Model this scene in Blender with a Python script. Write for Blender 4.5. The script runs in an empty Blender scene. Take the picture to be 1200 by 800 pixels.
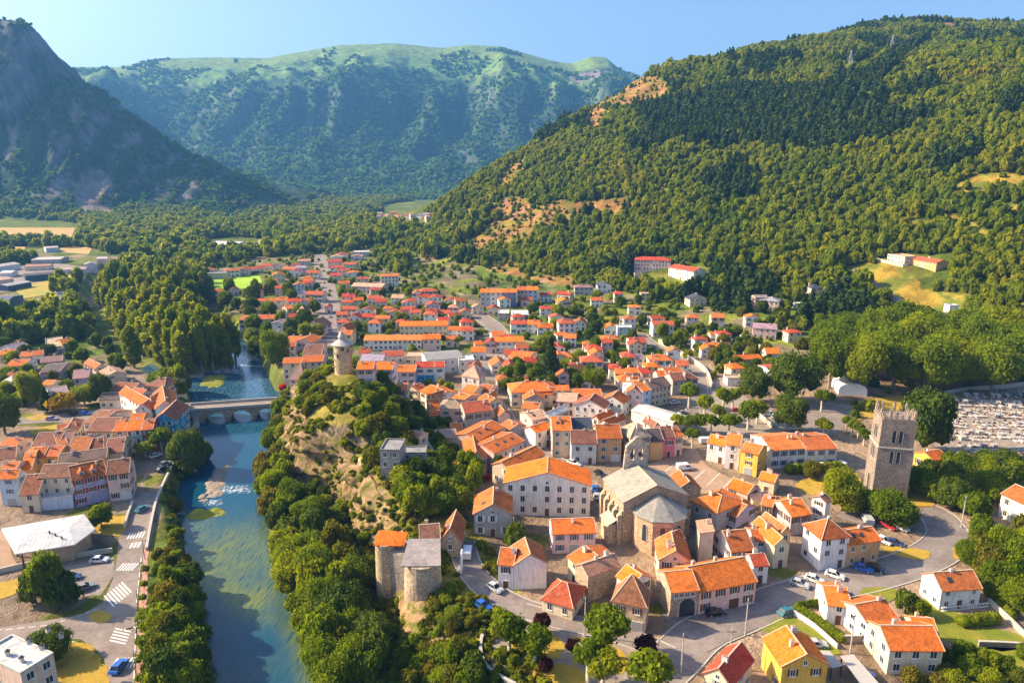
import bpy, bmesh, math, random
import numpy as np
from mathutils import Vector, Matrix
R = math.radians
scene = bpy.context.scene
COL = scene.collection
random.seed(7)

# ---------------------------------------------------------------- camera, sky, sun, exposure
CAM_H, PITCH, FPX = 90.0, 14.0, 800.0
cd = bpy.data.cameras.new('camera'); cam = bpy.data.objects.new('camera', cd); COL.objects.link(cam)
cam.location = (0, 0, CAM_H); cam.rotation_euler = (R(90 - PITCH), 0, 0)
cd.sensor_width = 36.0; cd.lens = 36.0 * FPX / 1200.0; cd.clip_start = 0.5; cd.clip_end = 30000
scene.camera = cam

SUN_EL, SUN_AZ = 32.0, -80.0          # azimuth from +Y towards +X: the sun stands to the left
world = bpy.data.worlds.new('World'); scene.world = world; world.use_nodes = True
wn = world.node_tree.nodes; wl = world.node_tree.links
sky = wn.new('ShaderNodeTexSky'); sky.sky_type = 'NISHITA'; sky.sun_disc = False
sky.sun_elevation = R(SUN_EL); sky.sun_rotation = R(SUN_AZ); sky.altitude = 500; sky.air_density = 1.0
sky.dust_density = 4.5; sky.ozone_density = 4.5
wl.new(sky.outputs[0], wn['Background'].inputs[0]); wn['Background'].inputs[1].default_value = 0.115
sd_ = bpy.data.lights.new('sun', 'SUN'); sun = bpy.data.objects.new('sun', sd_); COL.objects.link(sun)
sd_.energy = 5.0; sd_.angle = R(0.5); sd_.color = (1.0, 0.80, 0.52)
_s = Vector((math.sin(R(SUN_AZ)) * math.cos(R(SUN_EL)), math.cos(R(SUN_AZ)) * math.cos(R(SUN_EL)), math.sin(R(SUN_EL))))
sun.rotation_euler = _s.to_track_quat('Z', 'Y').to_euler()
vs = scene.view_settings; vs.view_transform = 'Standard'; vs.look = 'None'; vs.exposure = 1.22; vs.gamma = 1.0
cy = scene.cycles; cy.max_bounces = 5; cy.diffuse_bounces = 2; cy.glossy_bounces = 2; cy.transmission_bounces = 2
cy.transparent_max_bounces = 6; cy.volume_bounces = 0; cy.use_denoising = True; cy.caustics_reflective = False; cy.caustics_refractive = False
try: cy.denoiser = 'OPENIMAGEDENOISE'
except Exception: pass

# ---------------------------------------------------------------- small maths
CP, SP = math.cos(R(PITCH)), math.sin(R(PITCH))
def smooth(a, b, x):
    t = np.clip((np.asarray(x, float) - a) / (b - a), 0, 1); return t * t * (3 - 2 * t)
def _hash(ix, iy, s):
    n = (ix.astype(np.int64) * 374761393 + iy.astype(np.int64) * 668265263 + s * 974634777) & 0x7fffffff
    n = ((n ^ (n >> 13)) * 1274126177) & 0x7fffffff
    return ((n ^ (n >> 16)) & 0xffff) / 65535.0
def vnoise(x, y, s=0):
    x = np.asarray(x, float); y = np.asarray(y, float)
    ix = np.floor(x); iy = np.floor(y); fx = x - ix; fy = y - iy
    fx = fx * fx * fx * (fx * (fx * 6 - 15) + 10); fy = fy * fy * fy * (fy * (fy * 6 - 15) + 10)
    ix = ix.astype(np.int64); iy = iy.astype(np.int64)
    a = _hash(ix, iy, s); b = _hash(ix + 1, iy, s); c = _hash(ix, iy + 1, s); d = _hash(ix + 1, iy + 1, s)
    return (a + (b - a) * fx) * (1 - fy) + (c + (d - c) * fx) * fy
def fbm(x, y, s=0, o=5, g=0.5):
    v = 0.0; a = 1.0; t = 0.0
    for k in range(o):
        v = v + a * (vnoise(x * 2 ** k + 17.3 * k, y * 2 ** k - 9.1 * k, s + k) - 0.5); t += a; a *= g
    return v / t * 2
def ridged(x, y, s=0, o=4):
    v = 0.0; a = 1.0; t = 0.0
    for k in range(o):
        v = v + a * (1 - np.abs(2 * vnoise(x * 2 ** k + 5.7 * k, y * 2 ** k + 3.3 * k, s + k) - 1)); t += a; a *= .5
    return v / t
def ray(px, py):
    u = (px - 600.0) / FPX; v = (400.0 - py) / FPX
    return u, CP + v * SP, -SP + v * CP
def Pz(px, py, z):                      # the point where the sight line through a pixel meets the level z
    u, yy, zz = ray(px, py); d = (z - CAM_H) / zz
    return (u * d, yy * d, z)
def proj(X, Y, Z):
    dz = Z - CAM_H; d = Y * CP - dz * SP; v = (Y * SP + dz * CP)
    d = np.where(np.abs(d) < 1e-3, 1e-3, d)
    return 600 + FPX * X / d, 400 - FPX * v / d, d
def in_poly(x, y, poly):
    x = np.asarray(x, float); y = np.asarray(y, float); inside = np.zeros(np.broadcast(x, y).shape, bool)
    n = len(poly)
    for i in range(n):
        x1, y1 = poly[i][:2]; x2, y2 = poly[(i + 1) % n][:2]
        if y1 == y2: continue
        c = ((y1 > y) != (y2 > y)) & (x < (x2 - x1) * (y - y1) / (y2 - y1) + x1)
        inside ^= c
    return inside
def seg_dist(x, y, pts, closed):
    d = np.full(np.broadcast(x, y).shape, 1e9); n = len(pts)
    for i in range(n if closed else n - 1):
        ax, ay = pts[i][:2]; bx, by = pts[(i + 1) % n][:2]
        L = (bx - ax) ** 2 + (by - ay) ** 2 + 1e-9
        t = np.clip(((x - ax) * (bx - ax) + (y - ay) * (by - ay)) / L, 0, 1)
        d = np.minimum(d, np.hypot(x - ax - t * (bx - ax), y - ay - t * (by - ay)))
    return d

# ---------------------------------------------------------------- the lie of the land
WATER = -8.0
LB = [(250, 900), (240, 800), (238, 740), (232, 700), (222, 660), (214, 620), (207, 590), (214, 560), (224, 520), (228, 490), (225, 470), (218, 452), (205, 445)]
RB = [(262, 400), (296, 408), (303, 420), (314, 440), (327, 468), (325, 490), (315, 520), (300, 560), (303, 600), (314, 650), (330, 700), (345, 740), (362, 800), (380, 900)]
RIV = [Pz(a, b, WATER)[:2] for a, b in LB + [(240, 436), (276, 428), (272, 412)] + RB]
CH = [Pz(a, b, WATER)[:2] for a, b in [(215, 452), (190, 440), (152, 424), (135, 400), (118, 374), (108, 350), (120, 325), (150, 305)]]
CH2 = [Pz(a, b, WATER)[:2] for a, b in [(285, 412), (262, 398), (248, 380), (246, 360)]]
_r = sorted([Pz(a, b, WATER)[:2] for a, b in RB[2:]], key=lambda p: p[1])
XR_Y = np.array([p[1] for p in _r]); XR_X = np.array([p[0] for p in _r])
CR = sorted([(95, 0, 0), (106, -6, 0), (115, -9, 0.3), (132, -15, 1), (150, -23, 3.5), (172, -35, 7.5), (185, -41, 8.5), (192, -44, 9.5), (197, -46, 15.5), (201, -47.5, 17), (212, -52, 19), (230, -58, 21), (245, -63, 20.5), (258, -68, 12), (272, -74, 3), (290, -80, 0), (330, -90, 0)])
TBY = np.array([100, 160, 172, 184, 191, 198, 212, 230, 270.]); TBT = np.array([.74, .74, .74, .70, .66, .34, .30, .30, .32])
CRY = np.array([c[0] for c in CR], float); CRX = np.array([c[1] for c in CR], float); CRZ = np.array([c[2] for c in CR], float)
LM_X = np.array([-2600, -1700, -1330, -1230, -1185, -1152, -1125, -1100, -1076, -1032, -965, -905, -830, -757, -660, -580, -517, -450, -300.])
LM_Z = np.array([180, 300, 415, 428, 442, 440, 425, 380, 322, 307, 268, 214, 165, 117, 85, 46, 14, 0, 0.])
FM = [(-200, 90), (-60, 82), (61, 77), (135, 77), (189, 67), (253, 66), (310, 67), (337, 62), (398, 52), (464, 50), (501, 54), (520, 55), (548, 52), (589, 54), (636, 67), (652, 71), (670, 73), (682, 69), (693, 65), (710, 66), (726, 78), (760, 92), (850, 110), (1100, 120), (1500, 140)]
FMD = 3700.0
FM_X = np.array([ray(a, b)[0] * FMD for a, b in FM]); FM_Z = np.array([CAM_H + ray(a, b)[2] * FMD for a, b in FM]); FM_Y = FMD * 1.08
NX, NY = 0.816, 0.577
def mtn_st(X, Y):
    return (X + 121) * NX + (Y - 746) * NY, (X + 121) * NY - (Y - 746) * NX
PS = np.array([-1e4, 0, 60, 207, 355, 481, 756, 1012, 1400, 2500, 6000.]); PA = np.array([0, 0, 18, 112, 192, 250, 312, 367, 374, 330, 200.])
PB = np.array([0, 0, 8, 76, 165, 232, 312, 367, 374, 330, 200.])
def masses(X, Y):
    """separate height contributions of valley floor, right mountain, left mountain and far mountain"""
    s, t = mtn_st(X, Y)
    w = smooth(150, 420, t)
    m = np.interp(s, PS, PA) * (1 - w) + np.interp(s, PS, PB) * w
    rough = smooth(20, 260, s)
    m = m + rough * (16 * fbm(t / 190 + .4 * fbm(s / 200, t / 200, 41), s / 420, 3, 4) + 5 * fbm(X / 45, Y / 45, 9, 3) - 1)
    edge = np.clip((-95 + 18 * fbm(s / 70, t / 70, 12, 3) - t) / 400, 0, 1.4)
    m = m * (.965 - .135 * smooth(-20, 230, t))
    m = m * np.clip(1 - 1.15 * edge ** 0.8, 0, 1)
    # left mountain
    zr = np.maximum(np.interp(X, LM_X, LM_Z) - 7, 0); YR = 1735.0; YF = 1330.0
    tt = (Y - YF) / (YR - YF)
    tt = tt + .16 * fbm(X / 130, Y / 500, 21, 4) * smooth(0, .3, tt) * (1 - smooth(.85, 1, tt))
    f = np.interp(tt, [-1, 0, .22, .42, .55, .72, .86, 1, 1.6, 3.2], [0, 0, .13, .34, .60, .74, .93, 1, .62, 0])
    lm = f * zr + smooth(.05, .4, f) * (zr > 5) * (60 * (ridged(X / 75 + .35 * fbm(Y / 90, X / 90, 5), Y / 240, 31) - .6) + 20 * fbm(X / 28, Y / 28, 33, 3) + 16 * (ridged(X / 24 + .3 * fbm(Y / 30, X / 30, 6), Y / 60, 37, 3) - .55)) * np.clip(zr / 200, 0, 1) * (1 - .85 * smooth(.80, .97, tt) * (tt < 1.3))
    # far mountain
    zf = np.interp(X, FM_X, FM_Z); yf0 = 2330 + 120 * fbm(X / 500, X / 900, 50)
    tt = (Y - yf0) / (FM_Y - yf0)
    k = smooth(.02, .35, tt) * (1 - smooth(.62, .92, tt))
    tt = tt + k * (.27 * fbm(X / 420 + .35 * fbm(Y / 300, X / 300, 58), Y / 1500, 51, 4))
    f = np.interp(tt, [-1, 0, .12, .3, .46, .56, .66, .8, .9, 1, 1.5, 3], [0, 0, .035, .15, .33, .57, .70, .83, .93, 1, .9, .7])
    fm = f * zf + k * (160 * (ridged((X + .35 * Y) / 460, (Y - .3 * X) / 900, 61) - .62) + 22 * fbm(X / 90, Y / 90, 66, 3))
    return s, t, m, lm, np.maximum(fm, 0)
def rock_t(X, Y):
    xr = np.interp(Y, XR_Y, XR_X); xc = np.interp(Y, CRY, CRX); zc = np.interp(Y, CRY, CRZ)
    return xr, xc, zc, (X - xr) / np.maximum(xc - xr, 1)
def Hraw(X, Y):
    X = np.asarray(X, float); Y = np.asarray(Y, float)
    s, t, m, lm, fm = masses(X, Y)
    xr, xc, zc, tr = rock_t(X, Y)
    left = X < (xr - 5)
    base = np.where(left, -3.0 * (1 - smooth(330, 520, Y)), 0.0)
    hill = np.where(X > xc, zc * (1 - smooth(0, 34, X - xc)) ** 1.0, 0)
    tb = np.interp(Y, TBY, TBT)
    tq = np.where(tr < tb, .36 * tr / tb, np.where(tr < tb + .16, .36 + (tr - tb) * (.16 / .16), .52 + .48 * (tr - tb - .16) / (1 - tb - .16)))
    prof = np.interp(tq, [0, .12, .36, .42, .52, .62, .8, 1], [0, .05, .14, .18, .76, .84, .94, 1])
    bank = -7.0 + (zc + 7.0) * prof
    near = (Y > 60) & (Y < 300)
    g = np.where(near & (tr >= 0) & (tr < 1), bank, base + np.where(near, hill, 0))
    g = g + m + lm + fm
    # river bed and banks
    far = (Y > 700) | (X > 40)
    ins = in_poly(X, Y, RIV); d = seg_dist(X, Y, RIV, True)
    sd = np.where(ins, -d, d)
    dc = np.minimum(seg_dist(X, Y, CH, False) - 5.0, seg_dist(X, Y, CH2, False) - 9.0)
    sd = np.minimum(sd, dc)
    sd = np.where(far, 1e3, sd)
    k = smooth(-1.5, 4.5, sd)
    g = np.where(sd < 6, (-9.6) * (1 - k) + g * k, g)
    und = (smooth(60, 160, np.abs(sd)) * .0)
    return g + und
# a ready table of heights for the near ground (1 m) and the valley (5 m), read by bilinear interpolation
class _Tab:
    def __init__(s, x0, x1, y0, y1, st):
        s.x0, s.y0, s.st = x0, y0, st; gx = np.arange(x0, x1 + st, st); gy = np.arange(y0, y1 + st, st); s.nx, s.ny = len(gx), len(gy)
        A, B = np.meshgrid(gx, gy); s.z = Hraw(A, B)
    def inside(s, X, Y): return (X >= s.x0) & (X < s.x0 + (s.nx - 1) * s.st) & (Y >= s.y0) & (Y < s.y0 + (s.ny - 1) * s.st)
    def __call__(s, X, Y):
        fx = np.clip((X - s.x0) / s.st, 0, s.nx - 1.001); fy = np.clip((Y - s.y0) / s.st, 0, s.ny - 1.001); i = fx.astype(int); j = fy.astype(int); fx = fx - i; fy = fy - j
        return (s.z[j, i] * (1 - fx) + s.z[j, i + 1] * fx) * (1 - fy) + (s.z[j + 1, i] * (1 - fx) + s.z[j + 1, i + 1] * fx) * fy
T1 = _Tab(-210, 270, 92, 330, 1.0); T2 = _Tab(-1200, 1200, 320, 1700, 6.0)
def H(X, Y):
    X = np.asarray(X, float); Y = np.asarray(Y, float); a = T1.inside(X, Y); b = T2.inside(X, Y) & ~a; c = ~a & ~b
    z = np.where(a, T1(X, Y), T2(X, Y))
    if c.any(): z = z.copy(); z[c] = Hraw(X[c], Y[c])
    return z
def H1(x, y): return float(H(np.array([x]), np.array([y]))[0])
_DN = np.arange(95, 320, 1.5); _DF = np.geomspace(320, 1650, 260); _DX = np.geomspace(1600, 5200, 200)
def G(px, py, dz=0.0):                  # the point of the land seen through a pixel
    u, yy, zz = ray(px, py)
    for D in (_DN, _DF, _DX):
        X = u * D; Y = yy * D; Z = CAM_H + zz * D
        h = H(X, Y) + dz; hit = np.nonzero(Z <= h)[0]
        if len(hit): break
    if len(hit) == 0: d = D[-1]
    else:
        i = hit[0]
        if i == 0: d = D[0]
        else:
            a = Z[i - 1] - h[i - 1]; b = h[i] - Z[i]
            d = D[i - 1] + (D[i] - D[i - 1]) * a / max(a + b, 1e-9)
    return (u * d, yy * d, CAM_H + zz * d)
# ---------------------------------------------------------------- materials
def mat(name, base=None, rough=.85, spec=.25):
    m = bpy.data.materials.new(name); m.use_nodes = True
    n = m.node_tree.nodes; l = m.node_tree.links; b = n['Principled BSDF']
    b.inputs['Roughness'].default_value = rough; b.inputs['Specular IOR Level'].default_value = spec
    if base is not None: b.inputs['Base Color'].default_value = (*base, 1)
    return m, n, l, b
def nnoise(n, l, scale, detail=4, vec=None, rough=.55):
    t = n.new('ShaderNodeTexNoise'); t.inputs['Scale'].default_value = scale; t.inputs['Detail'].default_value = detail; t.inputs['Roughness'].default_value = rough
    if vec is not None: l.new(vec, t.inputs['Vector'])
    return t.outputs['Fac']
def nramp(n, l, fac, stops):
    r = n.new('ShaderNodeValToRGB'); e = r.color_ramp.elements
    while len(e) < len(stops): e.new(.5)
    for k, (p, c) in enumerate(stops):
        e[k].position = p; e[k].color = (*c, 1) if len(c) == 3 else c
    l.new(fac, r.inputs[0]); return r.outputs[0]
def nmix(n, l, fac, a, b, mode='MIX'):
    m = n.new('ShaderNodeMix'); m.data_type = 'RGBA'; m.blend_type = mode
    for sock, v in ((m.inputs[0], fac), (m.inputs[6], a), (m.inputs[7], b)):
        if hasattr(v, 'is_output') or hasattr(v, 'links'): l.new(v, sock)
        elif isinstance(v, (int, float)): sock.default_value = v
        else: sock.default_value = (*v, 1)
    return m.outputs[2]
def ncoord(n, which='Object'):
    return n.new('ShaderNodeTexCoord').outputs[which]
def nbump(n, l, b, h, strength=.4, dist=.1):
    u = n.new('ShaderNodeBump'); u.inputs['Strength'].default_value = strength; u.inputs['Distance'].default_value = dist
    l.new(h, u.inputs['Height']); l.new(u.outputs[0], b.inputs['Normal'])
def nmap(n, l, vec, scale=(1, 1, 1), rot=(0, 0, 0)):
    m = n.new('ShaderNodeMapping'); m.inputs['Scale'].default_value = scale; m.inputs['Rotation'].default_value = rot
    l.new(vec, m.inputs[0]); return m.outputs[0]
def G3(v): return (v, v, v)
M = {}
def mk_noise(name, c1, c2, scale, rough=.9, bump=0, c3=None, sc2=None):
    m, n, l, b = mat(name, None, rough)
    v = n.new('ShaderNodeNewGeometry').outputs['Position']
    f = nnoise(n, l, scale, 6, v, .6)
    st = [(.3, c1), (.7, c2)] if c3 is None else [(.25, c1), (.5, c2), (.75, c3)]
    c = nramp(n, l, f, st)
    f2 = nnoise(n, l, sc2 or scale * 7, 3, v)
    c = nmix(n, l, 1.0, c, nramp(n, l, f2, [(.2, G3(.78)), (.8, G3(1.18))]), 'MULTIPLY')
    l.new(c, b.inputs['Base Color'])
    if bump: nbump(n, l, b, f2, bump, .2)
    M[name] = m; return m
# land: the vertex colour says what covers the ground (grass, paving, rock, scree, soil); noise adds the grain
m, n, l, b = mat('land', None, .95, .1)
a = n.new('ShaderNodeAttribute'); a.attribute_name = 'cover'
v = n.new('ShaderNodeNewGeometry').outputs['Position']
f1 = nnoise(n, l, .06, 6, v, .65); f2 = nnoise(n, l, .7, 5, v, .7)
c = nmix(n, l, 1.0, a.outputs['Color'], nramp(n, l, f1, [(.25, G3(.7)), (.75, G3(1.3))]), 'MULTIPLY')
c = nmix(n, l, 1.0, c, nramp(n, l, f2, [(.25, G3(.72)), (.75, G3(1.28))]), 'MULTIPLY')
f3 = nnoise(n, l, .022, 7, nmap(n, l, v, (1.6, 1.6, .5)), .7)
c = nmix(n, l, 1.0, c, nramp(n, l, f3, [(.32, G3(.45)), (.5, G3(1.0)), (.68, G3(1.6))]), 'MULTIPLY')
l.new(c, b.inputs['Base Color']); bp = n.new('ShaderNodeBump'); bp.inputs['Strength'].default_value = .5; bp.inputs['Distance'].default_value = 10.0; l.new(f3, bp.inputs['Height'])
b2 = n.new('ShaderNodeBump'); b2.inputs['Strength'].default_value = .5; b2.inputs['Distance'].default_value = .6; l.new(f2, b2.inputs['Height']); l.new(bp.outputs[0], b2.inputs['Normal']); l.new(b2.outputs[0], b.inputs['Normal']); M['land'] = m
mk_noise('asphalt', (.17, .14, .13), (.31, .26, .235), .16, .9, .05)
mk_noise('road_pale', (.19, .155, .135), (.31, .25, .22), .14, .9, .05)
mk_noise('plaza', (.33, .21, .14), (.43, .29, .20), .12, .9, .05)
mk_noise('promenade', (.40, .21, .16), (.50, .28, .22), .2, .9, .05)
mk_noise('pavement', (.27, .22, .18), (.36, .30, .25), .25, .9, .05)
mk_noise('gravel', (.22, .17, .135), (.38, .31, .25), .5, .95, .3)
mk_noise('dry_lawn', (.15, .15, .015), (.46, .29, .04), .28, .95, .3, (.32, .23, .025), 3.0)
mk_noise('lawn', (.10, .16, .014), (.20, .21, .02), .25, .95, .3, (.30, .24, .03), 3.0)
mk_noise('green_field', (.26, .42, .02), (.34, .5, .03), .03, .95, .1)
mk_noise('wheat_field', (.42, .27, .09), (.52, .34, .12), .02, .95, .1)
mk_noise('rough_field', (.28, .26, .03), (.40, .30, .06), .03, .95, .1, (.20, .26, .03))
mk_noise('paint_white', (.72, .70, .66), (.82, .80, .76), 2.0, .7)
mk_noise('kerb_stone', (.42, .38, .34), (.52, .48, .43), .6, .9)
mk_noise('garden_wall', (.50, .42, .32), (.64, .55, .43), .5, .9, .1)
mk_noise('hedge', (.055, .105, .008), (.11, .17, .015), 1.5, .9, .8)
m, n, l, b = mat('haze', None)
n.remove(b); pv = n.new('ShaderNodeVolumePrincipled'); HAZE = m
pv.inputs['Color'].default_value = (.16, .46, 1.0, 1); pv.inputs['Density'].default_value = 1.1e-4; pv.inputs['Anisotropy'].default_value = 0.15
l.new(pv.outputs[0], n['Material Output'].inputs['Volume'])

# river water: clear blue-green, weed streaks on the shallow bed
m, n, l, b = mat('river_water', (.012, .06, .085), .14, .35)
v = n.new('ShaderNodeNewGeometry').outputs['Position']
w1 = nnoise(n, l, 1.0, 5, nmap(n, l, v, (2.2, .24, 1), (0, 0, R(-14))), .65)
a = n.new('ShaderNodeAttribute'); a.attribute_name = 'weed'
wf = nramp(n, l, w1, [(.34, G3(0)), (.50, G3(1))])
mm = n.new('ShaderNodeMath'); mm.operation = 'MULTIPLY'; l.new(wf, mm.inputs[0]); l.new(a.outputs['Fac'], mm.inputs[1])
big = nnoise(n, l, .06, 4, v)
deep = nmix(n, l, big, (.003, .045, .095), (.009, .08, .14))
weed = nmix(n, l, w1, (.05, .09, .02), (.23, .25, .045))
c = nmix(n, l, mm.outputs[0], deep, weed)
a2 = n.new('ShaderNodeAttribute'); a2.attribute_name = 'foam'
ff = nnoise(n, l, 1.3, 5, nmap(n, l, v, (1, .6, 1)), .7)
fr = nramp(n, l, ff, [(.47, G3(0)), (.6, G3(1))])
m2 = n.new('ShaderNodeMath'); m2.operation = 'MULTIPLY'; l.new(fr, m2.inputs[0]); l.new(a2.outputs['Fac'], m2.inputs[1])
c = nmix(n, l, m2.outputs[0], c, (.62, .66, .68))
l.new(c, b.inputs['Base Color'])
rp = nnoise(n, l, 1.6, 4, nmap(n, l, v, (1, .45, 1)), .6); nbump(n, l, b, rp, .16, .25)
M['river_water'] = m

def foliage(name, ca, cb, cc, tr=.35):
    m, n, l, b = mat(name, None, .8, .12)
    oi = n.new('ShaderNodeObjectInfo'); a = n.new('ShaderNodeAttribute'); a.attribute_name = 'tone'
    c = nramp(n, l, oi.outputs['Random'], [(0, ca), (.5, cb), (1, cc)])
    c = nmix(n, l, 1.0, c, nramp(n, l, a.outputs['Fac'], [(0, (.62, .66, .6)), (1, (1.45, 1.35, 1.2))]), 'MULTIPLY')
    if name in ('leaves_forest', 'leaves_far'):
        v = n.new('ShaderNodeNewGeometry').outputs['Position']
        c = nmix(n, l, 1.0, c, nramp(n, l, nnoise(n, l, .014, 5, v, .6), [(.30, (.62, .74, .9)), (.48, (1, 1, 1)), (.62, (1.1, 1.0, .8)), (.74, (1.25, .95, .8))]), 'MULTIPLY')
    l.new(c, b.inputs['Base Color'])
    t = n.new('ShaderNodeBsdfTranslucent'); l.new(nmix(n, l, 1.0, c, (1.3, 1.3, .4), 'MULTIPLY'), t.inputs[0])
    s = n.new('ShaderNodeMixShader'); s.inputs[0].default_value = tr + (.18 if name in ('leaves_forest', 'leaves_far', 'leaves_broad', 'leaves_poplar') else .08)
    l.new(b.outputs[0], s.inputs[1]); l.new(t.outputs[0], s.inputs[2]); l.new(s.outputs[0], n['Material Output'].inputs[0])
    M[name] = m; return m
foliage('leaves_broad', (.115, .172, .006), (.172, .230, .008), (.255, .288, .010))
foliage('leaves_forest', (.120, .170, .006), (.180, .228, .008), (.262, .282, .010))
foliage('leaves_dark', (.060, .098, .010), (.090, .132, .012), (.115, .150, .014), .2)
foliage('leaves_poplar', (.190, .235, .008), (.240, .275, .010), (.300, .310, .012))
foliage('leaves_conifer', (.030, .062, .014), (.046, .082, .016), (.066, .100, .016), .2)
foliage('leaves_far', (0.058, 0.140, 0.037), (0.093, 0.198, 0.046), (0.160, 0.244, 0.050), .2)
foliage('leaves_olive', (.115, .135, .012), (.150, .155, .014), (.175, .150, .016))
foliage('leaves_purple', (0.045, 0.014, 0.011), (0.069, 0.018, 0.014), (0.057, 0.020, 0.014), .2)
foliage('leaves_yellow', (0.343, 0.240, 0.007), (0.413, 0.270, 0.009), (0.481, 0.300, 0.014))
foliage('leaves_red', (0.458, 0.020, 0.014), (0.572, 0.030, 0.022), (0.515, 0.020, 0.036))
mk_noise('bark', (.16, .12, .085), (.30, .24, .18), 1.2, .95, .4)
mk_noise('bark_pale', (.42, .34, .25), (.58, .49, .38), 1.0, .95, .3)

# ---------------------------------------------------------------- mesh helpers
def tag(o, label=None, cat=None, group=None, kind=None):
    if label: o['label'] = label
    if cat: o['category'] = cat
    if group: o['group'] = group
    if kind: o['kind'] = kind
    return o
def link(o, parent=None):
    COL.objects.link(o)
    if parent is not None: o.parent = parent
    return o
def mesh_np(name, V, F, mats=(), mi=None, smooth_=False):
    me = bpy.data.meshes.new(name)
    if isinstance(F, np.ndarray):
        me.vertices.add(len(V)); me.vertices.foreach_set('co', np.asarray(V, np.float32).ravel())
        k = F.shape[1]; me.loops.add(F.size); me.loops.foreach_set('vertex_index', F.astype(np.int32).ravel())
        me.polygons.add(len(F)); me.polygons.foreach_set('loop_start', np.arange(0, F.size, k, dtype=np.int32))
    else: me.from_pydata([tuple(p) for p in V], [], F)
    for x in mats: me.materials.append(x)
    if mi is not None: me.polygons.foreach_set('material_index', np.asarray(mi, np.int32))
    if smooth_: me.polygons.foreach_set('use_smooth', np.ones(len(me.polygons), bool))
    me.update(calc_edges=True); me.validate(); return me
def obj(name, me, parent=None, loc=None, rz=None):
    o = bpy.data.objects.new(name, me); link(o, parent)
    if loc is not None: o.location = loc
    if rz is not None: o.rotation_euler = (0, 0, rz)
    return o
def empty(name, loc=(0, 0, 0), rz=0):
    o = bpy.data.objects.new(name, None); link(o); o.location = loc; o.rotation_euler = (0, 0, rz); o.empty_display_size = 1; return o
class MB:
    """collects quads and boxes into one mesh"""
    def __init__(s): s.v = []; s.f = []; s.m = []
    def face(s, pts, mi=0):
        k = len(s.v); s.v += [tuple(p) for p in pts]; s.f.append(tuple(range(k, k + len(pts)))); s.m.append(mi)
    def box(s, x0, x1, y0, y1, z0, z1, mi=0, bottom=True):
        k = len(s.v)
        s.v += [(x0, y0, z0), (x1, y0, z0), (x1, y1, z0), (x0, y1, z0), (x0, y0, z1), (x1, y0, z1), (x1, y1, z1), (x0, y1, z1)]
        fs = [(4, 5, 6, 7), (0, 1, 5, 4), (1, 2, 6, 5), (2, 3, 7, 6), (3, 0, 4, 7)] + ([(3, 2, 1, 0)] if bottom else [])
        s.f += [tuple(k + i for i in q) for q in fs]; s.m += [mi] * len(fs)
    def slab(s, quad, th, mi=0):
        """a sheet with thickness th hanging down from the given top polygon"""
        n = len(quad); k = len(s.v)
        s.v += [tuple(p) for p in quad] + [(p[0], p[1], p[2] - th) for p in quad]
        s.f.append(tuple(range(k, k + n))); s.f.append(tuple(range(k + 2 * n - 1, k + n - 1, -1))); s.m += [mi, mi]
        for i in range(n):
            j = (i + 1) % n; s.f.append((k + j, k + i, k + n + i, k + n + j)); s.m.append(mi)
    def cyl(s, cx, cy, z0, z1, r0, r1, n=10, mi=0, cap=True):
        k = len(s.v)
        for z, r in ((z0, r0), (z1, r1)):
            for i in range(n):
                a = 2 * math.pi * i / n; s.v.append((cx + r * math.cos(a), cy + r * math.sin(a), z))
        for i in range(n):
            j = (i + 1) % n; s.f.append((k + i, k + j, k + n + j, k + n + i)); s.m.append(mi)
        if cap: s.f.append(tuple(k + n + i for i in range(n))); s.m.append(mi)
    def tube(s, p, q, r0, r1, n=6, mi=0):
        p = Vector(p); q = Vector(q); d = (q - p).normalized(); a = d.orthogonal().normalized(); b = d.cross(a); k = len(s.v)
        for c, r in ((p, r0), (q, r1)):
            for i in range(n):
                t = 2 * math.pi * i / n; s.v.append(tuple(c + a * r * math.cos(t) + b * r * math.sin(t)))
        for i in range(n):
            j = (i + 1) % n; s.f.append((k + i, k + j, k + n + j, k + n + i)); s.m.append(mi)
        s.f.append(tuple(k + n + i for i in range(n))); s.m.append(mi)
    def mesh(s, name, mats, smooth_=False):
        me = bpy.data.meshes.new(name); me.from_pydata(s.v, [], s.f)
        for x in mats: me.materials.append(x)
        me.polygons.foreach_set('material_index', np.asarray(s.m, np.int32))
        if smooth_: me.polygons.foreach_set('use_smooth', np.ones(len(me.polygons), bool))
        me.update(); return me
    def build(s, name, mats, parent=None, **kw):
        return obj(name, s.mesh(name, mats if isinstance(mats, (list, tuple)) else [mats]), parent, **kw)

# ---------------------------------------------------------------- the ground sheet
def el(px, py, cx, cy, rx, ry, rot=0):
    c, s_ = math.cos(R(rot)), math.sin(R(rot)); x = (px - cx) * c + (py - cy) * s_; y = -(px - cx) * s_ + (py - cy) * c
    return (x / rx) ** 2 + (y / ry) ** 2 < 1
BARE = [(735, 107, 50, 22, 0), (705, 125, 9, 32, 25), (655, 248, 50, 12, -8), (600, 262, 34, 28, -30), (560, 290, 22, 14, -30), (720, 240, 26, 10, 0), (585, 325, 30, 18, -20), (640, 330, 35, 10, 0),
        (1010, 27, 28, 5, 0), (1110, 33, 22, 5, 0), (830, 66, 22, 5, 8), (505, 298, 14, 12, -30), (540, 262, 10, 22, 35), (600, 205, 9, 26, 40)]
YELLOW = [(1165, 212, 45, 10, -6), (1100, 351, 50, 12, 4), (1042, 324, 36, 18, 15), (1170, 405, 26, 9, 6), (1130, 260, 30, 6, 20), (1080, 262, 18, 6, 0), (1192, 250, 10, 12, 0), (930, 402, 25, 9, 5), (960, 420, 18, 10, 0)]
def near_road_zone(px, py): return el(px, py, 760, 570, 330, 130) | el(px, py, 560, 470, 160, 50)
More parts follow.
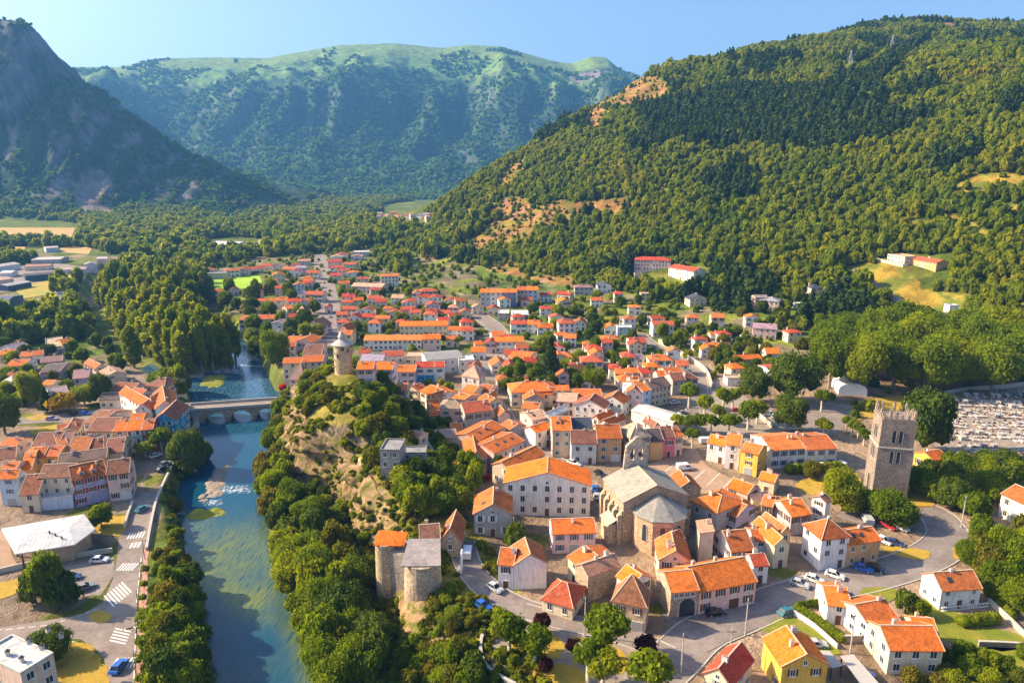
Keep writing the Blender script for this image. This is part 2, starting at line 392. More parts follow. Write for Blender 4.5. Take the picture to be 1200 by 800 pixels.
def land_cover(X, Y, Z, slope):
    px, py, d = proj(X, Y, Z)
    s, t, m_, lm, fm = masses(X, Y)
    n1 = fbm(X / 60, Y / 60, 71, 4); n2 = fbm(X / 14, Y / 14, 73, 4)
    C = np.zeros(X.shape + (3,)); C[:] = (.10, .14, .018)
    def put(mask, col, w=1.0):
        k = (np.asarray(mask, float) * w)[..., None]; C[:] = C * (1 - k) + np.array(col) * k
    put((n1 > .05), (.15, .17, .02)); put(n2 > .25, (.16, .15, .03), .6)
    town = (Y < 420) & (m_ < 14) & (lm < 1)
    put(town & (Y < 330) & (X > -60) & (n2 < .55), (.26, .185, .125))
    put(town & (X < -95) & (Y < 330) & (n2 < .3), (.245, .18, .13))
    put((Y > 330) & (Y < 900) & (m_ < 3) & (lm < 1) & (fm < 1) & (n2 > .12), (.24, .18, .12), .8)
    put(town & (slope > .28), (.12, .14, .03))
    # castle rock
    xr, xc, zc, tr = rock_t(X, Y); rk = (tr > -.03) & (tr < 1.5) & (Y < 285)
    put(rk, (.14, .14, .018)); put(rk & (n2 > .0), (.30, .24, .05), .8)
    put(rk & (slope > .85), (.30, .21, .12)); n3 = fbm(X / 5, Y / 5 + Z / 4, 79, 3); put(rk & (slope > .85) & (n3 > .12), (.40, .29, .18)); put(rk & (slope > .85) & (n3 < -.2), (.17, .13, .09)); put(rk & (slope > .85) & (n2 > .28), (.17, .15, .04), .7)
    # right mountain
    mt = m_ > 12
    put(mt, (.07, .10, .012)); put(mt & (n2 > .1), (.12, .13, .016)); put(mt & (n2 > .35), (.16, .12, .03))
    bare = np.zeros(X.shape, bool); yel = np.zeros(X.shape, bool)
    jx = px + 9 * n2; jy = py + 6 * n1
    for e in BARE: bare |= el(jx, jy, *e)
    for e in YELLOW: yel |= el(jx, jy, *e)
    mz = (m_ > 2) & (lm < 1) & (fm < 1)
    put(mz & bare, (.27, .145, .04)); put(mz & bare & (n2 > .2), (.33, .17, .08)); put(mz & bare & (n2 < -.25), (.20, .16, .03))
    put(mz & yel, (.35, .235, .035)); put(mz & yel & (n2 > .05), (.26, .22, .035)); put(mz & yel & (n2 > .3), (.15, .17, .025))
    # left mountain
    l_ = lm > 4
    put(l_, (.030, .055, .022)); put(l_ & (n2 > .1), (.05, .075, .03)); nst = fbm(X / 26, Z / 120 + Y / 400, 87, 4); put(l_ & (nst > .12) & (slope > .75), (.13, .11, .115)); put(l_ & (nst > .33) & (slope > .8), (.20, .17, .17), .8)
    put(l_ & el(jx, jy, 110, 228, 26, 30, 0), (.21, .16, .14)); put(l_ & el(jx, jy, 40, 232, 30, 12), (.14, .13, .09), .7)
    # far mountain
    f_ = fm > 6
    hgt = fm / np.maximum(np.interp(X, FM_X, FM_Z), 1)
    put(f_, (.035, .075, .030)); put(f_ & (n1 > .1), (.05, .095, .035))
    put(f_ & (hgt > .70) & (n1 > -.25), (.14, .23, .05)); put(f_ & (hgt > .55) & (n1 > .18), (.15, .22, .06), .8); put(f_ & (hgt > .86), (.18, .25, .06), .7)
    put(f_ & (slope > 1.3) & (n2 > .1), (.10, .11, .10)); put(f_ & el(jx, jy, 688, 89, 20, 6, -15), (.24, .18, .17))
    return C
na, nr = 620, 640
ang = np.linspace(R(-72), R(72), na); ang = ang * (0.62 + 0.38 * (np.abs(ang) / R(72)))
rad = np.concatenate([np.geomspace(40, 1240, 480), np.linspace(1246, 1800, 150), np.geomspace(1812, 7200, 210)]); nr = len(rad)
AA, RR = np.meshgrid(ang, rad); X = RR * np.sin(AA); Y = RR * np.cos(AA); Z = Hraw(X, Y)
gx = (Hraw(X + 1.0, Y) - Hraw(X - 1.0, Y)) / 2; gy = (Hraw(X, Y + 1.0) - Hraw(X, Y - 1.0)) / 2
slope = np.hypot(gx, gy)
cover = land_cover(X, Y, Z, slope)
# rock faces bulge and split: push the sheet along its normal where it is steep
xr, xc, zc, tr = rock_t(X, Y)
k = smooth(.55, 1.1, slope) * ((tr > 0) & (tr < 1.05) & (Y < 285) & (RR < 320))
dn = 2.0 * (ridged(X / 7 + Z / 9, Y / 9 - Z / 16, 81, 4) - .55) + .8 * fbm(X / 2.2, Y / 2.2 + Z / 3, 83, 3)
nl = np.sqrt(gx ** 2 + gy ** 2 + 1)
X2 = X - k * dn * gx / nl; Y2 = Y - k * dn * gy / nl; Z2 = Z + k * dn / nl
idx = np.arange(na * nr).reshape(nr, na)
F = np.stack([idx[:-1, :-1], idx[:-1, 1:], idx[1:, 1:], idx[1:, :-1]], -1).reshape(-1, 4)[:, ::-1]
me = mesh_np('ground', np.stack([X2, Y2, Z2], -1).reshape(-1, 3), F, [M['land']], smooth_=True)
at = me.attributes.new('cover', 'FLOAT_COLOR', 'POINT')
at.data.foreach_set('color', np.concatenate([cover.reshape(-1, 3), np.ones((na * nr, 1))], 1).astype(np.float32).ravel())
if me.polygons[0].normal.z < 0: me.flip_normals()
tag(obj('ground', me), kind='structure')

# ---------------------------------------------------------------- the cliff of the castle rock: a wall of split, bulging stone
m, n, l, b = mat('cliff_rock', None, .95, .1)
v = n.new('ShaderNodeNewGeometry').outputs['Position']
f1 = nnoise(n, l, .22, 7, nmap(n, l, v, (1, 1, .35)), .65); f2 = nnoise(n, l, 1.1, 6, nmap(n, l, v, (1.4, 1.4, .5)), .7)
c = nramp(n, l, f1, [(.25, (.10, .068, .042)), (.42, (.25, .155, .08)), (.58, (.40, .26, .14)), (.78, (.50, .38, .25))])
c = nmix(n, l, 1.0, c, nramp(n, l, f2, [(.28, G3(.5)), (.5, G3(.95)), (.75, G3(1.2))]), 'MULTIPLY')
c = nmix(n, l, nramp(n, l, nnoise(n, l, .35, 5, v, .7), [(.50, G3(0)), (.58, G3(.9))]), c, (.12, .14, .02))
l.new(c, b.inputs['Base Color']); nbump(n, l, b, f2, .8, .5); M['cliff_rock'] = m
ns, nv = 330, 64; SY = np.linspace(108, 268, ns); VV = np.linspace(-.08, 1.06, nv)
xr_ = np.interp(SY, XR_Y, XR_X); xc_ = np.interp(SY, CRY, CRX); zc_ = np.interp(SY, CRY, CRZ)
wob = .07 * fbm(SY / 16, SY * 0, 301, 3); tb_ = np.interp(SY, TBY, TBT); xb = xr_ + (xc_ - xr_) * (tb_ - .02 + wob); xt = xr_ + (xc_ - xr_) * (tb_ + .19 + wob)
S2, V2 = np.meshgrid(SY, VV); XB = np.broadcast_to(xb, S2.shape); XT = np.broadcast_to(xt, S2.shape)
zb_ = Hraw(xb, SY) - .5; zt_ = np.maximum(Hraw(xt, SY), zb_ + 3) + .8
ZZ = zb_ + (zt_ - zb_) * V2; hgt_ = zt_ - zb_
lean = np.clip(V2, 0, 1) ** 1.0; XX_ = XB + (XT - XB) * (lean * .62 + .38 * smooth(.82, 1.06, V2))
_lz = ZZ / 4.2 + 1.1 * fbm(S2 / 14, ZZ / 9, 307, 3)
dsp = hgt_ / 16 * (6.0 * (ridged(S2 / 10.5 + .35 * fbm(ZZ / 7, S2 / 6, 305), ZZ / 30, 302, 4) - .55) + 1.7 * (_lz - np.floor(_lz) - .5) + 2.0 * fbm(S2 / 3.2, ZZ / 4.5, 303, 4)) + .55 * fbm(S2 / 1.3, ZZ / 1.5, 304, 3) - .9
fade_ = smooth(0, 9, S2 - 108) * smooth(0, 9, 268 - S2) * smooth(-.08, .08, V2) * (1 - .75 * smooth(.9, 1.06, V2))
dxb = np.gradient(xb, SY); nl_ = np.sqrt(1 + dxb ** 2); XX_ = XX_ + dsp * fade_ * (-1 / nl_) * -1 + (1 - smooth(0, 9, S2 - 108) * smooth(0, 9, 268 - S2)) * 3.0; YY_ = S2 + dsp * fade_ * (dxb / nl_) * -1
idx = np.arange(ns * nv).reshape(nv, ns)
for r_, dx in ((-3, .0), (-2, .9), (-1, 3.2)): XX_[r_] = xt + dx; ZZ = ZZ.copy(); ZZ[r_] = Hraw(xt + dx, SY) + (.25, .15, -.7)[r_ + 3]
YY_[-3:] = S2[-3:]; CLIFF = (XX_, YY_, ZZ)
F = np.stack([idx[:-1, :-1], idx[1:, :-1], idx[1:, 1:], idx[:-1, 1:]], -1).reshape(-1, 4)
tag(obj('cliff', mesh_np('cliff', np.stack([XX_, YY_ + .5 * fade_ * fbm(S2 / 2, ZZ / 3, 306, 3), ZZ], -1).reshape(-1, 3), F, [M['cliff_rock']], smooth_=False)), kind='structure')

# ---------------------------------------------------------------- haze
mb = MB(); mb.box(-7600, 7600, -60, 7600, -12, 900)
hz = mb.build('haze', HAZE); tag(hz, kind='stuff')
# ---------------------------------------------------------------- river water
WX = np.arange(-190, -20, 1.6); WY = np.arange(60, 520, 1.6)
XX, YY = np.meshgrid(WX, WY)
rin = in_poly(XX, YY, RIV) | (seg_dist(XX, YY, RIV, True) < 5.5) | (seg_dist(XX, YY, CH, False) < 9) | (seg_dist(XX, YY, CH2, False) < 14)
wpx, wpy, _ = proj(XX, YY, np.full_like(XX, WATER))
wn_ = fbm(XX / 9, YY / 14, 91, 3)
edge_d = np.where(in_poly(XX, YY, RIV), seg_dist(XX, YY, RIV, True), 0)
weed = smooth(585, 640, wpy) * (1 - .75 * smooth(715, 745, wpy + .55 * (300 - wpx))) * np.clip(.75 + .8 * wn_, 0, 1)  # weed fades at lower left, where shade is painted as dark blue water
weed = np.maximum(weed, smooth(320, 365, wpx + .2 * (760 - wpy)) * smooth(590, 640, wpy) * .8)
foam = (el(wpx, wpy, 270, 573, 24, 5, 3) | el(wpx, wpy, 248, 588, 10, 4) | el(wpx, wpy, 262, 434, 22, 3, 3) | el(wpx, wpy, 285, 425, 9, 14)) * .9 + .16 * smooth(540, 420, wpy)
vid = -np.ones(XX.shape, int); cells = rin[:-1, :-1] & rin[1:, :-1] & rin[:-1, 1:] & rin[1:, 1:]
use = np.zeros(XX.shape, bool)
for a_, b_ in ((0, 0), (0, 1), (1, 0), (1, 1)): use[a_:XX.shape[0] - 1 + a_, b_:XX.shape[1] - 1 + b_] |= cells
vid[use] = np.arange(use.sum())
F = np.stack([vid[:-1, :-1][cells], vid[:-1, 1:][cells], vid[1:, 1:][cells], vid[1:, :-1][cells]], -1)
me = mesh_np('river_water', np.stack([XX[use], YY[use], np.full(use.sum(), WATER)], -1), F, [M['river_water']])
for nm, arr in (('weed', weed), ('foam', foam)):
    at = me.attributes.new(nm, 'FLOAT', 'POINT'); at.data.foreach_set('value', arr[use].astype(np.float32))
tag(obj('river_water', me), kind='structure')

# ---------------------------------------------------------------- tree crowns (leaf sprays round lumps)
_ico = {}
def ico(sub):
    if sub not in _ico:
        bm = bmesh.new(); bmesh.ops.create_icosphere(bm, subdivisions=sub, radius=1)
        _ico[sub] = (np.array([v.co[:] for v in bm.verts]), np.array([[v.index for v in f.verts] for f in bm.faces])); bm.free()
    return _ico[sub]
def crown_mesh(name, lumps, n_leaf, size, mat_, seed, sub=1, droop=0.0, flat=1.0, core=.80, rag=.15, jn=.55):
    rg = np.random.default_rng(seed); L = np.array(lumps, float)       # x y z rx ry rz
    V = []; F4 = []; T = []; F3 = []; k = 0
    iv, if_ = ico(sub)
    area = (L[:, 3] * L[:, 4] + L[:, 3] * L[:, 5] + L[:, 4] * L[:, 5]); cnt = np.maximum((n_leaf * area / area.sum() * 1.5).astype(int), 4)
    for q, lp in enumerate(L):
        nz = 1 + .18 * rg.standard_normal((len(iv), 1))
        V.append(lp[:3] + iv * lp[3:] * core * nz); F3.append(if_ + k); k += len(iv); T.append(np.full(len(iv), .42 + .12 * rg.random()))
    P = []; N = []; LT = []
    for q, lp in enumerate(L):
        d = rg.standard_normal((cnt[q], 3)); d /= np.linalg.norm(d, axis=1, keepdims=True)
        d[:, 2] = np.where(d[:, 2] < -.35, -d[:, 2] * .6, d[:, 2])
        p = lp[:3] + d * lp[3:] * (1 + rag * rg.standard_normal((cnt[q], 1)))
        out = np.ones(len(p), bool)
        for w, lo in enumerate(L):
            if w != q: out &= (((p - lo[:3]) / lo[3:]) ** 2).sum(1) > .86
        P.append(p[out]); N.append(d[out] / lp[3:] * lp[3:].mean()); LT.append(np.full(out.sum(), rg.normal(.5, .13)))
    P = np.concatenate(P); N = np.concatenate(N); LT = np.concatenate(LT); N /= np.linalg.norm(N, axis=1, keepdims=True)
    N = N + jn * rg.standard_normal(N.shape); N[:, 2] -= droop; N /= np.linalg.norm(N, axis=1, keepdims=True)
    a = np.cross(N, rg.standard_normal(N.shape)); a /= np.linalg.norm(a, axis=1, keepdims=True); b = np.cross(N, a)
    s = size * (.6 + .8 * rg.random((len(P), 1)))
    lift = N * s * .35
    q4 = np.stack([P - a * s * .5 - b * s * .5 * flat, P + a * s * .45 - b * s * .4 * flat + lift * .3, P + a * s * .55 + b * s * .5 * flat, P - a * s * .4 + b * s * .55 * flat + lift], 1).reshape(-1, 3)
    V.append(q4); n = len(P); f4 = np.arange(4 * n).reshape(n, 4) + k
    T.append(np.repeat(np.clip(LT + .2 * rg.standard_normal(n), 0, 1), 4))
    F3 = np.concatenate(F3); V = np.concatenate(V); T = np.concatenate(T)
    faces = np.concatenate([np.concatenate([F3, F3[:, :1] * 0 - 1], 1), f4]) if False else None
    me = bpy.data.meshes.new(name); me.vertices.add(len(V)); me.vertices.foreach_set('co', V.astype(np.float32).ravel())
    li = np.concatenate([F3.ravel(), f4.ravel()]); ls = np.concatenate([np.arange(len(F3)) * 3, len(F3) * 3 + np.arange(n) * 4])
    me.loops.add(len(li)); me.loops.foreach_set('vertex_index', li.astype(np.int32)); me.polygons.add(len(ls)); me.polygons.foreach_set('loop_start', ls.astype(np.int32))
    me.materials.append(mat_); me.update(calc_edges=True); me.validate()
    at = me.attributes.new('tone', 'FLOAT', 'POINT'); at.data.foreach_set('value', T.astype(np.float32)); return me
def round_lumps(seed, n=9, w=1.0, h=1.0, lo=0.15):
    r = random.Random(seed); L = [(0, 0, .55 * h, .62 * w, .62 * w, .5 * h)]
    for i in range(n):
        a = i * 2.4 + r.uniform(-.4, .4); z = r.uniform(lo + .12, .86); rr = (1 - (2 * z - .9) ** 2 * .75) ** .5 * .60 * r.uniform(.75, 1.08); q = r.uniform(.26, .42)
        L.append((math.cos(a) * rr * w, math.sin(a) * rr * w, z * h, q * w, q * w, q * h * .85))
    return L
def poplar_lumps(seed):
    r = random.Random(seed); L = []
    for i in range(9):
        z = .08 + .105 * i; w = .175 * (1 - abs(z - .42) ** 1.5 * 1.25); L.append((r.uniform(-.05, .05), r.uniform(-.05, .05), z, w * r.uniform(.8, 1.15), w * r.uniform(.8, 1.15), .12))
    return L
def conifer_lumps(seed):
    r = random.Random(seed); L = []
    for i in range(8):
        z = .08 + .115 * i; w = .29 * (1.02 - z) + .02
        L.append((r.uniform(-.02, .02), r.uniform(-.02, .02), z, w, w, .085))
    return L
FL = {}
for i in range(4): FL['forest%d' % i] = crown_mesh('forest_crown', round_lumps(100 + i, 6, 1, .95, .0), 150, .26, M['leaves_forest'], i, 2, core=.9, rag=.10, jn=.32)
for i in range(3): FL['fir%d' % i] = crown_mesh('fir_crown', conifer_lumps(i), 130, .12, M['leaves_conifer'], 20 + i, 1, .4)
for i in range(3): FL['far%d' % i] = crown_mesh('far_crown', round_lumps(140 + i, 4, 1, .95, .0), 46, .42, M['leaves_far'], 30 + i, 1)
for i in range(2): FL['bush%d' % i] = crown_mesh('bush_crown', round_lumps(160 + i, 5, 1, .7, .0), 110, .30, M['leaves_olive'], 40 + i, 1)
def kit(name, keys):
    c = bpy.data.collections.new(name)
    for k_ in keys:
        o = bpy.data.objects.new('kit_' + k_, FL[k_]); c.objects.link(o)
    return c
def scatter(name, P, scl, pick, coll):
    P = np.asarray(P, np.float32); me = bpy.data.meshes.new(name); me.vertices.add(len(P)); me.vertices.foreach_set('co', P.ravel()); me.update()
    rg = np.random.default_rng(len(P))
    for nm, ty, arr in (('scl', 'FLOAT_VECTOR', scl), ('rot', 'FLOAT_VECTOR', np.stack([rg.normal(0, .06, len(P)), rg.normal(0, .06, len(P)), rg.random(len(P)) * 6.28], 1))):
        at = me.attributes.new(nm, ty, 'POINT'); at.data.foreach_set('vector', np.asarray(arr, np.float32).ravel())
    at = me.attributes.new('pick', 'INT', 'POINT'); at.data.foreach_set('value', np.asarray(pick, np.int32))
    o = obj(name, me)
    ng = bpy.data.node_groups.new(name, 'GeometryNodeTree')
    ng.interface.new_socket('Geometry', in_out='INPUT', socket_type='NodeSocketGeometry'); ng.interface.new_socket('Geometry', in_out='OUTPUT', socket_type='NodeSocketGeometry')
    n = ng.nodes; l = ng.links
    gi = n.new('NodeGroupInput'); go = n.new('NodeGroupOutput'); ip = n.new('GeometryNodeInstanceOnPoints'); ci = n.new('GeometryNodeCollectionInfo')
    ci.inputs['Collection'].default_value = coll; ci.inputs['Separate Children'].default_value = True; ci.inputs['Reset Children'].default_value = True
    def na_(nm, ty):
        q = n.new('GeometryNodeInputNamedAttribute'); q.data_type = ty; q.inputs[0].default_value = nm; return q.outputs['Attribute']
    l.new(gi.outputs[0], ip.inputs['Points']); l.new(ci.outputs[0], ip.inputs['Instance']); ip.inputs['Pick Instance'].default_value = True
    l.new(na_('pick', 'INT'), ip.inputs['Instance Index']); l.new(na_('scl', 'FLOAT_VECTOR'), ip.inputs['Scale']); l.new(na_('rot', 'FLOAT_VECTOR'), ip.inputs['Rotation'])
    l.new(ip.outputs[0], go.inputs[0])
    md = o.modifiers.new('scatter', 'NODES'); md.node_group = ng
    return tag(o, kind='stuff')
def jgrid(x0, x1, y0, y1, step, rg):
    X, Y = np.meshgrid(np.arange(x0, x1, step), np.arange(y0, y1, step))
    return (X + rg.uniform(-.48, .48, X.shape) * step).ravel(), (Y + rg.uniform(-.48, .48, Y.shape) * step).ravel()
KEEP_CLEAR = []          # (x, y, r): buildings and roads standing among the trees
def clear_of(X, Y):
    ok = np.ones(X.shape, bool)
    for x, y, r_ in KEEP_CLEAR: ok &= (X - x) ** 2 + (Y - y) ** 2 > r_ * r_
    return ok
def clear_px(px, py, r_): p = G(px, py); KEEP_CLEAR.append((p[0], p[1], r_)); return p
# ---------------------------------------------------------------- building materials (colour per object)
def objcol(n): return n.new('ShaderNodeObjectInfo').outputs['Color']
def nmath(n, l, op, a, b=None):
    q = n.new('ShaderNodeMath'); q.operation = op
    for s, v in ((q.inputs[0], a), (q.inputs[1], b)):
        if v is None: continue
        if isinstance(v, (int, float)): s.default_value = v
        else: l.new(v, s)
    return q.outputs[0]
m, n, l, b = mat('plaster', None, .9, .15)
v = n.new('ShaderNodeNewGeometry').outputs['Position']
f1 = nnoise(n, l, .45, 6, v, .65); f2 = nnoise(n, l, 1.0, 4, nmap(n, l, v, (2.2, 2.2, .25)), .6)
c = nmix(n, l, 1.0, objcol(n), nramp(n, l, f1, [(.25, (.80, .78, .75)), (.7, (1.06, 1.05, 1.04))]), 'MULTIPLY')
c = nmix(n, l, 1.0, c, nramp(n, l, f2, [(.22, (.66, .62, .57)), (.52, G3(1.0))]), 'MULTIPLY')
l.new(c, b.inputs['Base Color']); M['plaster'] = m
m, n, l, b = mat('rubble_stone', None, .95, .1)
v = n.new('ShaderNodeNewGeometry').outputs['Position']
vo = n.new('ShaderNodeTexVoronoi'); vo.inputs['Scale'].default_value = 2.1; l.new(nmap(n, l, v, (1, 1, 1.7)), vo.inputs['Vector'])
vd = n.new('ShaderNodeTexVoronoi'); vd.feature = 'DISTANCE_TO_EDGE'; vd.inputs['Scale'].default_value = 2.1; l.new(nmap(n, l, v, (1, 1, 1.7)), vd.inputs['Vector'])
c = nmix(n, l, 1.0, objcol(n), nramp(n, l, vo.outputs['Color'], [(.1, (.62, .60, .58)), (.9, (1.28, 1.24, 1.16))]), 'MULTIPLY')
c = nmix(n, l, nramp(n, l, vd.outputs['Distance'], [(.0, G3(1)), (.06, G3(0))]), c, (.30, .25, .20))
c = nmix(n, l, 1.0, c, nramp(n, l, nnoise(n, l, .3, 5, v), [(.3, G3(.75)), (.7, G3(1.15))]), 'MULTIPLY')
l.new(c, b.inputs['Base Color']); nbump(n, l, b, vd.outputs['Distance'], .6, .25); M['rubble_stone'] = m
def roofmat(name, pu, pv, bump, jit, rough=.85):
    m, n, l, b = mat(name, None, rough, .2)
    a = n.new('ShaderNodeAttribute'); a.attribute_name = 'tile'
    sx = n.new('ShaderNodeSeparateXYZ'); l.new(a.outputs['Vector'], sx.inputs[0])
    fu = nmath(n, l, 'DIVIDE', sx.outputs[0], pu); fv = nmath(n, l, 'DIVIDE', sx.outputs[1], pv)
    cx = n.new('ShaderNodeCombineXYZ'); l.new(nmath(n, l, 'FLOOR', fu), cx.inputs[0]); l.new(nmath(n, l, 'FLOOR', fv), cx.inputs[1])
    wnz = n.new('ShaderNodeTexWhiteNoise'); wnz.noise_dimensions = '3D'; l.new(cx.outputs[0], wnz.inputs['Vector'])
    v = n.new('ShaderNodeNewGeometry').outputs['Position']
    c = nmix(n, l, 1.0, objcol(n), nramp(n, l, wnz.outputs[0], [(0, G3(1 - jit)), (.5, G3(1)), (1, (1 + jit, 1 + jit * .9, 1 + jit * .8))]), 'MULTIPLY')
    c = nmix(n, l, 1.0, c, nramp(n, l, nnoise(n, l, .35, 6, v, .7), [(.28, (.52, .56, .62)), (.48, G3(1)), (.75, (1.2, 1.16, 1.1))]), 'MULTIPLY')
    c = nmix(n, l, nramp(n, l, nnoise(n, l, 1.7, 5, v, .75), [(.54, G3(0)), (.70, G3(.55))]), c, (.30, .23, .15))
    su = nmath(n, l, 'SINE', nmath(n, l, 'MULTIPLY', fu, 6.283)); fr = nmath(n, l, 'FRACT', fv)
    h = nmath(n, l, 'ADD', nmath(n, l, 'MULTIPLY', su, .5), nmath(n, l, 'MULTIPLY', fr, .6))
    l.new(c, b.inputs['Base Color']); nbump(n, l, b, h, bump, .06); M[name] = m
roofmat('clay_tiles', .30, .42, .55, .26)
roofmat('slates', .32, .26, .2, .18, .7)
roofmat('metal_sheet', .9, 3.0, .25, .05, .5)
mat_, n, l, b = mat('mortar', (.58, .42, .30)); M['mortar'] = mat_
m, n, l, b = mat('window_glass', (.035, .045, .06), .12, .6); M['window_glass'] = m
m, n, l, b = mat('car_glass', (.02, .025, .03), .08, .6); M['car_glass'] = m
m, n, l, b = mat('car_paint', None, .3, .5); l.new(objcol(n), b.inputs['Base Color']); b.inputs['Coat Weight'].default_value = .5; M['car_paint'] = m
m, n, l, b = mat('rubber', (.02, .02, .02), .8); M['rubber'] = m
m, n, l, b = mat('rim_metal', (.5, .5, .52), .4); M['rim_metal'] = m
m, n, l, b = mat('painted', None, .6, .3); l.new(objcol(n), b.inputs['Base Color']); M['painted'] = m
for nm, c in (('frame_white', (.74, .72, .68)), ('shutter_brown', (.17, .075, .04)), ('shutter_blue', (.10, .18, .34)), ('shutter_green', (.07, .17, .13)), ('shutter_grey', (.38, .38, .39)), ('shutter_white', (.70, .68, .66)), ('shutter_red', (.32, .05, .05)), ('door_wood', (.15, .07, .04)), ('metal_dark', (.06, .06, .065)), ('lamp_glass', (.7, .7, .66)), ('concrete', (.44, .41, .38)), ('pot_clay', (.50, .20, .10))):
    m, n, l, b = mat(nm, c, .7); M[nm] = m

WALLC = {'w': ((.86, .82, .77), 'white'), 'c': ((.78, .64, .46), 'cream'), 'p': ((.80, .56, .51), 'pink'), 'y': ((.80, .52, .10), 'yellow'), 'o': ((.66, .42, .20), 'ochre'), 'g': ((.50, .46, .44), 'grey'),
         'b': ((.035, .36, .66), 'bright blue'), 'B': ((.55, .66, .80), 'pale blue'), 's': ((.50, .40, .30), 'stone'), 'l': ((.40, .37, .56), 'lilac'), 'r': ((.46, .07, .06), 'red'), 't': ((.62, .48, .36), 'tan'), 'k': ((.80, .22, .28), 'deep pink'),
         'n': ((.30, .45, .46), 'sea green'), 'd': ((.10, .14, .20), 'dark blue'), 'L': ((.62, .56, .66), 'pale lilac')}
ROOFC = {'O': ((.74, .165, .013), 'orange'), 'T': ((.54, .135, .03), 'terracotta'), 'R': ((.50, .060, .030), 'red'), 'B': ((.24, .095, .065), 'brown'), 'P': ((.60, .37, .27), 'pale pink'), 'G': ((.27, .26, .27), 'grey'), 'D': ((.055, .065, .095), 'dark slate'),
         'K': ((.46, .36, .26), 'tan'), 'W': ((.62, .60, .58), 'pale grey'), 'V': ((.34, .27, .34), 'lilac grey'), 'U': ((.03, .10, .17), 'teal')}
def jit(c, r, a=.07):
    k = 1 + r.uniform(-a, a); return (min(c[0] * k * (1 + r.uniform(-.03, .03)), .9), min(c[1] * k, .9), min(c[2] * k * (1 + r.uniform(-.05, .05)), .9), 1)

def fade(c, r):
    k, d = r.choice([(0, c), (0, c), (.2, (.42, .19, .08)), (.35, (.42, .20, .09)), (.35, (.30, .085, .035)), (.55, (.33, .10, .04)), (.3, (.22, .12, .07))]); return tuple(a * (1 - k) + b_ * k for a, b_ in zip(c, d))
_wc = {}
def window_mesh(w, h, sh):
    key = (round(w, 2), round(h, 2), sh)
    if key not in _wc:
        q = MB(); t = .07
        q.box(-w / 2, w / 2, -.015, .02, 0, h, 1)
        for x0, x1, z0, z1 in ((-w / 2 - t, -w / 2 + .02, -t, h + t), (w / 2 - .02, w / 2 + t, -t, h + t), (-w / 2 + .02, w / 2 - .02, h - .02, h + t), (-w / 2 + .02, w / 2 - .02, -t, .02), (-.03, .03, .02, h - .02)): q.box(x0, x1, -.05, .03, z0, z1, 0)
        q.box(-w / 2 - .14, w / 2 + .14, -.16, .0, -t - .09, -t - .003, 0)
        if sh:
            s = w * .5
            q.box(-w / 2 - t - s, -w / 2 - t - .01, -.07, .0, -.02, h + .02, 2); q.box(w / 2 + t + .01, w / 2 + t + s, -.07, .0, -.02, h + .02, 2)
        _wc[key] = q.mesh('window', [M['frame_white'], M['window_glass'], M['shutter_' + sh] if sh else M['frame_white']])
    return _wc[key]
def door_mesh(w, h, kind):
    key = ('door', w, h, kind)
    if key not in _wc:
        q = MB(); q.box(-w / 2 - .1, w / 2 + .1, -.05, .02, 0, h + .1, 1); q.box(-w / 2, w / 2, -.08, -.052, .02, h, 0)
        for i in range(max(1, int(w / .6))): q.box(-w / 2 + .06 + i * .6, -w / 2 + .5 + i * .6, -.11, -.082, .15, h - .15, 0)
        _wc[key] = q.mesh('door', [M[kind], M['frame_white']])
    return _wc[key]
def chimney_mesh(k):
    key = ('chimney', k)
    if key not in _wc:
        q = MB(); a, b_ = ((.34, .26), (.26, .26), (.48, .28))[k]; H = (1.2, 1.0, 1.3)[k]
        q.box(-a, a, -b_, b_, -.9, H, 0); q.box(-a - .07, a + .07, -b_ - .07, b_ + .07, H + .001, H + .14, 1)
        for i in range(1 + (k == 2)): q.cyl((i - .5 * (k == 2)) * .5, 0, H + .141, H + .5, .13, .10, 7, 2)
        _wc[key] = q.mesh('chimney', [M['plaster'], M['concrete'], M['pot_clay']])
    return _wc[key]
def skylight_mesh():
    if 'sky' not in _wc:
        q = MB(); q.box(-.45, .45, -.6, .6, -.05, .08, 1); q.box(-.36, .36, -.5, .5, .081, .10, 0); _wc['sky'] = q.mesh('skylight', [M['window_glass'], M['metal_dark']])
    return _wc['sky']
def add_tile_uv(me):
    at = me.attributes.new('tile', 'FLOAT_VECTOR', 'CORNER'); arr = np.zeros((len(me.loops), 3), np.float32)
    for p in me.polygons:
        nrm = p.normal; u = Vector((-nrm.y, nrm.x, 0)); u = u.normalized() if u.length > 1e-3 else Vector((1, 0, 0)); vv = nrm.cross(u)
        for li in p.loop_indices:
            co = me.vertices[me.loops[li].vertex_index].co; arr[li] = (co.dot(u), co.dot(vv), 0)
    at.data.foreach_set('vector', arr.ravel())
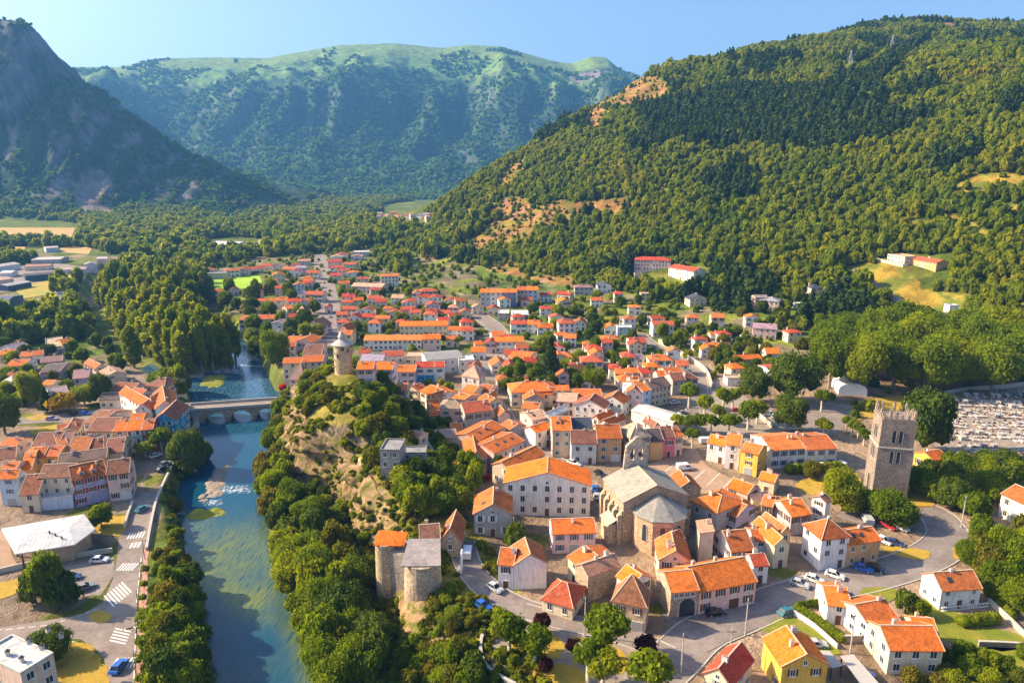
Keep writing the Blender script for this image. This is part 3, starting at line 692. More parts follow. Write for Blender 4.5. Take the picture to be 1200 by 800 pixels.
def roof_mesh(w, dp, h, kind, rise, rmat, oh=.35, og=.22, ridge=True):
    q = MB(); z = h + .17; th = .2
    if kind == 'x':
        e = oh * rise / (dp / 2); a = (-og, w + og)
        q.slab([(a[0], -oh, z - e), (a[1], -oh, z - e), (a[1], dp / 2, z + rise), (a[0], dp / 2, z + rise)], th)
        q.slab([(a[1], dp + oh, z - e), (a[0], dp + oh, z - e), (a[0], dp / 2 + .002, z + rise), (a[1], dp / 2 + .002, z + rise)], th)
        if ridge: q.box(a[0], a[1], dp / 2 - .13, dp / 2 + .13, z + rise - .06, z + rise + .07, 1)
        if ridge:
            for x in (a[0], a[1] - .16):
                for s in (0, 1):
                    y0, y1 = (-oh, dp / 2 - .14) if s == 0 else (dp + oh, dp / 2 + .14); f = rise / (dp / 2)
                    zz = lambda y: z + rise - abs(y - dp / 2) * f
                    pts = [(x, y0, zz(y0) + .06), (x + .16, y0, zz(y0) + .06), (x + .16, y1, zz(y1) + .06), (x, y1, zz(y1) + .06)]
                    q.slab(pts if s == 0 else pts[::-1], .055, 1)
    elif kind == 'y':
        e = oh * rise / (w / 2); a = (-og, dp + og)
        q.slab([(-oh, a[1], z - e), (-oh, a[0], z - e), (w / 2, a[0], z + rise), (w / 2, a[1], z + rise)], th)
        q.slab([(w + oh, a[0], z - e), (w + oh, a[1], z - e), (w / 2 + .002, a[1], z + rise), (w / 2 + .002, a[0], z + rise)], th)
        if ridge: q.box(w / 2 - .13, w / 2 + .13, a[0], a[1], z + rise - .06, z + rise + .07, 1)
        if ridge:
            f = rise / (w / 2); zz = lambda x: z + rise - abs(x - w / 2) * f
            for y in (a[0], a[1] - .16):
                q.slab([(-oh, y, zz(-oh) + .06), (w / 2 - .14, y, zz(w / 2 - .14) + .06), (w / 2 - .14, y + .16, zz(w / 2 - .14) + .06), (-oh, y + .16, zz(-oh) + .06)], .055, 1)
                q.slab([(w / 2 + .14, y, zz(w / 2 + .14) + .06), (w + oh, y, zz(w + oh) + .06), (w + oh, y + .16, zz(w + oh) + .06), (w / 2 + .14, y + .16, zz(w / 2 + .14) + .06)], .055, 1)
    elif kind in ('hx', 'hy', 'p'):
        x0, x1, y0, y1 = -oh, w + oh, -oh, dp + oh; z -= .12
        W, D = x1 - x0, y1 - y0; cx, cyy = w / 2, dp / 2
        if kind == 'p': r1 = r2 = (cx, cyy)
        elif kind == 'hx': k = min(D / 2, W * .42); r1, r2 = (x0 + k, cyy), (x1 - k, cyy)
        else: k = min(W / 2, D * .42); r1, r2 = (cx, y0 + k), (cx, y1 - k)
        zr = z + rise; A, B, C_, D_ = (x0, y0, z), (x1, y0, z), (x1, y1, z), (x0, y1, z); P1 = (*r1, zr); P2 = (*r2, zr)
        if kind == 'hx': fs = [(A, B, P2, P1), (C_, D_, P1, P2), (B, C_, P2), (D_, A, P1)]
        elif kind == 'hy': fs = [(A, B, P1), (C_, D_, P2), (B, C_, P2, P1), (D_, A, P1, P2)]
        else: fs = [(A, B, P1), (B, C_, P1), (C_, D_, P1), (D_, A, P1)]
        for f_ in fs: q.face(f_)
        lo = [(p[0], p[1], z - .2) for p in (A, B, C_, D_)]; up = (A, B, C_, D_)
        for i in range(4): q.face((lo[i], lo[(i + 1) % 4], up[(i + 1) % 4], up[i]))
        q.face(lo[::-1])
        if ridge:
            for a_, b_ in ((A, P1), (B, P2 if kind == 'hx' else P1), (C_, P2), (D_, P1 if kind == 'hx' else P2)) + (((P1, P2),) if kind != 'p' else ()): q.tube(a_, b_, .10, .10, 5, 1)
    elif kind in ('sf', 'sb', 'sl', 'sr'):
        zz = {'sf': (0, 0, 1, 1), 'sb': (1, 1, 0, 0), 'sl': (0, 1, 1, 0), 'sr': (1, 0, 0, 1)}[kind]
        q.slab([(-og, -oh, z + rise * zz[0]), (w + og, -oh, z + rise * zz[1]), (w + og, dp + oh, z + rise * zz[2]), (-og, dp + oh, z + rise * zz[3])], th)
    else:
        q.box(.25, w - .25, .25, dp - .25, h - .1, h + .02)
        for a_ in ((-.05, w + .05, -.05, .25), (-.05, w + .05, dp - .25, dp + .05), (-.05, .25, .251, dp - .251), (w - .25, w + .05, .251, dp - .251)): q.box(*a_, h - .05, h + .38, 1)
    me = q.mesh('roof', [M[rmat], M['mortar'] if kind != 'f' else M['plaster']]); add_tile_uv(me); return me
def wall_mesh(w, dp, h, kind, rise, wmat):
    q = MB(); zb = -2.5
    def P(x, y, z): return (x, y, z)
    if kind in ('sf', 'sb', 'sl', 'sr'): zz = [h + rise * k for k in {'sf': (0, 0, 1, 1), 'sb': (1, 1, 0, 0), 'sl': (0, 1, 1, 0), 'sr': (1, 0, 0, 1)}[kind]]
    else: zz = [h] * 4
    c = [(0, 0), (w, 0), (w, dp), (0, dp)]
    for i in range(4):
        j = (i + 1) % 4; a, b_ = c[i], c[j]; pts = [(*a, zb), (*b_, zb), (*b_, zz[j])]
        if kind == 'x' and i in (1, 3): pts.append((a[0], dp / 2, h + rise))
        if kind == 'y' and i in (0, 2): pts.append((w / 2, a[1], h + rise))
        pts.append((*a, zz[i])); q.face(pts)
    return q.mesh('wall', [M[wmat]])
FR = {c: (x, y, 8.0) for c, (x, y) in dict(a=(460, 430), b=(570, 430), c=(680, 430), d=(520, 510), e=(640, 510), f=(740, 540), g=(860, 540), h=(620, 620), i=(750, 600), j=(0, 420), k=(0, 500), l=(100, 430), m=(290, 380), n=(420, 360), o=(540, 360), p=(670, 350), q=(0, 270), r=(230, 270), s=(230, 330), t=(370, 280), u=(480, 310), v=(810, 330), w=(820, 420), x=(1050, 580)).items()}
FR.update(E=(420, 430, 3.808), F=(420, 600, 4.0), GG=(640, 430, 3.808), H=(620, 600, 4.0), I=(820, 480, 5.0), J=(1000, 440, 5.0), K=(820, 620, 4.445), L=(1000, 600, 4.0), Z=(0, 0, 1.0), A=(0, 400, 3.808), Bz=(0, 590, 3.808), Cz=(190, 380, 3.808), M=(0, 250, 4.0), N=(270, 250, 4.0), O=(540, 280, 4.0), P=(800, 260, 2.9625))
def fpx(fr, p): x0, y0, k = FR[fr]; return (x0 + p[0] / k, y0 + p[1] / k)
LABELS = {}
def setlabel(o, label, cat, group=None):
    if label in LABELS: print('DUP LABEL', label)
    if len(label.replace('-', ' ').split()) > 15: print('LONG', label)
    LABELS[label] = 1; return tag(o, label, cat, group)
FOOT = []                 # footprints (x, y, r) of buildings, for keeping trees and bushes off them
def footprint(fr, A, B, T, h, zg):
    a = fpx(fr, A); b_ = fpx(fr, B); z = 0.0 if zg is None else zg
    if zg is None: z = G((a[0] + b_[0]) / 2, (a[1] + b_[1]) / 2, h)[2] - h
    pa = Vector(Pz(*a, z + h)); pb = Vector(Pz(*b_, z + h)); u = (pb - pa); w = u.length; u.normalize(); nn = Vector((-u.y, u.x, 0))
    if isinstance(T, (int, float)): dp = float(T)
    else: pt = Vector(Pz(*fpx(fr, T), z + h)); dp = max(2.5, abs((pt - pa).dot(nn)))
    c = pa + u * w / 2 + nn * dp / 2
    return pa, u, nn, w, dp, z, c
_hr = random.Random(5)
def block(root, org, fr, A, B, T, zg, h, kind, rise, rc, wc, wmat='plaster', rmat='clay_tiles', sh=None, win=True, chim=1, door=True, sides=True, sky=0, wname='wall', far=False, gable_win=True, dens=1.0):
    r = _hr; pa, u, nn, w, dp, z, c = footprint(fr, A, B, T, h, zg); rz = math.atan2(u.y, u.x)
    wo = obj(wname, wall_mesh(w, dp, h, kind, rise, wmat), root); wo.location = (pa.x - org.x, pa.y - org.y, z - org.z); wo.rotation_euler = (0, 0, rz)
    wo.color = jit(WALLC[wc][0], r)
    if rc in ('D', 'G', 'V', 'U') and rmat == 'clay_tiles': rmat = 'slates'
    ro = obj('roof', roof_mesh(w, dp, h, kind, rise, rmat, ridge=not far), root); ro.location = wo.location; ro.rotation_euler = wo.rotation_euler; ro.color = jit(fade(ROOFC[rc][0], r), r, .16)
    if kind == 'f': ro.color = jit(ROOFC[rc][0], r)
    FOOT.append((c.x, c.y, .5 * math.hypot(w, dp)))
    def put(name, me, x, y, zz, ang):
        o = obj(name, me, root); p = Vector((x, y, 0)); p.rotate(Matrix.Rotation(rz, 3, 'Z'))
        o.location = (pa.x - org.x + p.x, pa.y - org.y + p.y, z - org.z + zz); o.rotation_euler = (0, 0, rz + ang); return o
    if win:
        st = sh if sh is not None else r.choice(['brown', 'white', 'grey', None, 'blue', 'brown', 'green'])
        if st == 'none': st = None
        nf = max(1, int(round(h / 2.9))); fh = h / nf; ww_, hh_ = r.choice([(1.0, 1.5), (1.1, 1.65), (.9, 1.3), (1.2, 1.4)])
        for face, L in ((0, w), (1, dp), (3, dp)):
            if face and not sides: continue
            nc = max(1, int(L / (3.0 / dens) + .2)); nc = min(nc, 14)
            if far and face: nc = min(nc, 2)
            for f_ in range(nf):
                for k in range(nc):
                    if r.random() < (.08 if face == 0 else .35): continue
                    xx = L * (k + .5) / nc
                    if f_ == 0 and face == 0 and door and k == nc // 2:
                        dm = door_mesh(1.1, 2.1, 'door_wood') if r.random() < .7 or L < 5 else door_mesh(2.4, 2.3, r.choice(['shutter_white', 'shutter_grey', 'door_wood', 'shutter_brown']))
                        put('door', dm, xx, -.02, .05, 0); continue
                    wh = hh_ if fh > 2.5 else 1.05
                    me = window_mesh(ww_, wh, st if L / nc > 2.3 else None); zz = f_ * fh + max(.3, min(1.0, fh - wh - .35))
                    if face == 0: put('window', me, xx, -.004, zz, 0)
                    elif face == 1: put('window', me, w + .004, xx, zz, math.pi / 2)
                    else: put('window', me, -.004, dp - xx, zz, -math.pi / 2)
        if kind == 'y' and rise > 1.6 and gable_win: put('window', window_mesh(.7, .8, None), w / 2, -.004, h + .1, 0)
    for i in range(chim):
        co = obj('chimney', chimney_mesh(r.randrange(3)), ro)
        tt = r.uniform(.12, .88) if i == 0 else r.uniform(.1, .9)
        if kind in ('x', 'hx'): co.location = (w * tt, dp * r.choice([.36, .62, .5]), h + rise * .7)
        elif kind in ('y', 'hy'): co.location = (w * r.choice([.35, .6, .5]), dp * tt, h + rise * .7)
        elif kind == 'p': co.location = (w * .62, dp * .6, h + rise * .6)
        else: co.location = (w * tt, dp * .6, h + rise * .5 + .2)
        co.color = jit(WALLC[r.choice('cwtp')][0], r)
    for i in range(sky):
        so = obj('skylight', skylight_mesh(), ro); t = (.3 + .25 * i)
        if kind == 'x': so.location = (w * t, dp * .25, h + .17 + rise * .5 + .02); so.rotation_euler = (math.atan2(rise, dp / 2), 0, 0)
        elif kind == 'y': so.location = (w * .25, dp * t, h + .19 + rise * .5); so.rotation_euler = (0, -math.atan2(rise, w / 2), 0)
    return wo, ro, (pa, u, nn, w, dp, z, rz, put)
def house(fr, A, B, T, h, kind, rise, rc, wc, where, zg=None, name='house', cat='house', group=None, wings=(), label=None, noun='house', **kw):
    pa, u, nn, w, dp, z, c = footprint(fr, A, B, T, h, zg)
    root = empty(name, (c.x, c.y, z)); org = Vector((c.x, c.y, z))
    info = block(root, org, fr, A, B, T, z, h, kind, rise, rc, wc, **kw)
    for wg in wings: block(root, org, *wg[:4], z, *wg[4:9], **(wg[9] if len(wg) > 9 else {}))
    lab = label or '%s %s with %s roof %s' % (WALLC[wc][1] if kw.get('wmat') != 'rubble_stone' else 'rubble stone', noun, ROOFC[rc][1], where)
    setlabel(root, lab, cat, group); root['_i'] = 0; del root['_i']
    return root, info
# ---------------------------------------------------------------- houses of the old town, one by one (pixel frames only locate them on the land)
OT = 'houses of the old town'
def o_(fr, A, B, T, h, kind, rise, rc, wc, where, **kw): kw.setdefault('group', OT); return house(fr, A, B, T, h, kind, rise, rc, wc, where, **kw)
S = dict(wmat='rubble_stone')
# below and beside the castle rock
o_('F', (728, 248), (882, 235), 7.0, 6.2, 'y', 2.3, 'T', 'w', 'and blank gable, facing the silver car', wings=[('F', (655, 240), (726, 248), 6.5, 6.2, 'x', 2.0, 'T', 'w', dict(chim=1, sh='brown'))], chim=0, sh='none', win=False)
o_('E', (515, 655), (683, 655), (488, 575), 6.2, 'y', 2.6, 'O', 'g', 'standing gable-on below the big white house', sh='white', sky=1)
o_('Z', (591, 566), (692, 569), 10.0, 9.2, 'y', 3.4, 'O', 'w', 'and plain four-storey gable, left of the church', sh='none', noun='big house')
o_('d', (620, 330), (945, 170), (560, 220), 8, 'x', 1.6, 'O', 't', 'right behind the big white gable', chim=2)
o_('E', (480, 410), (572, 405), (435, 325), 6.0, 'y', 1.9, 'O', 'g', 'beside the narrow dark cypress', chim=0)
o_('E', (362, 452), (468, 446), 4.0, 2.7, 'sf', .5, 'O', 'w', 'low over a garden terrace above the cliff trees', chim=0, win=False)
o_('E', (95, 372), (183, 374), 8.0, 8.5, 'f', 0, 'G', 'g', 'like a roofless square keep on the cliff edge', wmat='rubble_stone', chim=0, sh='none', wings=[('E', (187, 388), (302, 384), 5.0, 4.6, 'f', 0, 'G', 'g', dict(wmat='rubble_stone', chim=0, sh='none'))])
o_('E', (224, 308), (268, 318), 5.0, 3.2, 'x', 1.0, 'P', 'c', 'alone beside the walled lane up to the castle', chim=0)
o_('a', (445, 388), (660, 388), 8.5, 6.8, 'hx', 2.2, 'K', 'p', 'and hipped ends at the head of the lane gardens', sh='brown')
o_('a', (680, 432), (930, 402), 9.0, 7, 'x', 2.4, 'R', 'g', 'and dark gable behind the big orange twin roofs', sh='brown')
o_('E', (530, 330), (650, 268), (495, 270), 7.2, 'x', 1.3, 'O', 't', 'and two dormer holes, upper of the twin roofs', sky=2)
o_('E', (605, 385), (740, 328), (530, 330), 6.6, 'x', 1.2, 'O', 'p', 'and long skylight strip, lower of the twin roofs', sky=3)
for k_, (A, B, T, rc, wc, wh) in enumerate([((230, 220), (310, 190), (270, 145), 'O', 'c', 'small one at the left start of the roof cluster'), ((260, 225), (405, 290), (490, 190), 'O', 'w', 'and long white eaves wall below the blue fronted house'),
        ((420, 280), (510, 250), (590, 200), 'T', 'c', 'behind the long white eaves wall'), ((360, 375), (450, 365), (540, 290), 'O', 'o', 'just left of the hipped tan roof'), ((540, 300), (640, 330), (760, 245), 'O', 'p', 'just behind the hipped tan roof'),
        ((650, 222), (760, 242), (740, 170), 'O', 'c', 'under the pale pyramid roof'), ((800, 215), (905, 230), (900, 165), 'T', 'p', 'tucked against the right foot of the pyramid roof'), ((800, 300), (890, 345), (920, 260), 'O', 'c', 'behind the red roofed dark gable'),
        ((915, 300), (985, 250), (1000, 220), 'O', 'w', 'at the upper end of the shaded street'), ((960, 402), (1000, 455), (1070, 410), 'O', 'p', 'alone on the left kerb of the shaded street'), ((30, 215), (130, 215), (140, 150), 'T', 'g', 'half hidden by dark trees right of the castle mound')]):
    o_('a', A, B, T, 5.6 + .5 * (k_ % 3), 'x', 1.3 + .2 * (k_ % 2), rc, wc, wh)
o_('a', (650, 80), (810, 105), (950, 85), 7.0, 'p', 4.6, 'P', 'w', 'shaped as a steep pyramid above the old roofs', chim=0, sh='none')
o_('a', (410, 672), (602, 658), 8, 3.8, 'x', 1.2, 'G', 'g', 'low and grey in the lane gardens', chim=0, win=False)
o_('a', (352, 458), (452, 452), 5, 3.6, 'x', 1.0, 'O', 'p', 'a small annex left of the hipped tan roof', chim=0)
o_('a', (545, 585), (655, 580), 6, 3.4, 'x', 1.1, 'T', 'c', 'tiny, before the red roofed dark gable', chim=1)
o_('a', (1010, 545), (1095, 590), 7, 6.0, 'x', 1.3, 'T', 'g', 'on the shaded street above the twin roofs')
# right side of the old street
o_('b', (330, 385), (480, 400), (560, 340), 6, 'x', 1.3, 'O', 'c', 'first on the right of the shaded street')
o_('b', (430, 500), (585, 470), (570, 380), 6.5, 'x', 1.2, 'P', 'p', 'second on the right of the shaded street', sky=1)
o_('b', (590, 470), (770, 395), (750, 350), 7, 'x', 1.0, 'W', 'g', 'wedged between orange roofs near the dark slate one')
o_('b', (460, 612), (615, 560), (580, 500), 6.5, 'x', 1.2, 'O', 'w', 'third on the right of the shaded street')
o_('b', (622, 592), (800, 590), 11.0, 9.4, 'x', 2.6, 'O', 't', 'tall and narrow at the left end of the square', sh='grey', sky=2)
o_('b', (800, 592), (1000, 588), 9, 8.2, 'x', 2.6, 'D', 'g', 'steep behind the maroon one on the square', sh='none', chim=1)
o_('b', (797, 715), (1035, 715), 8.0, 7.0, 'x', 2.8, 'B', 'w', 'second from the left along the square', sh='none')
o_('c', (165, 668), (390, 662), 9, 8.2, 'x', 2.8, 'T', 'o', 'third from the left along the square', sh='grey', chim=2)
o_('c', (470, 668), (660, 645), (365, 582), 8.2, 'hy', 3.4, 'K', 'c', 'half-hipped with a cream front on the square', sh='brown')
o_('c', (661, 697), (782, 690), 9, 6.6, 'x', 2.4, 'D', 'o', 'between the half-hipped house and the red front', win=False, chim=0)
o_('c', (785, 660), (888, 655), (840, 560), 7, 'x', 2.0, 'B', 'k', 'second from the right along the square', sh='brown')
o_('c', (890, 650), (962, 636), 7, 7, 'x', 1.6, 'O', 'p', 'and tall shutters, last on the right of the square', sh='brown')
o_('c', (170, 490), (310, 430), (300, 400), 6.2, 'x', 1.2, 'O', 'p', 'left of two behind the half-hipped house')
o_('c', (250, 540), (430, 475), (390, 445), 6.4, 'x', 1.3, 'O', 'c', 'right of two behind the half-hipped house', chim=2)
o_('c', (590, 500), (690, 560), (560, 450), 6, 'x', 1.4, 'B', 'p', 'beside the long pale hall roof')
o_('b', (820, 355), (1105, 390), 8, 6, 'y', 2.6, 'B', 'w', 'and two small gable windows, left of two white gables', sh='none')
o_('c', (190, 312), (400, 345), 8, 5.6, 'y', 2.4, 'T', 'w', 'right of two white gables behind the square', sh='none')
o_('c', (430, 240), (575, 250), (650, 210), 7, 'y', 2.2, 'O', 'p', 'gable-on beside the light blue side wall', sh='none')
o_('c', (585, 228), (665, 215), (590, 110), 8, 'x', 1.8, 'O', 'B', 'squeezed left of the dark slate terrace', sh='none')
o_('c', (670, 205), (850, 170), 9, 7.6, 'x', 2.4, 'D', 'c', 'and eight tall windows at the side street', sh='none', dens=1.5)
o_('c', (480, 405), (870, 522), (925, 440), 4.2, 'x', 1.0, 'W', 'w', 'a long low market hall beside the round trees', name='market_hall', cat='hall', rmat='metal_sheet', chim=0, win=False, noun='hall')
o_('c', (815, 72), (975, 62), (955, 0), 6.5, 'x', 1.6, 'O', 'c', 'at the top of the side street')
o_('c', (868, 128), (985, 120), 8, 6.2, 'x', 2.0, 'B', 'g', 'shaded just below the top of the side street')
o_('c', (990, 118), (1105, 106), 8, 5.2, 'hx', 2.0, 'B', 'p', 'hipped and maroon at the top of the wall road')
o_('c', (480, 132), (560, 126), (560, 90), 6, 'x', 1.2, 'O', 'w', 'just behind the light blue side wall')
o_('b', (235, 238), (670, 218), 11, 6.4, 'hx', 2.4, 'O', 'c', 'very broad and hipped before the dark trees', chim=3)
o_('b', (350, 305), (545, 300), 6, 5.4, 'y', 1.8, 'T', 't', 'with a low pediment before the broad hipped roof', chim=1)
o_('b', (812, 272), (1080, 275), (1110, 205), 4.6, 'x', 1.2, 'O', 't', 'a wide barn roof beside the bright green tree', chim=0, win=False)
o_('b', (660, 320), (840, 330), (730, 240), 5.4, 'x', 1.2, 'P', 'p', 'right of the low pediment')
# south and east of the church
o_('f', (430, 268), (650, 255), (230, 165), 5.2, 'y', 2.2, 'O', 's', 'gable-on against the right side of the church', wmat='rubble_stone', sh='none')
o_('f', (562, 365), (800, 485), (1030, 345), 7.2, 'hx', 1.7, 'O', 'g', 'large and square over a blue awning', sky=1, sh='none')
o_('f', (900, 240), (1090, 308), (1195, 240), 5.8, 'x', 1.5, 'O', 't', 'at the front edge of the paved square')
o_('f', (890, 485), (985, 525), (1130, 410), 5.4, 'x', 1.8, 'T', 'L', 'between the blue awning and the orange strip roofs')
o_('g', (260, 405), (360, 430), (470, 350), 5.2, 'x', 1.3, 'O', 'c', 'left part of the notched roof pair')
o_('g', (540, 520), (725, 492), (590, 330), 5.4, 'x', 2.0, 'O', 'g', 'broad notched one beside the dry yellow lawn', chim=2)
o_('g', (180, 375), (340, 340), (460, 255), 4.2, 'x', 1.0, 'P', 'c', 'low among chimneys below the yellow house')
o_('g', (235, 165), (380, 200), 6, 4.0, 'x', 1.0, 'O', 'c', 'lowest, touching the yellow house', chim=2)
o_('g', (735, 340), (862, 390), (575, 250), 7.4, 'y', 1.0, 'B', 'w', 'tall and narrow with two dark stacked windows', sh='brown')
o_('g', (825, 735), (1088, 705), (590, 605), 8.0, 'p', 3.2, 'T', 'w', 'four-sided beside the sunlit car park', sh='none', chim=2)
o_('Z', (994, 638), (1032, 632), (1017, 615), 6.0, 'x', 1.6, 'O', 'o', 'right of the four-sided roof at the car park', sky=2, sh='none')
o_('i', (180, 445), (475, 462), (0, 255), 6.0, 'y', 2.4, 'O', 'c', 'with a bare gable below the church apse', wings=[('i', (265, 300), (415, 240), (345, 170), 6, 'x', 1.4, 'O', 'L', dict(chim=1))], chim=2, sh='brown')
o_('i', (560, 197), (690, 205), 5.5, 8.0, 'sl', .8, 'P', 'c', 'tall and blind, below the blue awning', win=False)
o_('i', (855, 368), (1068, 348), (1000, 155), 5.6, 'x', 2.6, 'T', 'w', 'and sunlit gable, behind the long terrace', chim=2, sh='brown')
o_('i', (555, 742), (1090, 640), 9.5, 5.6, 'x', 2.8, 'O', 'p', 'long and low along the shaded road', sh='brown', chim=2, noun='terrace')
GATE = o_('i', (292, 747), (548, 722), 8.0, 6.2, 'x', 2.0, 'O', 's', 'pierced by a dark arched gateway', wmat='rubble_stone', win=False, door=False, chim=0, noun='gatehouse')
o_('H', (392, 414), (548, 445), (682, 398), 6.0, 'p', 5.2, 'B', 't', 'steep and four-sided right of the park trees', sh='brown', chim=0)
o_('H', (412, 297), (480, 345), (565, 300), 6.0, 'x', 1.6, 'O', 'w', 'wedged behind the steep four-sided roof')
o_('H', (183, 207), (240, 255), (375, 185), 5.6, 'x', 1.3, 'O', 'c', 'right of the shaded yard with the white house')
o_('H', (277, 298), (428, 247), (385, 192), 6.4, 'x', 1.4, 'P', 's', 'above the red garage roof', wmat='rubble_stone', win=False, chim=2)
o_('H', (62, 406), (203, 447), 8.0, 3.0, 'hx', 2.6, 'R', 'c', 'low with a white garage door, above the park', sky=1, chim=0, door=False, sh='none')
o_('H', (112, 100), (312, 93), (290, 27), 5.4, 'x', 1.9, 'O', 'p', 'and blue shutters, below the big white gable', sh='blue')
o_('g', (385, 785), (520, 770), (265, 575), 6.2, 'y', 1.6, 'O', 'c', 'a long strip left of the four-sided brown roof', sh='none')
o_('g', (440, 677), (535, 660), (400, 510), 6.6, 'y', 1.4, 'T', 'o', 'the shorter strip next to the sunlit blind wall', sh='none', chim=0)
o_('g', (190, 745), (325, 745), 6, 5.0, 'x', 1.2, 'T', 'B', 'between the strip and the sunlit gable', sh='none')
o_('K', (282, 190), (358, 185), 5, 4.6, 'x', 1.3, 'R', 'w', 'tiny with a blue door in the shaded alley', sh='none')
# row on the paved square
o_('I', (45, 190), (152, 212), 8, 6.2, 'x', 1.4, 'O', 'w', 'leftmost of the row on the paved square', sh='white')
o_('I', (153, 200), (238, 212), (345, 158), 8.0, 'x', 1.5, 'O', 'w', 'tallest of the row on the paved square', sh='white', chim=2)
o_('I', (240, 236), (342, 262), (425, 222), 7.4, 'x', 1.5, 'O', 'y', 'at the corner of the paved square', sh='brown')
o_('I', (422, 238), (622, 224), (580, 128), 6.2, 'x', 2.0, 'O', 'w', 'and leafy pergola, left half of the long row', sh='blue', chim=2)
o_('I', (624, 234), (806, 226), (700, 132), 6.0, 'x', 1.8, 'T', 'w', 'at the right end of the long row', sh='blue', chim=2)
# gardens at the lower right
GD = 'garden houses at the lower right'
house('L', (415, 365), (600, 352), (285, 292), 4.8, 'x', 2.2, 'T', 'w', 'and railed terrace above a lawn and hedge', group=GD, sh='white', sky=1, chim=1)
house('L', (75, 535), (217, 508), 8.5, 4.4, 'x', 1.9, 'O', 'w', 'behind clipped hedges, beside the empty lawn', group=GD, wings=[('K', (668, 392), (790, 402), 8, 4.4, 'x', 1.7, 'O', 'w', dict(chim=2, sh='white'))], sh='white')
house('L', (172, 642), (422, 645), 8.0, 5.4, 'x', 2.0, 'O', 'c', 'and little white porch, lowest on the right', group=GD, sh='none', wings=[('L', (290, 560), (395, 568), 5, 4.4, 'x', 1.4, 'O', 'c', dict(chim=1))])
house('K', (430, 712), (668, 700), (208, 570), 6.2, 'y', 2.2, 'O', 'y', 'large, beside the pale carport roofs', group=GD, sh='brown', chim=2)
house('K', (25, 745), (160, 815), 9, 5.2, 'y', 2.2, 'R', 'c', 'cut by the bottom edge near the tall pole', group=GD, sh='grey')
house('Z', (1174, 578), (1204, 592), 9, 6.6, 'x', 2.0, 'T', 'w', 'with walled yard at the right edge', group=GD, sh='grey')
house('J', (470, 497), (555, 480), (415, 440), 4.0, 'x', 1.4, 'O', 'y', 'between the tower and the cemetery', group=GD)
house('J', (600, 492), (690, 512), (640, 455), 3.6, 'x', 1.2, 'R', 'o', 'next to the cemetery path', group=GD, chim=0)
house('J', (905, 492), (1000, 492), (990, 450), 4.0, 'x', 1.2, 'O', 'c', 'at the right edge below the cemetery', group=GD)
house('L', (735, 252), (802, 268), 4.5, 2.8, 'x', 1.0, 'K', 'o', 'a small hut under trees at the right edge', group=GD, chim=0, noun='hut', name='garden_hut', cat='hut', win=False)
# ---------------------------------------------------------------- left bank
LBK = 'houses on the left bank'
def b_(fr, A, B, T, h, kind, rise, rc, wc, where, **kw): kw.setdefault('zg', -3.0); kw.setdefault('group', LBK); return house(fr, A, B, T, h, kind, rise, rc, wc, where, **kw)
b_('k', (-20, 482), (160, 478), (130, 425), 8.6, 'x', 1.6, 'O', 'B', 'at the left edge above the tin roofed hall', sh='blue')
b_('k', (185, 635), (355, 625), 10, 5.6, 'x', 3.6, 'B', 'c', 'lowest and narrow in the front row', sh='none')
b_('k', (360, 478), (668, 465), 8, 8.6, 'x', 2.2, 'B', 'c', 'behind a pale terrace in the front row', sh='none', wings=[('k', (365, 682), (678, 657), 3.4, 3.4, 'f', 0, 'W', 'B', dict(chim=0, win=False))])
DORM = b_('k', (675, 502), (995, 430), 8.5, 8.4, 'x', 2.6, 'T', 'l', 'and two dormers in the front row', sh='red', chim=1)
b_('k', (1000, 450), (1205, 425), 8.5, 8.4, 'x', 2.6, 'B', 'p', 'rightmost of the front row by the quay road', sh='brown')
b_('k', (275, 295), (405, 285), (395, 190), 6.4, 'x', 1.6, 'O', 'y', 'left of the yellow pair behind')
b_('k', (408, 278), (540, 275), (540, 175), 6.4, 'x', 1.6, 'T', 'y', 'right of the yellow pair behind')
b_('k', (190, 415), (290, 400), (262, 200), 6.4, 'x', 1.8, 'O', 'o', 'a deep bright slope behind the narrow lowest one', win=False)
b_('k', (0, 176), (150, 182), (100, 100), 6, 'x', 1.4, 'O', 'c', 'near the left edge, below the dark tree')
b_('k', (-10, 310), (145, 285), (60, 200), 6, 'x', 1.8, 'B', 'c', 'in shadow near the left edge')
b_('k', (-15, 425), (130, 420), (120, 325), 7, 'x', 1.5, 'O', 'p', 'right behind the pale blue front at the edge')
b_('k', (300, 188), (540, 172), (430, 60), 6, 'x', 2.4, 'B', 'p', 'broad, behind the yellow pair')
b_('k', (545, 170), (628, 152), (500, 60), 6.2, 'x', 1.8, 'T', 'c', 'between two broad brown roofs behind the yellow pair')
b_('k', (632, 226), (825, 211), (785, 90), 6.6, 'x', 2.2, 'T', 'w', 'with a white party wall, mid left bank')
b_('k', (827, 212), (968, 190), (950, 110), 6.4, 'x', 1.8, 'B', 'p', 'right of the white party wall')
b_('k', (545, 345), (995, 285), 7.5, 7.2, 'x', 1.6, 'D', 'o', 'long and dark behind the dormered front', chim=2, win=False)
b_('k', (985, 252), (1150, 232), (1100, 100), 6.4, 'x', 2.2, 'B', 'c', 'behind the rightmost front row house', chim=2)
b_('l', (265, 602), (373, 596), 9, 7.8, 'x', 2.0, 'O', 'c', 'left neighbour of the sea green front', sh='none')
b_('l', (375, 596), (525, 588), 9, 8.0, 'x', 2.0, 'O', 'n', 'and rows of white windows facing the quay', sh='white', dens=1.3)
b_('l', (527, 588), (630, 580), 9, 8.0, 'x', 2.0, 'O', 'r', 'at the quay corner', sh='grey')
b_('l', (415, 502), (535, 497), (530, 440), 8.8, 'x', 1.4, 'O', 'o', 'rising behind the sea green front', win=False)
b_('l', (625, 507), (838, 497), (830, 370), 8.2, 'y', 2.6, 'B', 'b', 'facing the bridge end', sh='white')
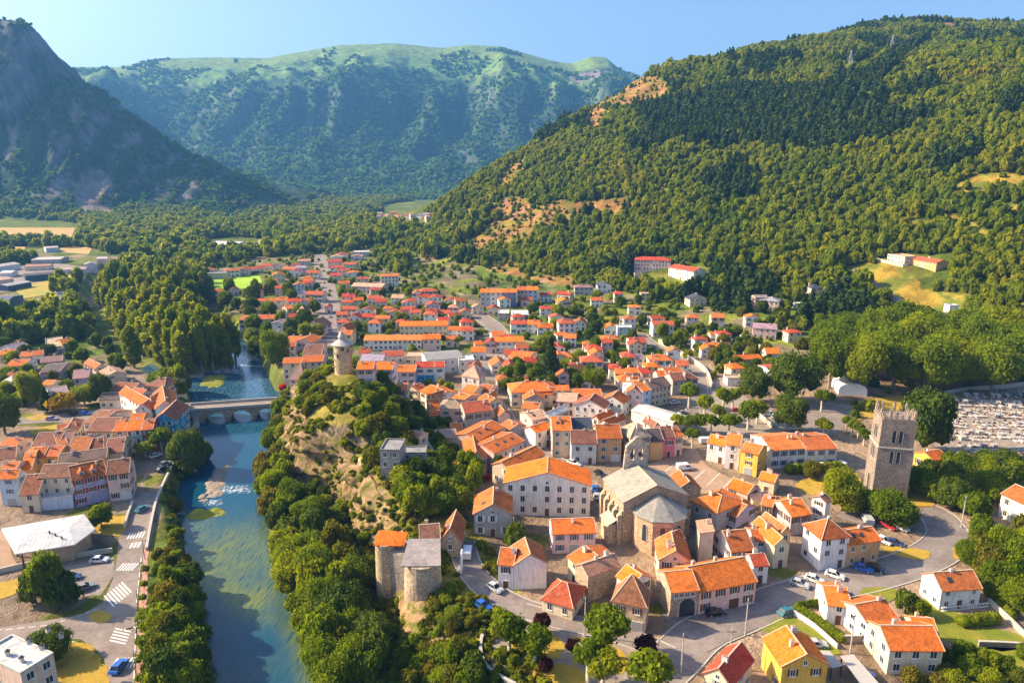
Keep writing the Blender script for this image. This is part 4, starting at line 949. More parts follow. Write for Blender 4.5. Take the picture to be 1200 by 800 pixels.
b_('l', (470, 402), (612, 398), (715, 275), 7.4, 'y', 2.2, 'T', 'w', 'split lit and dark, behind the bright blue one', sh='none')
b_('l', (655, 394), (860, 364), (880, 214), 8.0, 'y', 2.6, 'T', 'w', 'right of two deep ones at the bridge head', sh='none', win=False)
b_('l', (555, 372), (690, 340), (735, 150), 7.6, 'y', 2.0, 'O', 'w', 'left of two deep ones at the bridge head', sh='none')
b_('l', (560, 172), (740, 192), (720, 95), 6.4, 'hx', 2.4, 'B', 'c', 'hipped, last house before the river trees')
b_('l', (10, 602), (250, 602), (390, 470), 6.4, 'x', 2.4, 'B', 'o', 'long, left of the green and red fronts')
b_('l', (-20, 522), (120, 540), (390, 402), 6.2, 'x', 2.2, 'B', 'c', 'diagonal ridge above the long brown one')
b_('l', (225, 222), (420, 236), (420, 150), 5.6, 'x', 2.0, 'B', 'p', 'upper of two near the slate garage')
b_('l', (130, 306), (410, 298), (400, 245), 4.0, 'x', 1.6, 'D', 'c', 'with orange doors, under the dark round tree', sh='none', chim=0)
b_('l', (412, 242), (522, 266), (500, 200), 5.4, 'x', 1.5, 'R', 'g', 'beside the slate one with orange doors')
b_('j', (685, 192), (830, 176), (780, 105), 5.4, 'x', 2.0, 'V', 'l', 'wide-roofed among gardens', wings=[('j', (832, 245), (945, 240), 8, 5, 'x', 1.8, 'V', 'L', dict(chim=0))])
b_('j', (380, 132), (560, 122), (580, 40), 4.2, 'x', 1.4, 'D', 'g', 'a dark shed roof left of the lilac house', chim=0)
b_('j', (20, 266), (222, 236), (130, 200), 4.4, 'y', 1.8, 'G', 'w', 'and round gable windows above the little park', sh='none')
b_('j', (35, 190), (165, 186), (185, 130), 4.2, 'x', 1.5, 'R', 'c', 'left of two bright red roofs')
b_('j', (200, 200), (325, 196), (300, 140), 4.0, 'x', 1.4, 'R', 'p', 'right of two bright red roofs')
b_('j', (465, 342), (640, 312), (650, 250), 3.6, 'x', 1.5, 'V', 'w', 'low, right above the yellow tree', chim=0)
b_('j', (390, 246), (490, 246), (485, 205), 3.6, 'x', 1.1, 'O', 'w', 'tiny between garden trees', chim=0)
b_('j', (60, 72), (235, 66), (210, 15), 4.4, 'x', 1.6, 'O', 'B', 'above the two bright red roofs')
b_('j', (790, 42), (900, 92), (900, 30), 5.4, 'x', 1.6, 'T', 'c', 'left of two cream ones by the side channel')
b_('j', (930, 118), (1000, 168), 8, 4.4, 'x', 1.4, 'K', 'c', 'right of two cream ones by the side channel')
b_('j', (540, 690), (712, 662), (690, 605), 3.8, 'x', 1.4, 'T', 'o', 'low beside the pale road and lawn', chim=0)
b_('M', (215, 632), (300, 622), (310, 575), 4, 'f', 0, 'K', 'w', 'flat, left of the sunlit orange wall', chim=0)
b_('M', (292, 612), (350, 602), 9, 5.6, 'x', 1.6, 'O', 'o', 'sunlit orange against dark trees')
b_('M', (-5, 632), (55, 640), 9, 4.4, 'y', 1.8, 'V', 'L', 'grey gable at the left edge under trees')
b_('M', (-5, 664), (62, 660), 8, 4.2, 'x', 1.5, 'O', 'p', 'at the left edge below the grey gable')
b_('M', (92, 672), (145, 668), 8, 4.2, 'x', 1.5, 'T', 'c', 'left of two terracotta ones above the red roofs')
b_('M', (148, 668), (202, 662), 8, 4.2, 'x', 1.5, 'T', 'w', 'right of two terracotta ones above the red roofs')
b_('M', (192, 700), (292, 690), 9, 4.4, 'x', 1.6, 'V', 'g', 'broad grey one left of the sunlit orange wall')
b_('A', (345, 395), (372, 350), 6, 4, 'x', 1.2, 'B', 'c', 'a small one on the road corner', chim=0)
# ---------------------------------------------------------------- middle distance: schools, flats, halls, villas
MT = 'buildings of the middle town'
def m_(fr, A, B, T, h, kind, rise, rc, wc, where, **kw): kw.setdefault('group', MT); kw.setdefault('chim', 1); kw.setdefault('far', True); return house(fr, A, B, T, h, kind, rise, rc, wc, where, **kw)
SC = dict(name='school_building', cat='school', noun='school wing', sh='none', chim=0, dens=1.2, group='school wings')
m_('n', (50, 312), (592, 306), (590, 258), 5.4, 'x', 1.4, 'O', 'w', 'longest and nearest of four', **SC)
m_('n', (602, 302), (772, 297), (765, 248), 6.2, 'x', 1.4, 'O', 'p', 'joined to the right end of the longest', **SC)
m_('n', (385, 177), (835, 172), (830, 130), 6.0, 'x', 1.4, 'O', 'c', 'long two-storey, behind the longest', **SC)
m_('n', (842, 214), (1045, 212), (1030, 180), 4.4, 'x', 1.2, 'O', 'w', 'short, behind the two small round trees', **SC)
FLT = dict(rmat='metal_sheet', chim=0, sh='none')
m_('n', (640, 500), (985, 474), (965, 398), 6.6, 'x', .8, 'G', 'w', 'wide and striped, behind the blue front', noun='hall', name='sports_hall', cat='hall', **FLT)
m_('n', (228, 460), (425, 452), (418, 402), 4.0, 'x', .9, 'R', 'w', 'low, left of the striped hall', chim=0)
m_('n', (430, 464), (632, 462), (630, 420), 4.0, 'f', 0, 'P', 'c', 'flat, touching the striped hall', chim=0)
m_('n', (940, 502), (1088, 496), 9, 6.4, 'f', 0, 'W', 'w', 'flat block right of the striped hall', chim=0, sh='none')
BLUEH, BINFO = m_('n', (535, 562), (712, 559), (708, 515), 6.8, 'x', 1.4, 'R', 'w', 'and bright blue ground floor', sh='blue', far=False)
m_('n', (714, 559), (808, 556), (800, 515), 6.8, 'x', 1.4, 'R', 'w', 'sharing the roofline of the blue fronted one', sh='blue', far=False)
m_('n', (325, 604), (530, 605), (528, 540), 6.2, 'x', 1.5, 'O', 'L', 'left neighbour of the blue fronted one', far=False)
m_('n', (140, 582), (318, 583), (318, 515), 6.0, 'x', 1.5, 'O', 'w', 'second left of the blue fronted one', sh='blue', far=False)
m_('n', (-14, 580), (136, 578), (135, 518), 5.6, 'x', 1.4, 'O', 'p', 'just right of the round castle tower', far=False)
m_('n', (20, 502), (230, 500), (80, 440), 5.6, 'x', 1.6, 'V', 'p', 'behind the row right of the castle tower', chim=2)
m_('n', (10, 432), (110, 427), (100, 392), 4.6, 'x', 1.4, 'R', 'w', 'small, below the left end of the longest school wing')
# houses left of the castle mound
CM = dict(group='houses at the left foot of the castle mound', far=False)
m_('m', (515, 354), (705, 347), (700, 288), 8.2, 'x', 1.6, 'O', 't', 'brightest, behind the slate pyramid roof', zg=-1, **CM)
m_('m', (330, 367), (513, 362), (510, 318), 7.6, 'x', 1.5, 'T', 'c', 'facing the river left of the brightest roof', zg=-1.5, sh='none', dens=1.3, **CM)
m_('m', (392, 518), (525, 524), (690, 462), 7.4, 'p', 6.0, 'G', 'p', 'a steep slate pyramid above the bridge end', zg=-1.5, sh='none', **CM)
m_('m', (520, 287), (690, 282), (650, 190), 7.4, 'x', 2.6, 'B', 'p', 'dark, behind the brightest roof', zg=0, **CM)
m_('m', (275, 210), (445, 206), (440, 172), 6, 'x', 1.3, 'T', 'w', 'long and low by the round river tree', zg=0, **CM)
m_('m', (360, 167), (600, 166), (585, 112), 6, 'x', 1.6, 'T', 't', 'long, behind the low one by the river tree', zg=0, chim=2, **CM)
m_('m', (602, 166), (692, 122), (690, 50), 7, 'x', 1.6, 'O', 'p', 'set askew beside the avenue end', zg=0, **CM)
m_('m', (105, 152), (240, 150), 8, 5.4, 'hx', 1.6, 'T', 'o', 'alone on the river bank upstream', zg=0, **CM)
m_('m', (850, 52), (940, 60), 8, 7, 'y', 3.0, 'T', 'p', 'gable-on just behind the castle tower top', zg=0, **CM)
# between river and avenue
RA = dict(group='houses between river and avenue')
m_('s', (400, 360), (576, 357), (570, 312), 5.6, 'x', 1.2, 'T', 'c', 'left half of a long pair among trees', **RA)
m_('s', (582, 352), (788, 349), (780, 308), 5.6, 'x', 1.2, 'O', 'w', 'right half of a long pair among trees', **RA)
m_('s', (660, 402), (850, 412), 8, 5, 'y', 2.0, 'V', 'w', 'gable-on before the long pair', sh='blue', **RA)
m_('s', (430, 277), (560, 277), 7, 4.6, 'x', 1.6, 'B', 'w', 'behind the left half of the long pair', **RA)
m_('s', (490, 182), (745, 180), 6, 4.2, 'x', 1.1, 'O', 'c', 'long and thin, between two rows of trees', **RA)
m_('s', (575, 252), (680, 252), 7, 4, 'x', 1.3, 'P', 'c', 'small, behind the right half of the long pair', **RA)
m_('s', (850, 257), (962, 242), 8, 5, 'x', 1.4, 'O', 'c', 'next to the blue gable by the avenue', **RA)
m_('s', (964, 300), (1060, 292), 8, 5.4, 'y', 3.0, 'P', 'd', 'blue gable beside the avenue', **RA)
m_('s', (1030, 412), (1180, 422), 10, 5.4, 'y', 3.4, 'B', 'p', 'steep, at the near end of the avenue', **RA)
# apartment blocks under the mountain
AP = dict(name='apartment_block', cat='flats', noun='flats', sh='none', group='flats under the rocks', dens=1.2, chim=2)
m_('u', (665, 262), (757, 262), 12, 9.4, 'x', 1.6, 'O', 'L', 'left block of two under the rocks', wings=[('u', (758, 262), (858, 262), 12.6, 9.4, 'x', 1.7, 'O', 'w', dict(sh='none', far=True)), ('u', (859, 262), (1003, 262), 12, 9.4, 'x', 1.6, 'O', 'l', dict(sh='none', far=True))], **AP)
m_('u', (1008, 240), (1104, 240), 12, 9.4, 'x', 1.6, 'O', 'c', 'right block of two under the rocks', wings=[('u', (1105, 240), (1205, 240), 12.6, 9.4, 'x', 1.7, 'O', 'B', dict(sh='none', far=True))], **AP)
m_('u', (830, 460), (932, 460), 12, 4.6, 'f', 0, 'W', 'g', 'left of two flat ones before the flats', noun='shop', name='shop_building', cat='shop', chim=0, sh='none')
m_('u', (955, 470), (1112, 470), 14, 4.8, 'x', .7, 'W', 'd', 'right of two before the flats', noun='shop', name='shop_building', cat='shop', **FLT)
VL = dict(group='villas of the right town')
m_('u', (950, 560), (1095, 558), 8, 5.6, 'x', 1.5, 'R', 'w', 'just before the dark blue shop', **VL)
m_('u', (800, 722), (1070, 720), 9, 6.0, 'x', 1.5, 'O', 'w', 'L-shaped by the wide road', wings=[('u', (775, 667), (892, 662), 8, 5.6, 'x', 1.4, 'O', 'w', dict(far=True))], **VL)
m_('u', (612, 747), (682, 744), 5, 3.4, 'x', 1.2, 'O', 'p', 'tiny kiosk by the two round trees', chim=0, **VL)
m_('o', (720, 192), (852, 192), 8, 5, 'hx', 1.7, 'O', 'w', 'hipped, left of the tall round-ended one', **VL)
m_('o', (920, 152), (1070, 150), 9, 8.4, 'hx', 1.8, 'R', 'w', 'tall, against the green slope', sh='none', wings=[('o', (905, 270), (1010, 262), 5, 3, 'sf', .8, 'O', 'w', dict(chim=0, far=True))], **VL)
m_('o', (1075, 150), (1190, 148), 8, 3.6, 'x', 1.3, 'P', 'c', 'low, right of the tall one against the slope', **VL)
m_('o', (290, 550), (440, 542), 9, 4.4, 'y', 2.2, 'T', 'w', 'gable-on below the L-shaped one', **VL)
m_('o', (442, 482), (630, 498), (590, 410), 4.6, 'x', 1.6, 'O', 'c', 'left of the great dark conifer', **VL)
m_('o', (890, 467), (1045, 467), 8, 3.6, 'hx', 1.6, 'O', 'p', 'right of the great dark conifer', **VL)
m_('o', (940, 572), (1090, 602), 8, 4.4, 'y', 1.8, 'B', 'w', 'below the hipped one right of the conifer', **VL)
m_('p', (280, 382), (440, 382), 8, 4.4, 'hx', 1.4, 'O', 'c', 'hipped, below the porthole house', **VL)
m_('p', (545, 412), (702, 410), 9, 4.8, 'x', 1.7, 'R', 'w', 'beside the car at the wall road', **VL)
m_('p', (765, 247), (960, 247), 9, 7.0, 'x', 1.4, 'R', 'w', 'largest white one below the dark trees', wings=[('p', (770, 292), (925, 292), 3, 4.0, 'sf', .6, 'R', 'w', dict(chim=0, far=True))], sh='none', **VL)
m_('p', (450, 202), (605, 206), 9, 4.4, 'x', 1.2, 'G', 'w', 'behind the porthole house', **VL)
m_('p', (430, 272), (570, 272), 7, 5.4, 'f', 0, 'W', 'B', 'with dark porthole windows', chim=0, sh='none', **VL)
m_('p', (155, 482), (295, 477), 8, 5.4, 'hx', 1.8, 'R', 'w', 'behind the cream hipped one with parked car', **VL)
m_('p', (90, 592), (295, 592), 9, 5.2, 'hx', 1.9, 'R', 'c', 'broad, before a garden wall', **VL)
m_('p', (475, 548), (600, 548), 8, 6.0, 'hx', 1.8, 'R', 'w', 'tall cube below the car at the wall road', wings=[('p', (601, 566), (684, 560), 7, 5, 'x', 1.6, 'V', 'w', dict(chim=0, far=True))], **VL)
m_('p', (730, 577), (945, 577), 8, 6.2, 'hx', 1.9, 'T', 'w', 'hugging the wall road', chim=2, **VL)
m_('p', (410, 702), (530, 702), 7, 5, 'x', 1.3, 'O', 'c', 'left of three in a row below the cube', **VL)
m_('p', (542, 697), (640, 692), 7, 5.2, 'x', 1.3, 'O', 'w', 'middle of three in a row below the cube', **VL)
m_('p', (655, 702), (742, 692), 7, 5.2, 'x', 1.4, 'R', 'p', 'right of three in a row below the cube', **VL)
m_('p', (-12, 652), (95, 640), 8, 4.6, 'x', 1.4, 'R', 'p', 'left of the broad cream one', **VL)
# hillside
HS = dict(group='houses on the wooded hillside')
m_('v', (-10, 167), (170, 162), 9, 4.6, 'y', 2.6, 'D', 'c', 'alone against the forest', **HS)
m_('v', (595, 170), (822, 188), 10, 6.2, 'hx', 1.8, 'G', 'p', 'with balcony on the hillside', sh='none', wings=[('v', (600, 150), (720, 150), 7, 7.6, 'x', 1.2, 'G', 'p', dict(chim=0, far=True))], **HS)
m_('v', (965, 207), (1030, 207), 4, 3, 'f', 0, 'W', 'w', 'a tiny white cube among trees', chim=0, win=False, **HS)
m_('v', (580, 432), (802, 447), 10, 6.0, 'x', 1.8, 'V', 'p', 'above the bright retaining wall', sh='none', **HS)
m_('v', (1130, 62), (1232, 62), 9, 5, 'hx', 1.8, 'D', 'p', 'half hidden on the upper hillside', **HS)
m_('v', (120, 592), (232, 612), 8, 3.4, 'x', 1.3, 'T', 'p', 'low, left in the walled gardens', **HS)
m_('v', (185, 502), (292, 502), 6, 4, 'x', 1.3, 'T', 'w', 'small, upper in the walled gardens', **HS)
m_('v', (236, 610), (372, 608), 7, 3.4, 'x', 1.3, 'B', 'o', 'right in the walled gardens', **HS)
m_('v', (430, 732), (662, 722), 7, 3.4, 'x', 1.3, 'O', 'p', 'under the bright retaining wall', **HS)
m_('P', (712, 112), (772, 122), 10, 5, 'f', 0, 'P', 'c', 'terraced, highest on the hillside', chim=0, **HS)
m_('P', (785, 127), (882, 142), 9, 4.4, 'x', 1.6, 'R', 'o', 'beside the highest terraced one', **HS)
m_('P', (928, 291), (958, 291), 5, 6, 'f', 0, 'W', 'w', 'a white cube in a dry field', chim=0, win=False, **HS)
m_('O', (815, 97), (985, 102), 12, 8.6, 'hx', 2.0, 'R', 'p', 'upper of two pink ones in the forest', sh='none', dens=1.3, **HS)
m_('O', (975, 132), (1092, 152), 12, 8.0, 'x', 2.0, 'R', 'w', 'lower of two long ones in the forest', sh='none', dens=1.3, **HS)
m_('O', (815, 162), (850, 162), 6, 4, 'f', 0, 'P', 'c', 'small, below the upper forest one', chim=0, **HS)
m_('O', (535, 227), (622, 227), 8, 6, 'hx', 1.8, 'V', 'g', 'left of two grey ones under the forest', **HS)
m_('O', (640, 217), (706, 217), 8, 6, 'y', 2.0, 'D', 'w', 'right of two grey ones under the forest', **HS)
m_('O', (450, 256), (512, 262), 7, 4, 'x', 1.4, 'R', 'p', 'small, below the grey forest pair', **HS)
m_('O', (720, 257), (762, 257), 6, 6, 'hx', 1.5, 'R', 'w', 'narrow, below the grey forest pair', **HS)
m_('O', (845, 257), (890, 257), 6, 5, 'f', 0, 'P', 'c', 'cream box in trees under the pink forest ones', chim=0, **HS)
# garages by the trees
m_('w', (672, 130), (905, 120), 12, 5.2, 'x', 1.2, 'R', 'B', 'with white gable end behind the round tree', noun='hall', name='workshop_hall', cat='hall', **FLT)
m_('w', (262, 190), (408, 190), 6, 3.2, 'f', 0, 'K', 'w', 'left of two flat garages at the yard', chim=0, sh='none', noun='garage', name='garage', cat='garage')
m_('w', (420, 182), (662, 180), 6, 3.4, 'x', .6, 'P', 'w', 'right of two garages at the yard', chim=0, sh='none', noun='garage', name='garage', cat='garage')
# works on the far left
IN = dict(noun='shed', name='warehouse', cat='warehouse', chim=0, sh='none', rmat='metal_sheet', group='sheds of the works area', door=False, win=False, zg=-1)
for A, B, T, h, kd, ri, rc, wc, wh in [((40, 690), (215, 607), (115, 545), 7, 'y', 2, 'U', 'd', 'nearest the left edge'), ((235, 427), (550, 402), 15, 6, 'x', 1.0, 'D', 'd', 'long and dark, mid works'),
        ((290, 277), (565, 270), 22, 5, 'x', 1, 'W', 'g', 'long and white, before the wheat'), ((430, 167), (548, 160), 20, 6, 'x', 1, 'W', 'B', 'isolated beside the wheat field'), ((-10, 342), (190, 312), 14, 6, 'x', 1.4, 'W', 'B', 'left of the long white one'),
        ((-20, 470), (125, 450), 16, 5, 'x', 1, 'P', 'p', 'pink, at the left edge'), ((70, 522), (292, 482), 12, 5, 'x', 1, 'W', 'd', 'just behind the teal one'), ((455, 612), (590, 606), 11, 5, 'y', 1.2, 'D', 'w', 'left of two below the rough field'),
        ((592, 610), (728, 592), 11, 4.4, 'x', 1.4, 'G', 'L', 'right of two below the rough field'), ((340, 662), (690, 642), 8, 4, 'x', .8, 'W', 'w', 'low and long above the dark trees'), ((540, 372), (800, 362), 14, 5, 'x', 1, 'W', 'L', 'right of the long dark one'),
        ((792, 322), (900, 316), 12, 6, 'y', 1.6, 'V', 'L', 'lilac, beside the wood'), ((905, 268), (1000, 264), 14, 5, 'x', 1, 'W', 'p', 'left of two in the wood edge'), ((1005, 268), (1105, 266), 14, 5, 'x', 1, 'G', 'w', 'right of two in the wood edge'), ((0, 400), (110, 396), 14, 5, 'x', 1, 'W', 'w', 'white, above the pink one'), ((230, 340), (470, 330), 12, 5, 'x', 1, 'P', 'c', 'above the long dark one')]:
    m_('q', A, B, T, h, kd, ri, rc, wc, wh, **IN)
IN2 = dict(IN); IN2['group'] = 'factory halls beyond the sports field'; IN2['noun'] = 'factory hall'
m_('r', (110, 132), (370, 137), 34, 8, 'x', 2.4, 'W', 'w', 'left of two in the woods', **IN2); m_('r', (372, 150), (592, 148), 30, 8, 'x', 1.4, 'V', 'w', 'middle one in the woods', **IN2); m_('r', (594, 108), (705, 104), 30, 7, 'x', 1.2, 'P', 'g', 'rightmost in the woods', **IN2)
STAND, _ = m_('r', (20, 412), (284, 406), 8, 4.4, 'sb', .8, 'W', 'g', 'beside the green playing field', noun='grandstand', name='grandstand', cat='grandstand', chim=0, win=False, rmat='metal_sheet')
m_('t', (610, 352), (775, 347), 11, 8, 'x', 1.2, 'O', 'w', 'three-storey below the mountain foot', sh='none', dens=1.2, noun='flats', name='apartment_block', cat='flats')
m_('t', (330, 442), (620, 452), 14, 5, 'x', 1.6, 'P', 'p', 'very wide, right of the avenue', sh='none', noun='hall', name='community_hall', cat='hall')
m_('t', (350, 125), (500, 122), 14, 5, 'f', 0, 'W', 'w', 'flat, at the far end of the avenue', chim=0, noun='hall', name='community_hall', cat='hall')

# small houses of the suburbs: eave line (x, y, width in its frame), roof and wall colour; told apart by colour and their place in the row
def suburb(zone, where, fr, items, group):
    rr = random.Random(len(items)); its = []
    for it in items:
        x, y, w, rc, wc = it; px, py = fpx(fr, (x, y)); its.append((px, py, w / FR[fr][2], rc, wc))
    its.sort()
    cnt = {}
    for t in its: cnt[(t[3], t[4])] = cnt.get((t[3], t[4]), 0) + 1
    seen = {}
    ORD = ['leftmost', 'second from left', 'third from left', 'fourth from left', 'fifth from left', 'sixth from left', 'seventh from left', 'eighth from left', 'ninth from left', 'tenth from left', 'eleventh from left', 'twelfth from left', 'thirteenth from left', 'fourteenth from left', 'fifteenth from left']
    for px, py, w, rc, wc in its:
        k = (rc, wc); i = seen.get(k, 0); seen[k] = i + 1
        pos = ('only such' if cnt[k] == 1 else ORD[i]) + ' ' + where
        hh = rr.choice([4.2, 4.8, 5.4, 5.8]); kd = rr.choice(['x', 'x', 'x', 'hx', 'y', 'y']); sl = rr.uniform(-.22, .12) * w
        w *= 1.12; A = (px - w / 2, py); B = (px + w / 2, py + sl * .25)
        pa, u, nn, ww, dp, z, c = footprint('Z', A, B, 6.0, hh, None)
        house('Z', A, B, max(6.5, ww * rr.uniform(.7, .95)), hh, kd, rr.uniform(1.2, 1.9), rc, wc, pos, group=group, far=True, chim=rr.choice([0, 1, 1]), sh=rr.choice(['none', 'none', 'brown', 'white']))
suburb('field', 'around the playing field', 'r', [(340, 378, 110, 'T', 'w'), (440, 368, 100, 'R', 'p'), (560, 362, 120, 'R', 'w'), (640, 332, 120, 'R', 'p'), (110, 372, 90, 'T', 'p'), (225, 378, 90, 'P', 'w'), (770, 418, 100, 'O', 'c'), (860, 362, 100, 'T', 'p'), (975, 352, 90, 'V', 'L'), (1080, 398, 100, 'R', 'w'), (1040, 452, 95, 'T', 'c'),
    (550, 578, 95, 'R', 'p'), (680, 538, 100, 'O', 'w'), (785, 540, 90, 'R', 'c'), (850, 530, 70, 'R', 'w'), (960, 512, 100, 'T', 'w'), (1045, 495, 80, 'R', 'c'), (1100, 602, 140, 'R', 'w'), (960, 592, 100, 'V', 'w'), (920, 668, 110, 'R', 'w'), (1020, 668, 90, 'O', 'w'), (350, 560, 80, 'B', 'L'), (160, 588, 140, 'T', 'w'), (1010, 290, 110, 'P', 'L'), (920, 330, 80, 'R', 'L'), (760, 330, 80, 'K', 'p')], 'houses around the playing field')
suburb('avenue', 'right of the avenue', 't', [(180, 218, 120, 'R', 'p'), (235, 152, 110, 'R', 'w'), (315, 238, 100, 'R', 'c'), (200, 272, 110, 'R', 'w'), (185, 342, 95, 'R', 'c'), (265, 302, 95, 'R', 'w'), (355, 322, 105, 'O', 'w'), (440, 378, 95, 'R', 'c'), (265, 418, 95, 'T', 'p'), (300, 542, 105, 'R', 'c'), (290, 592, 95, 'R', 'p'), (545, 560, 110, 'R', 'w'), (610, 590, 90, 'R', 'p'), (310, 658, 120, 'R', 'w'), (245, 712, 100, 'R', 'c'),
    (470, 668, 105, 'T', 'w'), (490, 732, 105, 'R', 'w'), (760, 552, 100, 'P', 'w'), (870, 604, 115, 'R', 'w'), (860, 662, 115, 'R', 'p'), (730, 692, 105, 'T', 'c'), (930, 692, 90, 'R', 'c'), (625, 748, 120, 'O', 'c'), (545, 788, 105, 'O', 'w'), (255, 782, 105, 'R', 'w'), (190, 170, 90, 'P', 'w'), (120, 640, 60, 'R', 'p'), (380, 165, 90, 'P', 'L')], 'houses right of the avenue')
suburb('foot', 'near the mountain foot', 'u', [(180, 255, 140, 'R', 'c'), (130, 305, 95, 'R', 'w'), (240, 315, 115, 'R', 'w'), (215, 385, 110, 'R', 'L'), (190, 468, 110, 'R', 'w'), (310, 462, 130, 'R', 'p'), (425, 484, 100, 'R', 'w'), (540, 545, 105, 'R', 'c'), (370, 335, 75, 'O', 'w'), (480, 345, 85, 'T', 'c'), (405, 402, 85, 'P', 'w'), (640, 402, 95, 'P', 'c'), (25, 425, 70, 'R', 'w'), (20, 350, 70, 'R', 'p'), (65, 270, 70, 'T', 'w')], 'houses near the mountain foot')
suburb('village', 'in the far village', 'N', [(690, 15, 26, 'P', 'w'), (715, 8, 24, 'T', 'p'), (745, 12, 26, 'P', 'c'), (775, 6, 24, 'T', 'w'), (800, 14, 26, 'P', 'p'), (830, 8, 24, 'T', 'c'), (855, 3, 22, 'P', 'w'), (885, 7, 26, 'V', 'w'), (915, 5, 26, 'V', 'p'), (930, 15, 22, 'P', 'c'), (700, -2, 22, 'P', 'w'), (760, -4, 22, 'T', 'p'), (650, 10, 22, 'P', 'c'), (590, 3, 20, 'V', 'c')], 'houses of the far village')
suburb('station', 'by the station road', 'Z', [(548, 388, 13, 'R', 'w'), (530, 398, 13, 'O', 'c'), (608, 372, 12, 'R', 'p'), (625, 380, 13, 'O', 'w'), (596, 398, 11, 'R', 'c'), (612, 408, 13, 'T', 'w'), (505, 366, 12, 'R', 'p'), (470, 378, 12, 'R', 'c'), (455, 362, 11, 'T', 'w'), (415, 372, 12, 'R', 'w'), (420, 352, 11, 'O', 'p'), (440, 340, 11, 'R', 'w'), (405, 392, 12, 'T', 'c'), (345, 372, 12, 'R', 'w'), (330, 352, 12, 'O', 'c'), (318, 372, 12, 'R', 'p'), (365, 345, 10, 'T', 'w'), (345, 318, 10, 'R', 'w'), (360, 330, 10, 'O', 'w'), (318, 330, 10, 'T', 'c')], 'houses by the station road')
suburb('slope', 'at the lower slope gardens', 'Z', [(640, 362, 12, 'R', 'w'), (668, 396, 13, 'O', 'w'), (690, 404, 12, 'T', 'c'), (712, 402, 12, 'R', 'p'), (738, 374, 12, 'T', 'w'), (655, 418, 14, 'O', 'c'), (722, 432, 14, 'R', 'w'), (660, 440, 13, 'O', 'p'), (790, 412, 13, 'T', 'w'), (842, 372, 14, 'T', 'c'), (850, 392, 13, 'R', 'w'), (598, 430, 13, 'R', 'c'), (612, 448, 13, 'O', 'w'), (556, 430, 12, 'T', 'w')], 'houses at the lower slope gardens')
suburb('middle', 'between schools and villas', 'Z', [(560, 412, 15, 'O', 'w'), (598, 415, 14, 'R', 'w'), (640, 384, 14, 'O', 'c'), (575, 402, 12, 'R', 'p'), (655, 408, 13, 'R', 'w'), (700, 416, 14, 'O', 'w'), (745, 404, 14, 'R', 'c'), (716, 384, 13, 'O', 'w'), (680, 378, 12, 'T', 'w'), (765, 430, 14, 'O', 'c'), (780, 442, 15, 'O', 'w'), (800, 428, 13, 'R', 'w'), (735, 446, 15, 'O', 'p'), (690, 442, 14, 'T', 'w'), (640, 462, 14, 'O', 'c'), (660, 458, 14, 'O', 'w'), (590, 446, 13, 'T', 'p'), (622, 425, 13, 'R', 'w'), (830, 410, 14, 'O', 'w'), (865, 432, 14, 'O', 'c'), (530, 352, 11, 'R', 'w'), (545, 366, 12, 'T', 'c'), (520, 376, 12, 'R', 'w')], 'houses between schools and villas')
suburb('hillfoot', 'at the foot of the forest', 'Z', [(640, 346, 13, 'R', 'w'), (662, 354, 13, 'O', 'c'), (700, 352, 13, 'T', 'w'), (618, 352, 12, 'R', 'p'), (744, 360, 13, 'O', 'w'), (772, 374, 14, 'R', 'w'), (592, 352, 12, 'O', 'w'), (822, 398, 14, 'R', 'w'), (882, 372, 14, 'T', 'w'), (906, 414, 14, 'O', 'w'), (932, 390, 14, 'R', 'c'), (652, 372, 13, 'R', 'w'), (578, 362, 12, 'R', 'c'), (812, 372, 13, 'O', 'p')], 'houses at the foot of the forest')
# blue ground floor of the blue fronted house
pa, u, nn, w, dp, z, rz, put = BINFO[2]
q = MB()
for k in range(4):
    x0 = .15 + k * (w - .3) / 4; q.box(x0, x0 + (w - .3) / 4 - .25, -.12, -.06, .1, 2.9, 0)
q.box(.1, w - .1, -.5, -.02, 2.95, 3.15, 0)
bb = put('shop_front', q.mesh('shop_front', [M['painted']]), 0, 0, 0, 0); bb.color = (.02, .33, .62, 1)
